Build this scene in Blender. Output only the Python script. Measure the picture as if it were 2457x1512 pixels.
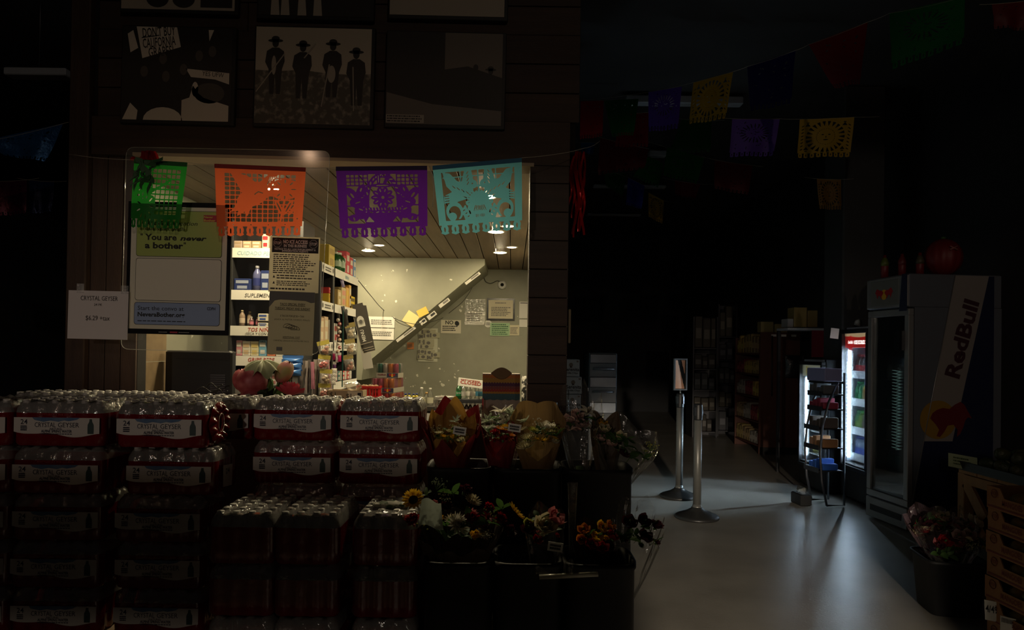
import bpy, math, random
import numpy as np
from mathutils import Matrix, Vector
R = math.radians
random.seed(7)
for o in list(bpy.data.objects): bpy.data.objects.remove(o, do_unlink=True)
SC = bpy.context.scene
COL = SC.collection

# ---------------------------------------------------------------- camera, sky, exposure
F, W, H = 1704.0, 2457, 1512
PITCH, ROLL, EYE = R(0.5), R(0.8), 1.42
SHIFT = (84 - F*math.tan(PITCH)) / W
CAMR = (Matrix.Rotation(R(90)+PITCH, 3, 'X') @ Matrix.Rotation(ROLL, 3, 'Z'))
cd = bpy.data.cameras.new('camera'); cd.sensor_width = 36; cd.lens = 36*F/W; cd.shift_y = SHIFT; cd.clip_end = 200
cam = bpy.data.objects.new('camera', cd); COL.objects.link(cam)
cam.matrix_world = Matrix.Translation((0, 0, EYE)) @ CAMR.to_4x4()
SC.camera = cam
SC.view_settings.view_transform = 'Standard'; SC.view_settings.look = 'None'
SC.view_settings.gamma = 1; SC.view_settings.use_curve_mapping = False
SC.view_settings.exposure = 0.0
SC.cycles.transparent_max_bounces = 24
wd = bpy.data.worlds.new('night'); SC.world = wd; wd.use_nodes = True
wd.node_tree.nodes['Background'].inputs[0].default_value = (0.55, 0.6, 0.8, 1)
wd.node_tree.nodes['Background'].inputs[1].default_value = 0.006
def street_light(loc, power, rad, col=(1, .74, .5)):
    l = bpy.data.lights.new('street_light', 'POINT'); l.energy = power; l.shadow_soft_size = rad; l.color = col
    o = bpy.data.objects.new('street_light', l); o.location = loc; COL.objects.link(o)
# lamps of the street beyond the added wall behind the camera
street_light((-2.6, -5.0, 2.35), 135, .10, (1, .82, .68))
street_light((-3.6, -5.0, 4.8), 28, .07, (1, .62, .38))
street_light((2.4, -5.4, 4.3), 112, .06, (1, .80, .62))

fl_ = bpy.data.lights.new('aisle_fill_spot', 'SPOT'); fl_.energy = 1900; fl_.shadow_soft_size = .08; fl_.color = (1, .84, .64); fl_.spot_size = R(18); fl_.spot_blend = .5
fo_ = bpy.data.objects.new('aisle_fill_spot', fl_); COL.objects.link(fo_); fo_.location = (.5, -4.0, 1.6)      # added spot that brightens the aisle floor through a gap in the blocking wall
fo_.rotation_euler = (Vector((1.45, 4.3, 0))-Vector((.5, -4.0, 1.6))).to_track_quat('-Z', 'Y').to_euler()

def ray(px, py):
    d = CAMR @ Vector(((px-W/2)/F, -(py-H/2-SHIFT*W)/F, -1)); return d
def P(px, py, Y):
    d = ray(px, py); t = Y/d.y; return Vector((d.x*t, Y, EYE+d.z*t))
def PX(px, py, X):
    d = ray(px, py); t = X/d.x; return Vector((X, d.y*t, EYE+d.z*t))
def PZ(px, py, z):
    d = ray(px, py); t = (z-EYE)/d.z; return Vector((d.x*t, d.y*t, z))

# ---------------------------------------------------------------- materials
MATS = {}
def mat(name, col=(.5,.5,.5), rough=.6, metal=0., emit=None, es=0., noise=None, bump=None, coat=0., stretch=None, sheen=0., trans=0., spec=None):
    if name in MATS: return MATS[name]
    m = bpy.data.materials.new(name); m.use_nodes = True; nt = m.node_tree; b = nt.nodes['Principled BSDF']
    b.inputs['Base Color'].default_value = (*col, 1); b.inputs['Roughness'].default_value = rough; b.inputs['Metallic'].default_value = metal
    if spec is not None: b.inputs['Specular IOR Level'].default_value = spec
    if coat: b.inputs['Coat Weight'].default_value = coat; b.inputs['Coat Roughness'].default_value = .08
    if emit: b.inputs['Emission Color'].default_value = (*emit, 1); b.inputs['Emission Strength'].default_value = es
    if noise or bump:
        tc = nt.nodes.new('ShaderNodeTexCoord'); mp = nt.nodes.new('ShaderNodeMapping'); nt.links.new(tc.outputs['Object'], mp.inputs['Vector'])
        if stretch: mp.inputs['Scale'].default_value = stretch
    if noise:
        sc, c2, lo, hi = noise
        n = nt.nodes.new('ShaderNodeTexNoise'); n.inputs['Scale'].default_value = sc; n.inputs['Detail'].default_value = 6
        cr = nt.nodes.new('ShaderNodeValToRGB'); cr.color_ramp.elements[0].color = (*col, 1); cr.color_ramp.elements[1].color = (*c2, 1)
        cr.color_ramp.elements[0].position = lo; cr.color_ramp.elements[1].position = hi
        nt.links.new(mp.outputs[0], n.inputs['Vector']); nt.links.new(n.outputs['Fac'], cr.inputs[0]); nt.links.new(cr.outputs[0], b.inputs['Base Color'])
    if bump:
        sc, st = bump
        n2 = nt.nodes.new('ShaderNodeTexNoise'); n2.inputs['Scale'].default_value = sc; n2.inputs['Detail'].default_value = 5
        bp = nt.nodes.new('ShaderNodeBump'); bp.inputs['Strength'].default_value = st; bp.inputs['Distance'].default_value = .02
        nt.links.new(mp.outputs[0], n2.inputs['Vector']); nt.links.new(n2.outputs['Fac'], bp.inputs['Height']); nt.links.new(bp.outputs[0], b.inputs['Normal'])
    if trans:   # thin paper: some light passes through
        t = nt.nodes.new('ShaderNodeBsdfTranslucent'); t.inputs['Color'].default_value = (*col, 1)
        mx = nt.nodes.new('ShaderNodeMixShader'); mx.inputs[0].default_value = trans
        nt.links.new(b.outputs[0], mx.inputs[1]); nt.links.new(t.outputs[0], mx.inputs[2]); nt.links.new(mx.outputs[0], nt.nodes['Material Output'].inputs[0])
    MATS[name] = m; return m
def clear(name, tint=(1,1,1), haze=.05, hcol=(.8,.8,.8), rough=.05, gloss=.06, edge=.5, bump=None):
    """thin clear plastic or glass: see-through, a little haze, reflections that grow at grazing angles"""
    if name in MATS: return MATS[name]
    m = bpy.data.materials.new(name); m.use_nodes = True; nt = m.node_tree; nt.nodes.clear(); N = nt.nodes.new; L = nt.links.new
    out = N('ShaderNodeOutputMaterial'); tr = N('ShaderNodeBsdfTransparent'); tr.inputs[0].default_value = (*tint, 1)
    df = N('ShaderNodeBsdfDiffuse'); df.inputs[0].default_value = (*hcol, 1); gl = N('ShaderNodeBsdfGlossy'); gl.inputs['Roughness'].default_value = rough
    m1 = N('ShaderNodeMixShader'); m1.inputs[0].default_value = haze; L(tr.outputs[0], m1.inputs[1]); L(df.outputs[0], m1.inputs[2])
    fr = N('ShaderNodeFresnel'); fr.inputs[0].default_value = 1.45
    mr = N('ShaderNodeMapRange'); mr.inputs[3].default_value = gloss-.04 if gloss > .04 else 0; mr.inputs[4].default_value = edge; mr.inputs[1].default_value = .03
    L(fr.outputs[0], mr.inputs[0]); m2 = N('ShaderNodeMixShader'); L(mr.outputs[0], m2.inputs[0]); L(m1.outputs[0], m2.inputs[1]); L(gl.outputs[0], m2.inputs[2])
    if bump:
        tc = N('ShaderNodeTexCoord'); n2 = N('ShaderNodeTexNoise'); n2.inputs['Scale'].default_value = bump[0]; n2.inputs['Detail'].default_value = 3
        bp = N('ShaderNodeBump'); bp.inputs['Strength'].default_value = bump[1]; bp.inputs['Distance'].default_value = .02
        L(tc.outputs['Object'], n2.inputs['Vector']); L(n2.outputs['Fac'], bp.inputs['Height']); L(bp.outputs[0], gl.inputs['Normal'])
    L(m2.outputs[0], out.inputs[0]); MATS[name] = m; return m
def flat(name, col, rough=.7): return mat(name, col, rough)
black = mat('black_plastic', (.012,.012,.013), .45)
blackg = mat('black_gloss', (.01,.01,.012), .2)
white = mat('white_paper', (.78,.76,.70), .7)
whitep = mat('white_plastic', (.75,.75,.73), .4)
ink = mat('black_ink', (.02,.02,.02), .7)
inkfade = mat('faded_ink', (.16,.15,.14), .8)
steel = mat('steel', (.45,.46,.48), .28, 1.)
darksteel = mat('dark_steel', (.10,.10,.11), .4, .8)

# ---------------------------------------------------------------- mesh building
FONT = {}
def glyphs(s, bold=0., shear=0.):
    k = (s, bold, shear)
    if k not in FONT:
        c = bpy.data.curves.new('t', 'FONT'); c.body = s; c.size = 1; c.resolution_u = 2; c.offset = bold; c.shear = shear; c.fill_mode = 'BOTH'
        o = bpy.data.objects.new('t', c); me = o.to_mesh()
        v = np.array([x.co[:2] for x in me.vertices]) if len(me.vertices) else np.zeros((0,2)); f = [tuple(p.vertices) for p in me.polygons]
        o.to_mesh_clear(); bpy.data.objects.remove(o); bpy.data.curves.remove(c); FONT[k] = (v, f)
    return FONT[k]
class MB:
    def __init__(s): s.v = []; s.f = []; s.sm = []; s.st = []
    def add(s, vs, fs, smooth=False):
        n = len(s.v); s.st.append(n); s.v += [tuple(p) for p in vs]; s.f += [tuple(i+n for i in f) for f in fs]; s.sm += [smooth]*len(fs); return s
    def box(s, x0, x1, y0, y1, z0, z1):
        v = [(x0,y0,z0),(x1,y0,z0),(x1,y1,z0),(x0,y1,z0),(x0,y0,z1),(x1,y0,z1),(x1,y1,z1),(x0,y1,z1)]
        return s.add(v, [(0,3,2,1),(4,5,6,7),(0,1,5,4),(1,2,6,5),(2,3,7,6),(3,0,4,7)])
    def bevbox(s, x0, x1, y0, y1, z0, z1, b=.004):
        # box with chamfered vertical and horizontal edges
        P8 = []
        for z, i in ((z0, b), (z0+b, 0), (z1-b, 0), (z1, b)):
            a0, a1, c0, c1 = x0+i, x1-i, y0+i, y1-i; q = b
            P8.append([(a0+q,c0,z),(a1-q,c0,z),(a1,c0+q,z),(a1,c1-q,z),(a1-q,c1,z),(a0+q,c1,z),(a0,c1-q,z),(a0,c0+q,z)])
        v = [p for r in P8 for p in r]; f = [tuple(range(7,-1,-1)), tuple(range(24,32))]
        for k in range(3):
            for i in range(8): j = (i+1) % 8; f.append((k*8+i, k*8+j, k*8+8+j, k*8+8+i))
        return s.add(v, f)
    def xf(s, M, start=0):
        s.v[start:] = [tuple(M @ Vector(p)) for p in s.v[start:]]; return s
    def prism(s, pts, y0, y1):     # polygon in x,z extruded along y
        n = len(pts); v = [(x,y0,z) for x,z in pts]+[(x,y1,z) for x,z in pts]
        return s.add(v, [tuple(range(n)), tuple(range(2*n-1,n-1,-1))]+[(i, n+i, n+(i+1)%n, (i+1)%n) for i in range(n)])
    def lathe(s, prof, seg=16, c=(0,0,0), smooth=True, cap=True, sx=1., sy=1.):
        v = []; f = []
        for r, z in prof:
            for i in range(seg):
                a = 2*math.pi*i/seg; v.append((c[0]+r*sx*math.cos(a), c[1]+r*sy*math.sin(a), c[2]+z))
        for k in range(len(prof)-1):
            for i in range(seg):
                j = (i+1) % seg; f.append((k*seg+i, k*seg+j, k*seg+seg+j, k*seg+seg+i))
        if cap:
            f.append(tuple(range(seg-1,-1,-1))); m = (len(prof)-1)*seg; f.append(tuple(range(m, m+seg)))
        return s.add(v, f, smooth)
    def tube(s, pts, r, seg=8, smooth=True, taper=None):
        pts = [Vector(p) for p in pts]; v = []; f = []; n = len(pts)
        for k, p in enumerate(pts):
            d = (pts[min(k+1,n-1)]-pts[max(k-1,0)]).normalized()
            a = d.cross(Vector((0,0,1))) if abs(d.z) < .9 else d.cross(Vector((1,0,0)))
            a.normalize(); b = d.cross(a); rr = r*(taper[k] if taper else 1)
            for i in range(seg):
                t = 2*math.pi*i/seg; v.append(p+a*rr*math.cos(t)+b*rr*math.sin(t))
        for k in range(n-1):
            for i in range(seg): j = (i+1) % seg; f.append((k*seg+i, k*seg+j, k*seg+seg+j, k*seg+seg+i))
        f.append(tuple(range(seg-1,-1,-1))); f.append(tuple(range((n-1)*seg, n*seg)))
        return s.add(v, f, smooth)
    def grid(s, fn, nu, nv, smooth=True, wrap=False):
        v = [fn(i/nu, j/nv) for j in range(nv+1) for i in range(nu+(0 if wrap else 1))]; m = nu if wrap else nu+1; f = []
        for j in range(nv):
            for i in range(nu): k = (i+1) % m; f.append((j*m+i, j*m+k, j*m+m+k, j*m+m+i))
        return s.add(v, f, smooth)
    def flatpoly(s, pts, o=(0,0,0), u=(1,0,0), v=(0,0,1)):
        o, u, v = Vector(o), Vector(u), Vector(v)
        return s.add([o+u*a+v*b for a, b in pts], [tuple(range(len(pts)))])
    def ell(s, cx, cz, rx, rz, y=0, n=20, ang=0):
        ca, sa = math.cos(ang), math.sin(ang)
        return s.add([(cx+rx*math.cos(t)*ca-rz*math.sin(t)*sa, y, cz+rx*math.cos(t)*sa+rz*math.sin(t)*ca) for t in [2*math.pi*i/n for i in range(n)]], [tuple(range(n))])
    def rect(s, x0, x1, z0, z1, y=0): return s.add([(x0,y,z0),(x1,y,z0),(x1,y,z1),(x0,y,z1)], [(0,1,2,3)])
    def text(s, t, h, x, z, y=0, w=None, al='C', bold=0., shear=0., rot=0., o=None, u=(1,0,0), v=(0,0,1)):
        g, f = glyphs(t, bold, shear)
        if not len(g): return s
        x0, x1 = g[:,0].min(), g[:,0].max(); k = h/.7; kx = k if w is None else w/(x1-x0)
        off = {'C': -(x0+x1)/2, 'L': -x0, 'R': -x1}[al]
        a = (g[:,0]+off)*kx; b = g[:,1]*k; ca, sa = math.cos(rot), math.sin(rot)
        if o is None: o = (0, y, 0)
        o, u, v = Vector(o), Vector(u), Vector(v)
        return s.add([o+u*(x+p*ca-q*sa)+v*(z+p*sa+q*ca) for p, q in zip(a, b)], f)
    def lines(s, x0, x1, z0, z1, n, y=0, th=.25, jag=.25, rnd=None):    # rows of print too small to read
        rnd = rnd or random; dz = (z1-z0)/n
        for i in range(n):
            z = z1-dz*(i+.5); xe = x1-(x1-x0)*jag*rnd.random(); x = x0
            while x < xe:
                w = (x1-x0)*(.03+.09*rnd.random()); s.rect(x, min(x+w, xe), z-dz*th, z+dz*th, y); x += w+(x1-x0)*.018
        return s
    def pieces(s):      # one list of points and faces for each shape that was added
        out = []; st = sorted(s.st)+[len(s.v)]
        for a, b in zip(st, st[1:]): out.append((s.v[a:b], [tuple(i-a for i in f) for f in s.f if a <= f[0] < b]))
        return out
    def mesh(s, name):
        me = bpy.data.meshes.new(name); me.from_pydata(s.v, [], s.f); me.polygons.foreach_set('use_smooth', s.sm); me.update(); return me
    def build(s, name, m, parent=None, loc=(0,0,0), rot=(0,0,0)):
        me = s.mesh(name); me.materials.append(m); return place(name, me, parent, loc, rot)
def place(name, me, parent=None, loc=(0,0,0), rot=(0,0,0), sc=None):
    o = bpy.data.objects.new(name, me); COL.objects.link(o); o.location = loc; o.rotation_euler = rot
    if sc: o.scale = sc if hasattr(sc, '__len__') else (sc,)*3
    if parent: o.parent = parent
    return o
def tag(o, label, cat, group=None):
    o['label'] = label; o['category'] = cat
    if group: o['group'] = group
    return o
def thing(name, label, cat, loc=(0,0,0), rot=(0,0,0), group=None):
    o = place(name, None, None, loc, rot); o.empty_display_size = .1; return tag(o, label, cat, group)
def struct(o): o['kind'] = 'structure'; return o
def copy_tree(o, parent=None):
    c = o.copy(); COL.objects.link(c); c.parent = parent
    for ch in list(o.children): copy_tree(ch, c)
    return c
ORD = ['first','second','third','fourth','fifth','sixth','seventh','eighth','ninth','tenth','eleventh','twelfth','thirteenth','fourteenth','fifteenth','sixteenth']

# ---------------------------------------------------------------- the room
WY = 3.85        # front face of the kiosk wall
CZ = 2.45        # kiosk ceiling
RZ = 4.2         # shop ceiling
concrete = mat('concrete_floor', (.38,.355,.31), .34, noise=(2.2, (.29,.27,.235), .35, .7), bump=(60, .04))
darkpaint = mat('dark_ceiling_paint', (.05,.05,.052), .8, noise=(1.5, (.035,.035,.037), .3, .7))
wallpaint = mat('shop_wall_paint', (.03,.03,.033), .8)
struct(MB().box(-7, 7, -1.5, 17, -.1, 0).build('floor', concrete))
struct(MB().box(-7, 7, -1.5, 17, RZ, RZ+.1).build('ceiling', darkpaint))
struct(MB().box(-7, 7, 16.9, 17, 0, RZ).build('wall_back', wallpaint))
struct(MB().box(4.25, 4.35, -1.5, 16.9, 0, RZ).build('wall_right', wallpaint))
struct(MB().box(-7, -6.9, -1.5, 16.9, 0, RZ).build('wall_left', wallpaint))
# added wall behind the camera, its gaps cut to shape the lamp light
for n_, x0_, x1_, z0_, z1_ in (('wall_light_blocker_lower', -7, .57, 0, 1.685), ('wall_light_blocker_side', 1.13, 4.25, 0, 1.685), ('wall_light_blocker_middle', -7, 4.25, 2.36, 2.9), ('wall_light_blocker_upper', -7, 4.25, 4.05, RZ)):
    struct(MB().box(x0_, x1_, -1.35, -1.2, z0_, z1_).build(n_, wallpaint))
lo = P(2022, 700, 7.3).x; hi = P(2122, 700, 7.3).x
struct(MB().bevbox(lo, hi, 7.3, 7.75, 0, RZ, .015).build('trim_2', mat('column_grey', (.05,.05,.05), .7)))

wood = [mat('dark_stained_board_%s' % n, c, .65, noise=(3, c2, .3, .75), bump=(40, .15), stretch=(.6, 4, 9)) for n, c, c2 in
        (('umber', (.05,.027,.017), (.03,.016,.010)), ('walnut', (.058,.031,.019), (.034,.019,.012)), ('bark', (.044,.024,.016), (.027,.015,.010)))]
woodv = mat('dark_stained_post', (.06,.032,.02), .65, noise=(3, (.033,.018,.012), .3, .75), bump=(40, .15), stretch=(9, 4, .6))
gapm = mat('board_gap', (.01,.008,.007), .9)
xl = P(165, 700, WY).x; xa = P(212, 700, WY).x; xo = P(326, 700, WY).x; xp = P(1268, 700, WY).x; xr = P(1362, 700, WY).x; xw = P(1392, 200, WY).x
zh = [P(378, 374, WY).z, P(1268, 399, WY).z]
kw = struct(MB().box(xl+.02, xw-.02, WY+.02, WY+.12, 2.5, RZ).build('wall_front', gapm))
z = 2.66; i = 0
while z < RZ-.02:
    z1 = min(z+.158, RZ); a = xa+.03; cuts = [a, a+(.9+.5*(i % 3))*.9, xw] if i % 2 else [a, a+1.9-.3*(i % 3), xw]
    for k in range(len(cuts)-1):
        y = WY-.004*((i*7+k*3) % 3)
        MB().bevbox(cuts[k]+.002, cuts[k+1]-.002, y, WY+.02, z+.002, z1-.002, .002).build('board', wood[(i+k) % 3], kw)
    z = z1; i += 1
# header beam over the opening, its lower edge runs slightly downhill to the right
hb = struct(MB().prism([(xl+.12, zh[0]), (xr, zh[1]), (xr, 2.655), (xl+.12, 2.655)], WY-.02, WY+.12).build('trim_3', wood[1]))
MB().prism([(xo-.02, zh[0]+.012), (xp+.02, zh[1]+.012), (xp+.02, zh[1]-.006), (xo-.02, zh[0]-.006)], WY-.024, WY+.14).build('edge_strip', mat('pale_wood_edge', (.36,.25,.16), .6), hb)
struct(MB().bevbox(xl, xa, WY-.03, WY+.12, 0, RZ, .006).build('trim_4', woodv))
lp = struct(MB().box(xa, xo, WY+.03, WY+.12, 0, 2.66).build('trim_5', gapm))
for k in range(3):
    w = (xo-xa)/3; MB().bevbox(xa+k*w+.002, xa+k*w+w-.002, WY+.012, WY+.03, 0, 2.655, .002).build('board', woodv, lp)
rp = struct(MB().box(xp+.004, xr-.004, WY+.01, WY+.2, 0, 2.62).build('trim_6', gapm))
z = 0; i = 0
while z < 2.6:
    z1 = min(z+.155, zh[1]-.01 if z+.155 < zh[1] else 2.62)
    MB().bevbox(xp, xr, WY-.012+.002*(i % 2), WY+.21, z+.002, z1-.002, .002).build('board', wood[i % 3], rp); z = z1; i += 1
struct(MB().box(xl, xr, WY, WY+.1, 0, 1.0).build('wall_counter_front', wood[0]))
# ---- inside the kiosk
def paint_mat():
    m = mat('kiosk_green_grey_paint', (.33,.33,.255), .55, noise=(5, (.29,.29,.225), .35, .7)); nt = m.node_tree; N = nt.nodes.new; L = nt.links.new
    b = nt.nodes['Principled BSDF']; src = b.inputs['Base Color'].links[0].from_socket
    tc = N('ShaderNodeTexCoord'); v = N('ShaderNodeTexNoise'); v.inputs['Scale'].default_value = 13; v.inputs['Detail'].default_value = 2
    big = N('ShaderNodeTexNoise'); big.inputs['Scale'].default_value = 1.8; big.inputs['Detail'].default_value = 1
    L(tc.outputs['Object'], v.inputs['Vector']); L(tc.outputs['Object'], big.inputs['Vector'])
    sx = N('ShaderNodeSeparateXYZ'); L(tc.outputs['Object'], sx.inputs[0])
    zr = N('ShaderNodeMapRange'); zr.inputs[1].default_value = .6; zr.inputs[2].default_value = 2.0; zr.inputs[3].default_value = .05; zr.inputs[4].default_value = -.04; L(sx.outputs['Z'], zr.inputs[0])
    a = N('ShaderNodeMath'); a.operation = 'MULTIPLY_ADD'; a.inputs[1].default_value = .25; L(big.outputs['Fac'], a.inputs[0]); L(v.outputs['Fac'], a.inputs[2])
    a2 = N('ShaderNodeMath'); L(a.outputs[0], a2.inputs[0]); L(zr.outputs[0], a2.inputs[1])
    g = N('ShaderNodeMapRange'); g.inputs[1].default_value = .838; g.inputs[2].default_value = .85; L(a2.outputs[0], g.inputs[0])
    mx = N('ShaderNodeMix'); mx.data_type = 'RGBA'; L(g.outputs[0], mx.inputs[0]); L(src, mx.inputs[6]); mx.inputs[7].default_value = (.78,.76,.66,1); L(mx.outputs[2], b.inputs['Base Color'])
    return m
kpaint = paint_mat()
YF, YB = 8.05, 9.1
KX0, KX1 = -2.28, .24
struct(MB().box(KX0-.06, KX0, WY+.12, YB, 0, CZ+.05).build('wall_kiosk_left', kpaint))
struct(MB().box(KX1, KX1+.075, WY+.21, YB, 0, CZ+.05).build('wall_kiosk_right', kpaint))
struct(MB().box(KX0, KX1, YB, YB+.1, 0, CZ+.05).build('wall_kiosk_back', kpaint))
# stair that crosses the back of the kiosk: solid above the sloping underside
t0 = P(1163, 636, YF); t1 = P(872, 878, YF)
struct(MB().prism([(KX0, t1.z-.16), (t1.x-.02, t1.z-.16), (t1.x, t1.z), (t0.x, t0.z), (t0.x, CZ), (KX0, CZ)], YF, YB).build('wall_stair', kpaint))
struct(MB().box(KX0-.06, KX1+.075, WY+.12, YB, CZ+.025, CZ+.07).build('ceiling_kiosk', gapm))
kc = bpy.data.objects['ceiling_kiosk']
plank = [mat('ceiling_plank_%s' % n, c, .5, noise=(2.5, c2, .3, .72), bump=(30, .12), stretch=(9, .7, 4)) for n, c, c2 in
         (('tan', (.19,.125,.072), (.115,.074,.042)), ('oak', (.16,.105,.06), (.10,.064,.037)), ('ash', (.215,.145,.085), (.135,.088,.052)))]
x = KX0; i = 0
while x < KX1-.01:
    x1 = min(x+.15, KX1); MB().bevbox(x+.004, x1-.004, WY+.12, YB, CZ, CZ+.024, .002).build('plank', plank[(i*5+i//3) % 3], kc); x = x1; i += 1
struct(MB().box(KX0, KX1, WY+.12, YB, -.02, .012).build('floor_kiosk', mat('kiosk_floor', (.15,.13,.11), .6)))
# ---------------------------------------------------------------- ceiling lights of the kiosk
glow = mat('warm_lamp_glow', (1,1,1), .5, emit=(1, .82, .50), es=560)
ghostglow = mat('reflected_lamp_glow', (1,1,1), .5, emit=(1, .84, .58), es=4.5)  # for glass reflections of the lamps, given a faint glow of their own
ringm = mat('lamp_ring', (.55,.5,.42), .4)
def downlight_or_ghost(px, py, r, m, label):
    c = PZ(px, py, CZ)
    t = thing('recessed_light_or_ghost', label, 'ceiling light', (c.x, c.y, CZ), group='recessed lights in the kiosk ceiling and their ghost reflections')
    MB().lathe([(r*1.28, -.001), (r*1.24, -.009), (r, -.007), (r, -.001)], 24, cap=False).build('trim_ring', ringm, t)
    MB().lathe([(r, -.003), (r*.9, -.009), (r*.6, -.0125), (.001, -.014)], 24, cap=False).build('lens', m, t)
downlight_or_ghost(655, 450, .062, glow, 'bright recessed ceiling light behind the orange paper banner')
downlight_or_ghost(1165, 470, .062, glow, 'bright recessed ceiling light behind the turquoise paper banner')
downlight_or_ghost(884, 600, .062, glow, 'bright recessed ceiling light above the shelf of red cartons')
downlight_or_ghost(1190, 555, .062, glow, 'bright recessed ceiling light just below the turquoise banner fringe')
downlight_or_ghost(1200, 605, .062, glow, 'bright recessed ceiling light nearest the back wall corner')
downlight_or_ghost(910, 587, .05, ghostglow, 'faint pale oval ghost reflection of the light above the red cartons')  # ghost reflections of the lamps in glass, built as dim glowing discs
downlight_or_ghost(1219, 541, .05, ghostglow, 'faint pale oval ghost reflection overlapping the turquoise banner fringe')
downlight_or_ghost(1228, 592, .05, ghostglow, 'faint pale oval ghost reflection of the light near the back corner')

# ---------------------------------------------------------------- flat sheets: papers, posters, pictures
def sheet(name, label, cat, box, Y, m, th=.002, tilt=0, group=None, rotz=0, parent=None):
    x0, y0, x1, y1 = box; c = P((x0+x1)/2, (y0+y1)/2, Y); k = Y/F; w, h = (x1-x0)*k, (y1-y0)*k
    o = MB().box(-w/2, w/2, 0, th, -h/2, h/2).build(name, m, parent, c, (0, tilt, rotz))
    if not parent: tag(o, label, cat, group)
    return o, w, h
ph_mid = mat('photo_mid_tone', (.40,.34,.27), .5); ph_lt = mat('photo_light_tone', (.72,.62,.50), .5); ph_dk = mat('photo_dark_tone', (.025,.02,.016), .5)
ph_gr = mat('photo_field_tone', (.10,.085,.065), .5, noise=(28, (.40,.34,.26), .5, .75)); ph_sky = mat('photo_sky_tone', (.50,.42,.32), .5)
frame = mat('picture_edge', (.012,.01,.009), .5)
def picture(label, box, base):
    x0, y0, x1, y1 = box; Y = WY-.045; c = P((x0+x1)/2, (y0+y1)/2, Y); k = Y/F; w, h = (x1-x0)*k, (y1-y0)*k
    t = thing('framed_photograph', label, 'picture', c, (0, R(.6), 0), group='black and white photographs on the plank wall')
    MB().bevbox(-w/2-.008, w/2+.02, .002, .034, -h/2-.018, h/2+.008, .003).build('frame_board', frame, t)
    p = MB().box(-w/2, w/2, 0, .003, -h/2, h/2).build('print', base, t)
    def pr(mb, m, y=-.0008, name='printed_shape'):
        if name == 'lettering': return mb.build(name, m, p, (0, y, 0))
        for vs, fs in mb.pieces(): MB().add(vs, fs).build(name, m, p, (0, y, 0))
    return w, h, pr
def person(mb, x, z, s, hat=True, lean=0):
    q = lambda pts: mb.flatpoly([(x+a*s+lean*b*s, z+b*s) for a, b in pts])
    q([(-.10,0),(-.02,0),(0,.42),(.03,0),(.11,0),(.14,.5),(.19,.66),(.17,.86),(.07,.93),(-.06,.93),(-.17,.86),(-.2,.64),(-.13,.5)])
    mb.ell(x+lean*s, z+s*1.02, .065*s, .085*s)
    if hat: mb.ell(x+lean*s, z+s*1.07, .15*s, .035*s); mb.ell(x+lean*s, z+s*1.11, .08*s, .055*s)
w, h, pr = picture('photograph of protesters with a sign about California grapes', (293,65,556,290), ph_dk)
m = MB(); m.flatpoly([(-.38*w,.5*h),(-.01*w,.5*h),(.03*w,.29*h),(-.32*w,.16*h)]); m.flatpoly([(-.46*w,.42*h),(-.41*w,.46*h),(-.36*w,.27*h),(-.43*w,.22*h)])
m.ell(-.12*w,-.5*h,.18*w,.14*h); m.flatpoly([(.05*w,-.5*h),(.05*w,-.28*h),(.12*w,-.25*h),(.15*w,-.12*h),(.2*w,-.2*h),(.25*w,-.25*h),(.48*w,-.33*h),(.48*w,-.5*h)])
m.flatpoly([(.08*w,.06*h),(.48*w,.02*h),(.48*w,-.1*h),(.35*w,-.05*h),(.13*w,-.03*h)]); m.flatpoly([(-.49*w,-.5*h),(-.42*w,-.32*h),(-.35*w,-.4*h),(-.36*w,-.5*h)]); m.ell(.17*w,-.16*h,.03*w,.08*h); m.flatpoly([(.28*w,.48*h),(.33*w,.48*h),(.29*w,.36*h)])
m.v = [(max(-w/2, min(w/2, a)), b, max(-h/2, min(h/2, c))) for a, b, c in m.v]; pr(m, ph_lt)
m = MB(); 
for x, zz in ((-.3,.02),(-.1,-.03),(.06,.05),(.2,.2),(-.13,.16),(.32,.25)): m.ell(x*w, zz*h, .035*w, .06*h)
m.ell(.3*w,-.2*h,.14*w,.11*h); pr(m, mat('photo_shadow_tone', (.09,.075,.06), .5))
m = MB(); m.text("DON'T BUY", .1*h, -.17*w, .4*h, bold=.012, rot=.1, w=.3*w); m.text('CALIFORNIA', .1*h, -.165*w, .29*h, bold=.01, rot=.12, w=.3*w); m.text('GRAPES!', .1*h, -.145*w, .19*h, bold=.01, rot=.12, w=.23*w); pr(MB().text('YES UFW', .05*h, .33*w, -.02*h, rot=-.08, w=.2*w), ph_dk, -.0016, 'lettering')
m.flatpoly([(-.33*w,.385*h),(-.17*w,.415*h),(-.17*w,.405*h),(-.33*w,.375*h)]); pr(m, ph_dk, -.0016, 'lettering')
w, h, pr = picture('photograph of four farm workers in hats leaning on long hoes', (612,66,890,298), ph_sky)
m = MB(); m.flatpoly([(-.5*w,-.5*h),(.5*w,-.5*h),(.5*w,.03*h),(.3*w,.02*h),(.1*w,.03*h),(-.1*w,.06*h),(-.3*w,.04*h),(-.5*w,.05*h)]); pr(m, ph_gr)
m = MB()
for x, zz, l in ((-.33,-.2,0),(-.10,-.24,.02),(.16,-.22,.02),(.38,-.3,-.02)): person(m, x*w, zz*h, .52*h, True, l)
pr(m, ph_dk, -.0016)
m = MB()
for a, b in (((-.49,-.18),(-.25,.22)),((.08,-.32),(.14,.12)),((.36,-.36),(.345,.1)),((-.08,.18),(.02,.33))):
    m.tube([(a[0]*w,-.0022,a[1]*h),(b[0]*w,-.0022,b[1]*h)], .0035, 5)
m.ell(.16*w,.02*h,.035*w,.09*h,-.0022); m.ell(-.34*w,.1*h,.02*w,.1*h,-.0022); pr(m, ph_mid, -.0005)
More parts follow.
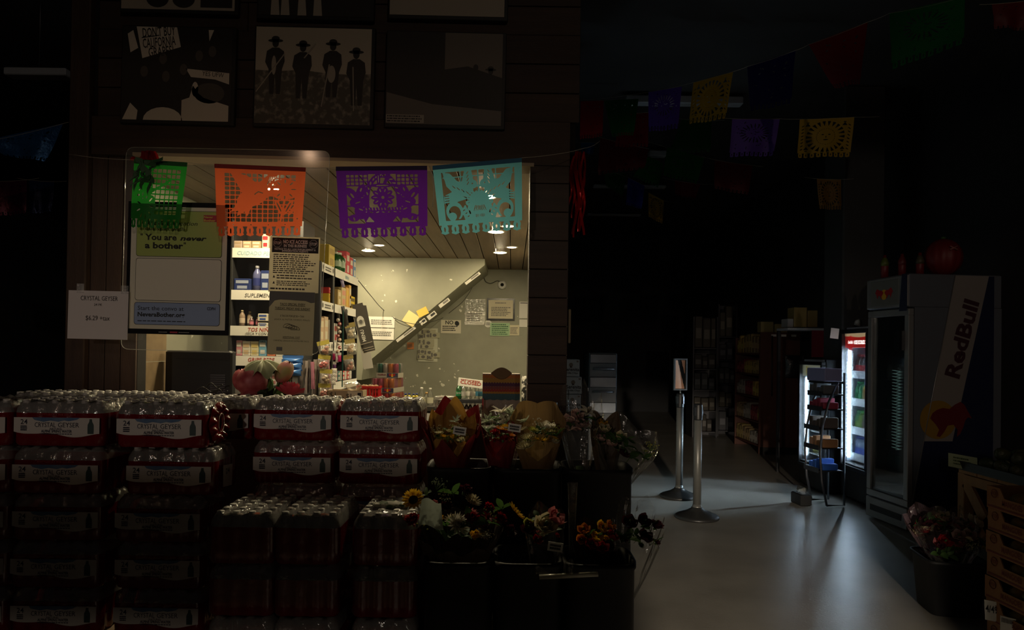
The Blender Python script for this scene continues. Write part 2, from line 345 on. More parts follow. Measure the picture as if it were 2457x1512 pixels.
w, h, pr = picture('dark photograph of a loaded truck with a captioned lower corner', (928,78,1205,300), ph_dk)
m = MB(); m.flatpoly([(0,.5*h),(.5*w,.5*h),(.5*w,.02*h),(.3*w,.1*h),(.2*w,.14*h),(0,.1*h)]); m.flatpoly([(-.5*w,-.5*h),(.5*w,-.5*h),(.5*w,-.34*h),(-.1*w,-.28*h),(-.5*w,-.16*h)]); pr(m, mat('photo_dim_tone', (.16,.13,.105), .5))
m = MB(); person(m, .27*w, -.3*h, .42*h, False); person(m, .4*w, -.32*h, .4*h, True); pr(m, ph_dk, -.0016)
m = MB(); m.rect(-.5*w, -.17*w, -.49*h, -.4*h); c = pr(m, ph_mid, -.0016, 'caption_strip'); m = MB(); m.lines(-.49*w, -.18*w, -.485*h, -.405*h, 3); pr(m, ph_dk, -.0022, 'lettering')
w, h, pr = picture('photograph cut by the top edge showing the underside of an old car', (293,-190,566,24), ph_mid)
m = MB(); m.ell(-.18*w,-.38*h,.1*w,.1*h); m.ell(.05*w,-.38*h,.1*w,.1*h); m.flatpoly([(-.3*w,-.3*h),(.3*w,-.3*h),(.2*w,0),(-.2*w,0)]); m.rect(.2*w,.48*w,-.47*h,-.3*h); pr(m, ph_dk)
w, h, pr = picture('photograph cut by the top edge showing legs of standing people', (622,-185,892,39), ph_dk)
m = MB()
for x in (-.36,-.27,-.12,.02): m.flatpoly([((x-.03)*w,-.5*h),((x+.05)*w,-.5*h),((x+.03)*w,-.2*h),((x-.02)*w,-.2*h)])
pr(m, ph_mid)
w, h, pr = picture('photograph cut by the top edge showing pale open ground', (937,-180,1213,39), ph_dk)
m = MB(); m.flatpoly([(-.5*w,-.5*h),(.5*w,-.5*h),(.5*w,-.3*h),(-.5*w,-.2*h)]); pr(m, ph_mid)

# acrylic shield hung in front of the opening
AY = 3.72
acry = clear('clear_acrylic', (.97,.97,.96), .035, (.75,.78,.8), .09, .05, .6)
ac = [P(*p, AY) for p in ((303,353),(792,362),(766,851),(290,838))]; c0 = sum(ac, Vector())/4
def rounded(q, r=.045, n=5):
    out = []
    for i in range(4):
        p, a, b = q[i], q[i-1], q[(i+1) % 4]; da = (a-p).normalized(); db = (b-p).normalized()
        A, B = p+da*r, p+db*r
        for k in range(n+1): t = k/n; out.append(A*(1-t)**2+p*2*t*(1-t)+B*t*t)
    return out
rp_ = rounded([p-c0 for p in ac]); t = thing('acrylic_shield', 'clear acrylic shield with rounded corners hanging over the kiosk window', 'shield', c0)
MB().prism([(p.x, p.z) for p in rp_], -.0025, .0025).build('sheet', acry, t)
n = len(rp_); edge = [(p.x, 0, p.z) for p in rp_]; MB().tube(edge+[edge[0]], .0016, 5).build('polished_edge', clear('acrylic_edge', (.95,.95,.92), .35, (.9,.88,.8), .2, .2, .7), t)

# big framed poster
lime = mat('poster_lime', (.46,.56,.13), .5); pcream = mat('poster_cream', (.86,.81,.66), .5); pblue = mat('poster_blue', (.32,.42,.66), .5); pred = mat('poster_magenta', (.45,.02,.05), .5)
o, w, h = sheet('framed_poster', 'large black framed poster reading You are never a bother', 'poster', (304,485,553,803), 3.66, mat('poster_frame', (.004,.004,.005), .5, spec=.15), th=.018, tilt=R(-.4)); o.rotation_euler = (0, R(.5), 0)
def rrect(m, x0, x1, z0, z1, r, y=0):
    pts = [Vector((x0,0,z1)), Vector((x1,0,z1)), Vector((x1,0,z0)), Vector((x0,0,z0))]
    q = rounded(pts, r, 4); return m.add([(p.x, y, p.z) for p in q], [tuple(range(len(q)))])
m = MB(); m.rect(-w*.465, w*.462, -h*.462, h*.462); pp = m.build('poster_paper', mat('poster_paper', (.82,.78,.62), .5), o, (0,-.001,0))
def pz(px, py): return ((px-428.5)/249*w, -(py-644)/318*h)
def panel(nm, a, b, mm, y=-.0016):
    (x0, z1), (x1, z0) = pz(*a), pz(*b); e = MB(); rrect(e, x0-.0022, x1+.0022, z0-.0022, z1+.0022, .016, y); e.build('panel_outline', ink, pp)
    m = MB(); rrect(m, x0, x1, z0, z1, .015, y-.0006); return m.build(nm, mm, pp)
panel('lime_panel', (327,507), (531,616), lime); panel('cream_panel', (327,622), (531,722), pcream); panel('blue_panel', (326,728), (530,780), pblue)
m = MB()
def pt(mb, s, px, py, hp, wp, al='L', **k):
    x, zz = pz(px, py); mb.text(s, hp/318*h, x, zz, -.003, wp/249*w if wp else None, al, **k)
pt(m, 'Suicide prevention', 346, 541, 10, 126, shear=.25); pt(m, 'can start with', 346, 554, 9, 95)
pt(m, 'You are', 347, 577, 14, 76, bold=.03); pt(m, 'never', 431, 577, 11, 64, bold=.035, shear=.25); pt(m, 'a bother', 347, 597, 14, 92, bold=.035); pt(m, '"', 336, 575, 12, None, bold=.02); pt(m, '"', 440, 594, 12, None, bold=.02)
m.build('headline_lettering', ink, pp); m = MB(); pt(m, 'CDPH', 500, 743, 7, 20, bold=.02); m.build('agency_lettering', ink, pp); m = MB(); pt(m, 'Start the convo at', 334, 746, 10, 110); pt(m, 'NeveraBother.org', 334, 761, 10, 113, bold=.03)
x, zz = pz(334, 772); m.lines(x, x+.5*w, zz-.004, zz+.004, 1, -.003); m.build('lettering', ink, pp)
m = MB(); (x0, z1), (x1, z0) = pz(486, 515), pz(520, 531); m.rect(x0, x1, z0, z1, -.0026); m.build('logo_badge', pred, pp)
m = MB(); pt(m, 'Never', 487, 522, 5, 22, bold=.03); pt(m, 'Bother', 487, 530, 5, 28, bold=.03); m.xf(Matrix.Translation((0,-.0008,0))); m.build('logo_lettering', mat('badge_yellow', (.75,.55,.1), .5), pp)
m = MB(); x, zz = pz(390, 798)
for a, b in ((385, 405), (433, 458)):
    xa_, _ = pz(a, 0); xb_, _ = pz(b, 0); m.lines(xa_, xb_, zz-.003, zz+.003, 1, -.0016, jag=0)
m.build('frame_lettering', mat('frame_print', (.5,.48,.45), .6), o)
x, _ = pz(412, 0); x1, _ = pz(430, 0); MB().rect(x, x1, zz-.004, zz+.004, -.0016).build('frame_logo', pred, o)

# price sheet for the water, taped to the post
o, w, h = sheet('price_sign', 'white paper price sign for bottled water taped to the left post', 'sign', (163,698,307,814), 3.64, mat('price_paper', (.80,.74,.73), .7), tilt=R(.6))
m = MB(); m.text('CRYSTAL GEYSER', .023, .005, .30*h, -.002, .62*w); m.text('24 PK', .012, 0, .19*h, -.002); m.text('$6.29 +tax', .024, 0, -.11*h, -.002, .40*w); m.build('lettering', mat('sign_ink', (.06,.05,.05), .7), o)
tape = clear('clear_tape', (1,1,1), .15, (.9,.9,.9), .1, .15, .7, bump=(90, .5))
MB().box(-.36*w, -.24*w, -.004, -.003, .45*h, .64*h).build('tape', tape, o); MB().box(.38*w, .5*w, -.004, -.003, .45*h, .62*h).build('tape', tape, o)

# two notices taped to the shield
o, w, h = sheet('paper_notice', 'black and white notice reading No ICE access in this business', 'notice', (646,568,766,702), 3.70, mat('notice_paper', (.72,.68,.57), .7, trans=.6), th=.0008, tilt=R(1.2))
m = MB(); m.rect(-.455*w, .475*w, .10*h+.11*h, .475*h, -.001); hd = m.build('header_block', ink, o)
m = MB(); m.text('NO ICE ACCESS', .063*h, .01*w, .375*h, -.002, .49*w, bold=.03); m.text('IN THIS BUSINESS', .05*h, .01*w, .31*h, -.002, .46*w, bold=.03)
m.text('NOTICE TO ALL LAW ENFORCEMENT &', .034*h, .01*w, .255*h, -.002, .82*w, bold=.02); m.text('IMMIGRATION AGENTS', .034*h, .01*w, .222*h, -.002, .52*w, bold=.02)
for s in (-1, 1):
    x = .01*w+s*.36*w; q = [(x+.085*w*math.cos(R(22.5+45*i)), .375*h+.085*w*math.sin(R(22.5+45*i))) for i in range(8)]
    for i in range(8): m.tube([(q[i][0],-.002,q[i][1]), (q[(i+1) % 8][0],-.002,q[(i+1) % 8][1])], .0009, 4)
    m.text('STOP', .05*h, x, .352*h, -.002, .13*w, bold=.02)
m.build('header_lettering', white, o)
m = MB(); m.lines(-.42*w, .45*w, -.17*h, .19*h, 10, -.002, th=.27); m.lines(-.34*w, .4*w, -.27*h, -.18*h, 2, -.002); m.lines(-.34*w, .4*w, -.39*h, -.29*h, 3, -.002); m.lines(-.46*w, .42*w, -.47*h, -.41*h, 1, -.002)
for zz in (-.22, -.33): m.flatpoly([(-.42*w, (zz-.025)*h), (-.37*w, (zz-.025)*h), (-.395*w, (zz+.025)*h)], (0,-.002,0))
m.build('lettering', mat('notice_ink', (.12,.11,.10), .8), o)
o, w, h = sheet('paper_flyer', 'photocopied flyer for a taco special with a small taco drawing', 'flyer', (644,700,753,852), 3.695, mat('flyer_paper', (.52,.49,.40), .7, trans=.55), th=.0008, tilt=R(1.5))
m = MB(); m.flatpoly([(-.5*w,.5*h),(-.5*w,.24*h),(-.38*w,.35*h),(-.25*w,.37*h),(.3*w,.36*h),(.42*w,.33*h),(.5*w,.34*h),(.5*w,.5*h)], (0,-.001,0)); MB().rect(-.3*w,-.17*w,-.44*h,-.38*h,-.001).build('shaded_square', mat('flyer_grey', (.17,.165,.155), .8), o); m.build('shaded_header', mat('flyer_grey', (.17,.165,.155), .8), o)
m = MB(); m.text('TACO SPECIAL EVERY', .038*h, .02*w, .28*h, -.002, .56*w, bold=.02); m.text('TUESDAY, FRIDAY AND SUNDAY', .036*h, .02*w, .215*h, -.002, .78*w, bold=.02)
m.rect(-.26*w,.30*w,.270*h,.276*h,-.002); m.rect(-.37*w,.41*w,.205*h,.211*h,-.002)
m.text('3 TACOS FOR $7.50 + TAX', .028*h, .02*w, .10*h, -.002, .53*w, bold=.015); m.text('(ASADA, AL PASTOR, CHORIZO, POLLO)', .024*h, .02*w, .045*h, -.002, .78*w)
m.text('ADDITIONAL COST', .028*h, .02*w, -.235*h, -.002, .38*w, bold=.015); m.rect(-.17*w,.21*w,-.245*h,-.240*h,-.002); m.text('CARNITAS, LENGUA 50C EXTRA PER TACO', .024*h, .02*w, -.29*h, -.002, .78*w)
for k in range(4):    # little line drawing of tacos
    cx, cz, r = (-.07+.055*k)*w, (-.065-.012*k)*h, .1*w; arc = [(cx+r*math.cos(a), -.002, cz+.8*r*math.sin(a)) for a in [math.pi*i/9 for i in range(10)]]
    m.tube(arc+[arc[0]], .0012, 4)
m.build('lettering', mat('flyer_ink', (.06,.055,.05), .8), o)

# ---------------------------------------------------------------- cut paper banners
class Pap:
    NX, NY, S = 132, 108, 3
    def __init__(s, frame=.10, tass=9, bottom=.14, top=.9):
        nx, ny = s.NX*s.S, s.NY*s.S; s.U, s.V = np.meshgrid((np.arange(nx)+.5)/nx, (np.arange(ny)+.5)/ny); s.b = bottom
        s.m = (s.V > bottom)
        for i in range(tass):
            c = (i+.5)/tass; d = .5/tass
            t = s.e(c, bottom*.62, d*.72, bottom*.48) | (s.p([(c-d*.8, bottom*.15), (c-d*.35, bottom*.6), (c+d*.35, bottom*.6), (c+d*.8, bottom*.15), (c, 0)])) | ((abs(s.U-c) < d*.3) & (s.V > bottom*.5) & (s.V <= bottom+.01))
            s.m |= t; s.m &= ~s.e(c, bottom*.55, d*.16, bottom*.28)
        s.win = (s.U > frame) & (s.U < 1-frame) & (s.V > bottom+.06) & (s.V < top)
    def e(s, cx, cy, rx, ry, a=0):
        x, y = s.U-cx, s.V-cy; ca, sa = math.cos(a), math.sin(a); return ((x*ca+y*sa)/rx)**2+((y*ca-x*sa)/ry)**2 < 1
    def p(s, pts):
        r = np.zeros(s.U.shape, bool); n = len(pts); j = n-1
        for i in range(n):
            xi, yi = pts[i]; xj, yj = pts[j]
            if yi != yj: r ^= ((yi > s.V) != (yj > s.V)) & (s.U < (xj-xi)*(s.V-yi)/(yj-yi)+xi)
            j = i
        return r
    def l(s, x0, y0, x1, y1, w):
        dx, dy = x1-x0, y1-y0; t = np.clip(((s.U-x0)*dx+(s.V-y0)*dy)/(dx*dx+dy*dy), 0, 1); return (s.U-x0-t*dx)**2+((s.V-y0-t*dy)*.8)**2 < w*w
    def cut(s, *a):
        for m in a: s.m &= ~m
    def add(s, *a):
        for m in a: s.m |= m
    def open(s): s.cut(s.win)
    def gridlines(s, x0, x1, y0, y1, nx, ny, w=.006):
        for i in range(nx+1): s.add(s.l(x0+(x1-x0)*i/nx, y0, x0+(x1-x0)*i/nx, y1, w) & (s.V > s.b))
        for i in range(ny+1): s.add(s.l(x0, y0+(y1-y0)*i/ny, x1, y0+(y1-y0)*i/ny, w))
    def flower(s, cx, cy, r, n, pr=.3, core=.3, slit=True):
        for i in range(n):
            a = 2*math.pi*i/n; s.add(s.e(cx+.62*r*math.cos(a), cy+.62*r*1.2*math.sin(a), r*.4, r*pr, math.atan2(1.2*math.sin(a), math.cos(a))))
        s.add(s.e(cx, cy, r*core*1.3, r*core*1.5))
        if slit:
            for i in range(n):
                a = 2*math.pi*i/n; s.cut(s.e(cx+.66*r*math.cos(a), cy+.66*r*1.2*math.sin(a), r*.2, r*.055, math.atan2(1.2*math.sin(a), math.cos(a))))
    def field(s):
        f = s.m.reshape(s.NY, s.S, s.NX, s.S).mean((1, 3)); g = np.zeros((s.NY+2, s.NX+2)); g[1:-1, 1:-1] = f; return g
    def mesh2d(s):
        g = s.field()-.5; V = {}; vs = []; fs = []
        def vid(k, p):
            if k not in V: V[k] = len(vs); vs.append(p)
            return V[k]
        ny, nx = g.shape
        for j in range(ny-1):
            for i in range(nx-1):
                c = [(i,j),(i+1,j),(i+1,j+1),(i,j+1)]; val = [g[y, x] for x, y in c]
                if max(val) <= 0: continue
                poly = []
                for k in range(4):
                    a, b = c[k], c[(k+1) % 4]; va, vb = val[k], val[(k+1) % 4]
                    if va > 0: poly.append(vid(a, a))
                    if (va > 0) != (vb > 0):
                        t = va/(va-vb); key = (min(a,b), max(a,b)); poly.append(vid(key, (a[0]+(b[0]-a[0])*t, a[1]+(b[1]-a[1])*t)))
                if len(poly) > 2: fs.append(tuple(poly))
        return [(max(0, min(1, (x-.5)/s.NX)), max(0, min(1, (y-.5)/s.NY))) for x, y in vs], fs
PAT = {}
def pat_dove():
    p = Pap(.10, 9); p.open(); p.gridlines(.1,.9,.2,.9,13,11,.006); b = p
    b.add(b.e(.42,.56,.2,.12,.6), b.p([(.16,.92),(.3,.62),(.52,.5),(.5,.72),(.36,.86)]), b.p([(.36,.62),(.62,.92),(.70,.9),(.58,.62)]), b.e(.6,.66,.07,.075), b.p([(.65,.68),(.72,.63),(.65,.63)]), b.p([(.3,.52),(.16,.34),(.26,.36),(.24,.28),(.33,.35),(.36,.28),(.42,.46)]))
    b.flower(.78,.68,.15,8,.36); b.add(b.l(.78,.5,.74,.2,.012), b.e(.83,.42,.03,.12,-.4), b.e(.72,.42,.03,.12,.4), b.e(.88,.38,.02,.1,-.5)); b.cut(b.e(.83,.42,.008,.08,-.4), b.e(.72,.42,.008,.08,.4), b.e(.6,.68,.012,.014), b.l(.44,.6,.48,.64,.006), b.l(.48,.64,.53,.62,.006))
    for k in range(4): b.cut(b.l(.58+.025*k,.74+.03*k,.61+.02*k,.86,.005)); b.cut(b.e(.94,.25+.0*k,.01,.012)); b.cut(b.e(.2+.2*k,.165,.008,.01))
    return p
def pat_basket():
    p = Pap(.10, 9); p.open(); b = p; b.gridlines(.1,.34,.74,.9,5,3); b.gridlines(.66,.9,.74,.9,5,3)
    arch = b.e(.5,.5,.21,.42) & ~b.e(.5,.5,.155,.35) & (b.V > .35); b.add(arch)
    for k in range(14):
        a = math.pi*(k+.5)/14; b.cut(b.e(.5+.182*math.cos(a), .5+.385*math.sin(a), .026, .009, a+2.2))
    b.add(b.e(.5,.74,.13,.028), b.e(.46,.83,.02,.1), b.e(.55,.83,.02,.1,-.4)); b.cut(b.e(.5,.74,.08,.008), b.e(.46,.83,.006,.06))
    b.flower(.5,.57,.13,10,.26,.28); b.cut(b.e(.5,.57,.018,.022)); b.add(b.l(.5,.5,.5,.35,.01))
    b.add(b.p([(.24,.4),(.76,.4),(.7,.2),(.3,.2)])); b.add((b.V > .38) & (b.V < .43) & (b.U > .2) & (b.U < .8))
    for k in range(16): b.cut(b.e(.24+.035*k,.405,.007,.022,.2)); 
    for k in range(7): b.cut(b.e(.3+.067*k,.36,.022,.007,.3*(-1)**k))
    for s in (0, 1):
        f = (lambda x: 1-x) if s else (lambda x: x); sg = -1 if s else 1
        for x, y, rx, ry, a in ((.16,.62,.05,.1,.5),(.26,.66,.05,.1,-.3),(.22,.5,.09,.08,0),(.24,.36,.06,.1,.2),(.17,.28,.06,.05,0),(.3,.54,.05,.05,.3)): b.add(b.e(f(x),y,rx,ry,a*sg))
        for x, y, rx, ry, a in ((.16,.6,.012,.04,.5),(.26,.68,.01,.03,-.3),(.22,.5,.035,.008,.4),(.25,.4,.03,.009,-.5),(.17,.27,.008,.03,.2),(.27,.57,.02,.006,.3)): b.cut(b.e(f(x),y,rx,ry,a*sg))
        b.add(b.l(f(.1),.45,f(.3),.45,.007), b.l(f(.1),.3,f(.3),.3,.007)); b.cut(b.p([(f(.3),.22),(f(.4),.22),(f(.34),.3)]))
    return p
def pat_doves2():
    p = Pap(.085, 8); p.open(); b = p; b.add(b.l(.5,.3,.5,.95,.008), b.l(.1,.82,.9,.82,.006), b.l(.3,.7,.3,.9,.006), b.l(.7,.7,.7,.9,.006))
    for s in (0, 1):
        f = (lambda x: 1-x) if s else (lambda x: x); sg = -1 if s else 1
        b.add(b.p([(f(.1),.9),(f(.13),.7),(f(.2),.6),(f(.36),.52),(f(.44),.62),(f(.38),.72),(f(.26),.76),(f(.18),.88)]), b.p([(f(.3),.7),(f(.36),.96),(f(.42),.95),(f(.45),.72),(f(.4),.58)]), b.e(f(.44),.7,.045,.06), b.p([(f(.48),.7),(f(.5),.66),(f(.46),.66)]), b.p([(f(.2),.62),(f(.09),.56),(f(.09),.44),(f(.22),.46),(f(.36),.5)]))
        b.cut(b.e(f(.43),.71,.01,.012))
        for k in range(4): b.cut(b.l(f(.1),.45+.035*k,f(.15),.455+.035*k,.005), b.l(f(.2+.05*k),.7-.03*k,f(.23+.05*k),.66-.03*k,.005), b.l(f(.37),.7+.05*k,f(.39),.74+.05*k,.005))
        b.add((b.e(f(.2),.33,.1,.14) & ~b.e(f(.2),.31,.07,.1) & (b.V > .22)), b.e(f(.17),.26,.05,.06), b.p([(f(.28),.34),(f(.33),.42),(f(.4),.22),(f(.32),.2)]))
        for k in range(3): b.cut(b.e(f(.31+.025*k),.34-.045*k,.018,.007,(.6)*sg))
    b.flower(.5,.44,.16,12,.3,.45,False); b.add(b.e(.5,.36,.12,.14), b.p([(.4,.3),(.6,.3),(.66,.2),(.34,.2)]))
    for k in range(7): b.cut(b.e(.44+.02*k,.36,.005,.05,.1*(k-3)), b.e(.45+.017*k,.25,.004,.03))
    for k in range(14): a = math.pi*(k-1)/11; b.cut(b.e(.5+.13*math.cos(a),.48+.13*math.sin(a),.018,.005,a))
    return p
def pat_flowergrid():
    p = Pap(.10, 8); p.open(); p.gridlines(.1,.9,.2,.9,9,9,.009); b = p; b.flower(.28,.32,.2,9,.34,.4); b.flower(.24,.62,.15,7,.4,.35)
    for k in range(5): b.add(b.e(.3+.09*k,.5+.05*k,.07,.02,.5), b.e(.16,.45+.08*k,.06,.02,-.2))
    b.add(b.p([(.1,.9),(.1,.66),(.42,.9)])); return p
def pat_sun():
    p = Pap(.05, 9, .12); b = p
    for k in range(22):
        a = 2*math.pi*k/22; d = .09
        b.cut(b.p([(.5+.24*math.cos(a),.53+.27*math.sin(a)), (.5+.36*math.cos(a-d),.53+.4*math.sin(a-d)), (.5+.36*math.cos(a+d),.53+.4*math.sin(a+d))]))
    for k in range(24): a = 2*math.pi*k/24; b.cut(b.e(.5+.17*math.cos(a),.53+.2*math.sin(a),.02,.005,a+1.57))
    for x in (.44,.56): b.cut(b.e(x,.58,.025,.012)); 
    b.cut(b.e(.5,.45,.05,.012), b.e(.5,.52,.008,.03))
    for s in (.07,.93):
        for k in range(8): b.cut(b.e(s,.22+.085*k,.035,.011,.7*(1 if s < .5 else -1)))
    for s in (0,1):
        for t in (0,1):
            x, y = (.16 if not s else .84), (.24 if not t else .84); b.cut(b.p([(x-.05,y-.03),(x+.05,y-.03),(x,y+.05)]), b.e(x, y+.06*(1 if t else -1), .03, .012))
    return p
def pat_leaf():
    p = Pap(.06, 9, .12); b = p; rnd = random.Random(3)
    for k in range(20): a = 2*math.pi*k/20; b.cut(b.e(.5+.26*math.cos(a),.72+.2*math.sin(a)-.1,.07,.012,a))
    for k in range(46): x, y = .1+.8*rnd.random(), .18+.74*rnd.random(); b.cut(b.e(x,y,.022,.008,rnd.random()*3))
    return p
def pat_plain():
    p = Pap(.06, 9, .10); b = p; rnd = random.Random(5)
    for k in range(14): b.cut(b.e(.15+.7*rnd.random(), .2+.7*rnd.random(), .03, .012, rnd.random()*3))
    return p
def pattern(n):
    if n not in PAT: PAT[n] = globals()['pat_'+n]().mesh2d()
    return PAT[n]
def paper(name, c, t=.5): return mat('tissue_'+name, c, .55, trans=t)
def banner(label, quad, Y, pat, m, dY=(0,0), ripple=.006, group='cut paper banners', name='paper_banner', hem=None):
    vs, fs = pattern(pat); TL, TR, BR, BL = [P(*p, Y+(dY[0] if k in (0, 3) else dY[1])) for k, p in enumerate(quad)]
    c = (TL+TR)/2; ph = random.random()*6; out = []
    for u, v in vs:
        a = BL*(1-u)+BR*u; b = TL*(1-u)+TR*u; q = a*(1-v)+b*v
        q.y += ripple*(1-v)*math.sin(u*9+ph)+ripple*.5*math.sin(v*6+ph)*(1-v); out.append(q-c)
    mb = MB(); mb.add(out, fs, True); o = mb.build(name, m, None, c); tag(o, label, 'banner', group)
    if hem:
        q = [TL-c, TR-c]; dn = Vector((0,-.003,-.018*Y/3.6)); up = Vector((0,-.003,.004))
        MB().add([q[0]+dn, q[1]+dn, q[1]+up, q[0]+up], [(0,1,2,3)]).build('folded_hem', hem, o)
    return o
BY = 3.58
banner('green cut paper banner with grid, half in front of the big poster', [(322,384),(450,392),(431,550),(311,546)], BY, 'flowergrid', paper('green', (.02,.30,.03)), hem=mat('hem_green', (.008,.10,.012), .7))
banner('orange red cut paper banner with a flying dove and flower', [(515,395),(734,404),(724,566),(521,568)], BY, 'dove', paper('orange', (.80,.14,.045)), hem=mat('hem_red', (.30,.02,.012), .7))
banner('purple cut paper banner with a flower basket', [(806,402),(1025,400),(1026,566),(818,573)], BY, 'basket', paper('purple', (.10,.008,.26)), hem=mat('hem_purple', (.02,.004,.05), .7))
banner('turquoise cut paper banner with two facing doves', [(1038,400),(1252,381),(1253,552),(1057,565)], BY, 'doves2', paper('turquoise', (.13,.46,.56)), hem=mat('hem_blue', (.02,.13,.24), .7))
thread = mat('string', (.5,.45,.36), .8)
def string(label, pts, r=.0013, name='banner_string'):
    q = [P(*p) for p in pts]; out = []
    for a, b in zip(q, q[1:]):
        for k in range(5): t = k/5; x = a*(1-t)+b*t; x.z -= .012*math.sin(math.pi*t)*(b-a).length; out.append(x)
    out.append(q[-1]); return tag(MB().tube(out, r, 5).build(name, thread), label, 'string')
string('thin string carrying the four bright banners across the kiosk window', [(165,370,3.80),(322,384,BY),(450,391,BY),(515,395,BY),(734,403,BY),(806,402,BY),(1030,399,BY),(1252,379,BY),(1360,366,3.7),(1400,356,3.76),(1440,338,4.5)])
tag(MB().tube([P(1030,398,BY-.01),P(1038,420,BY-.01),P(1041,455,BY-.01),P(1038,498,BY-.01)], .0022, 6).build('string_end', thread), 'frayed string end dangling between the purple and turquoise banners', 'string')
# shop banners on the right, strung away into the dark
flags = [
 ('large green cut paper banner highest on the right', [(2134,32),(2316,-8),(2308,107),(2141,167)], 4.4, 'leaf', paper('leafgreen', (.03,.36,.08), .3), (.35,-.35)),
 ('plain red banner hanging crooked left of the large green one', [(1940,107),(2082,53),(2066,201),(2000,214)], 4.8, 'plain', paper('red', (.30,.01,.012), .3), (.3,-.2)),
 ('dark navy banner between the yellow and red ones', [(1793,160),(1909,121),(1896,250),(1800,268)], 5.1, 'plain', paper('navy', (.008,.008,.12), .3), (.2,-.2)),
 ('yellow sun pattern banner on the upper string', [(1664,198),(1759,172),(1740,286),(1652,299)], 5.4, 'sun', paper('yellow', (.62,.38,.02), .3), (.2,-.2)),
 ('violet banner left of the upper yellow sun banner', [(1556,221),(1636,208),(1626,310),(1556,317)], 6.0, 'leaf', paper('violet', (.13,.05,.42), .3), (.2,-.2)),
 ('dark green banner right of the dull red one near the post', [(1449,241),(1532,237),(1521,324),(1469,328)], 6.6, 'plain', paper('deepgreen', (.01,.10,.015), .3), (.1,-.1)),
 ('dull red banner beside the right kiosk post', [(1393,243),(1449,241),(1445,328),(1391,335)], 6.8, 'plain', paper('red', (.30,.01,.012), .3), (.1,-.1)),
 ('violet banner on the level middle string', [(1757,286),(1871,286),(1855,374),(1751,376)], 6.2, 'leaf', paper('violet', (.13,.05,.42), .3), (0,0)),
 ('yellow sun banner on the level middle string', [(1919,287),(2050,281),(2041,376),(1913,379)], 6.2, 'sun', paper('yellow', (.62,.38,.02), .3), (0,0)),
 ('red banner behind the violet one on the left', [(1490,272),(1556,270),(1556,353),(1474,353)], 7.3, 'plain', paper('red', (.30,.01,.012), .3), (0,0)),
 ('dark red banner under the row of red and green', [(1440,330),(1556,357),(1547,404),(1434,420)], 8.0, 'plain', paper('darkred', (.16,.006,.008), .3), (0,0)),
 ('dark green banner just below the violet and yellow pair', [(1637,286),(1708,290),(1704,366),(1605,366)], 7.6, 'plain', paper('deepgreen', (.01,.10,.015), .3), (0,0)),
 ('larger of the two mid green banners far back', [(1601,353),(1690,379),(1672,442),(1590,422)], 8.5, 'leaf', paper('midgreen', (.015,.17,.02), .3), (0,.3)),
 ('smaller mid green banner far back tilting left', [(1556,375),(1592,392),(1579,451),(1518,424)], 9.3, 'leaf', paper('midgreen', (.015,.17,.02), .3), (0,.3)),
 ('small blue banner far back above the lowest ceiling strip', [(1507,426),(1547,446),(1539,502),(1502,491)], 9.6, 'plain', paper('blue', (.02,.03,.34), .3), (0,.2)),
 ('smallest yellow banner far back', [(1556,462),(1593,482),(1589,538),(1556,520)], 10.2, 'sun', paper('yellow', (.62,.38,.02), .3), (0,.2)),
 ('dark red banner far back below the violet middle one', [(1715,384),(1806,397),(1795,469),(1713,453)], 8.5, 'plain', paper('darkred', (.16,.006,.008), .3), (0,0)),
 ('dark red banner far back under the larger mid green one', [(1619,433),(1681,442),(1668,478),(1619,469)], 9.4, 'plain', paper('darkred', (.16,.006,.008), .3), (0,0)),
 ('deep green banner far back beside the small blue one', [(1449,415),(1503,415),(1494,473),(1454,446)], 9.8, 'plain', paper('deepgreen', (.01,.10,.015), .3), (0,0)),
 ('brownish yellow banner hanging before the grey column', [(1960,429),(2018,431),(2018,504),(1965,502)], 7.1, 'sun', paper('ochre', (.30,.16,.02), .3), (0,0)),
 ('blue scrap banner low beside the right kiosk post', [(1393,342),(1429,342),(1422,371),(1397,366)], 8.5, 'plain', paper('sky', (.02,.10,.30), .3), (0,0)),
 ('red banner cut off by the right edge of the picture', [(2380,10),(2480,0),(2470,72),(2390,66)], 4.4, 'plain', paper('darkred', (.16,.006,.008), .3), (0,0)),
 ('shiny blue foil banner at the far left edge', [(-40,338),(152,296),(108,388),(15,375)], 4.6, 'plain', mat('blue_foil', (.02,.12,.36), .25, .5, bump=(30,.4)), (0,0)),
 ('dim dark red foil banner low at the far left', [(-30,436),(64,432),(66,512),(-20,520)], 5.6, 'plain', mat('red_foil', (.10,.006,.03), .3, .4, bump=(30,.4)), (0,0)),
 ('dim navy foil banner low at the far left', [(70,432),(130,436),(126,508),(74,514)], 5.6, 'plain', mat('navy_foil', (.012,.03,.12), .3, .4, bump=(30,.4)), (0,0)),
]
for i_, (lab, q, Y, pt_, m, d) in enumerate(flags):
    if i_ in (9,10,11,14,15,16,17,18,19,20,21,23,24): (a_, b_), (c_, d_) = q[0], q[1]; string('thin string holding the '+lab, [(a_-30, b_-(d_-b_)*.4-3, Y), (a_, b_, Y), (c_, d_, Y), (c_+30, d_+(d_-b_)*.4-3, Y)])
    banner(lab, q, Y, pt_, m, d, ripple=.015, group='banners strung through the dark shop')
string('thin string rising to the upper right with five banners', [(1393,240,7.0),(1556,221,6.2),(1664,198,5.6),(1759,172,5.2),(1793,160,5.3),(1909,121,4.9),(1940,107,5.1),(2082,53,4.6),(2134,32,4.75),(2316,-8,4.05),(2480,-60,3.6)])
string('level string with the violet and yellow middle banners', [(1740,284,6.2),(1871,285,6.2),(1919,286,6.2),(2050,281,6.2),(2110,280,6.2)])
string('sloping string with the two mid green banners', [(1470,300,8.0),(1556,340,8.4),(1690,378,8.8),(1830,400,8.5)])
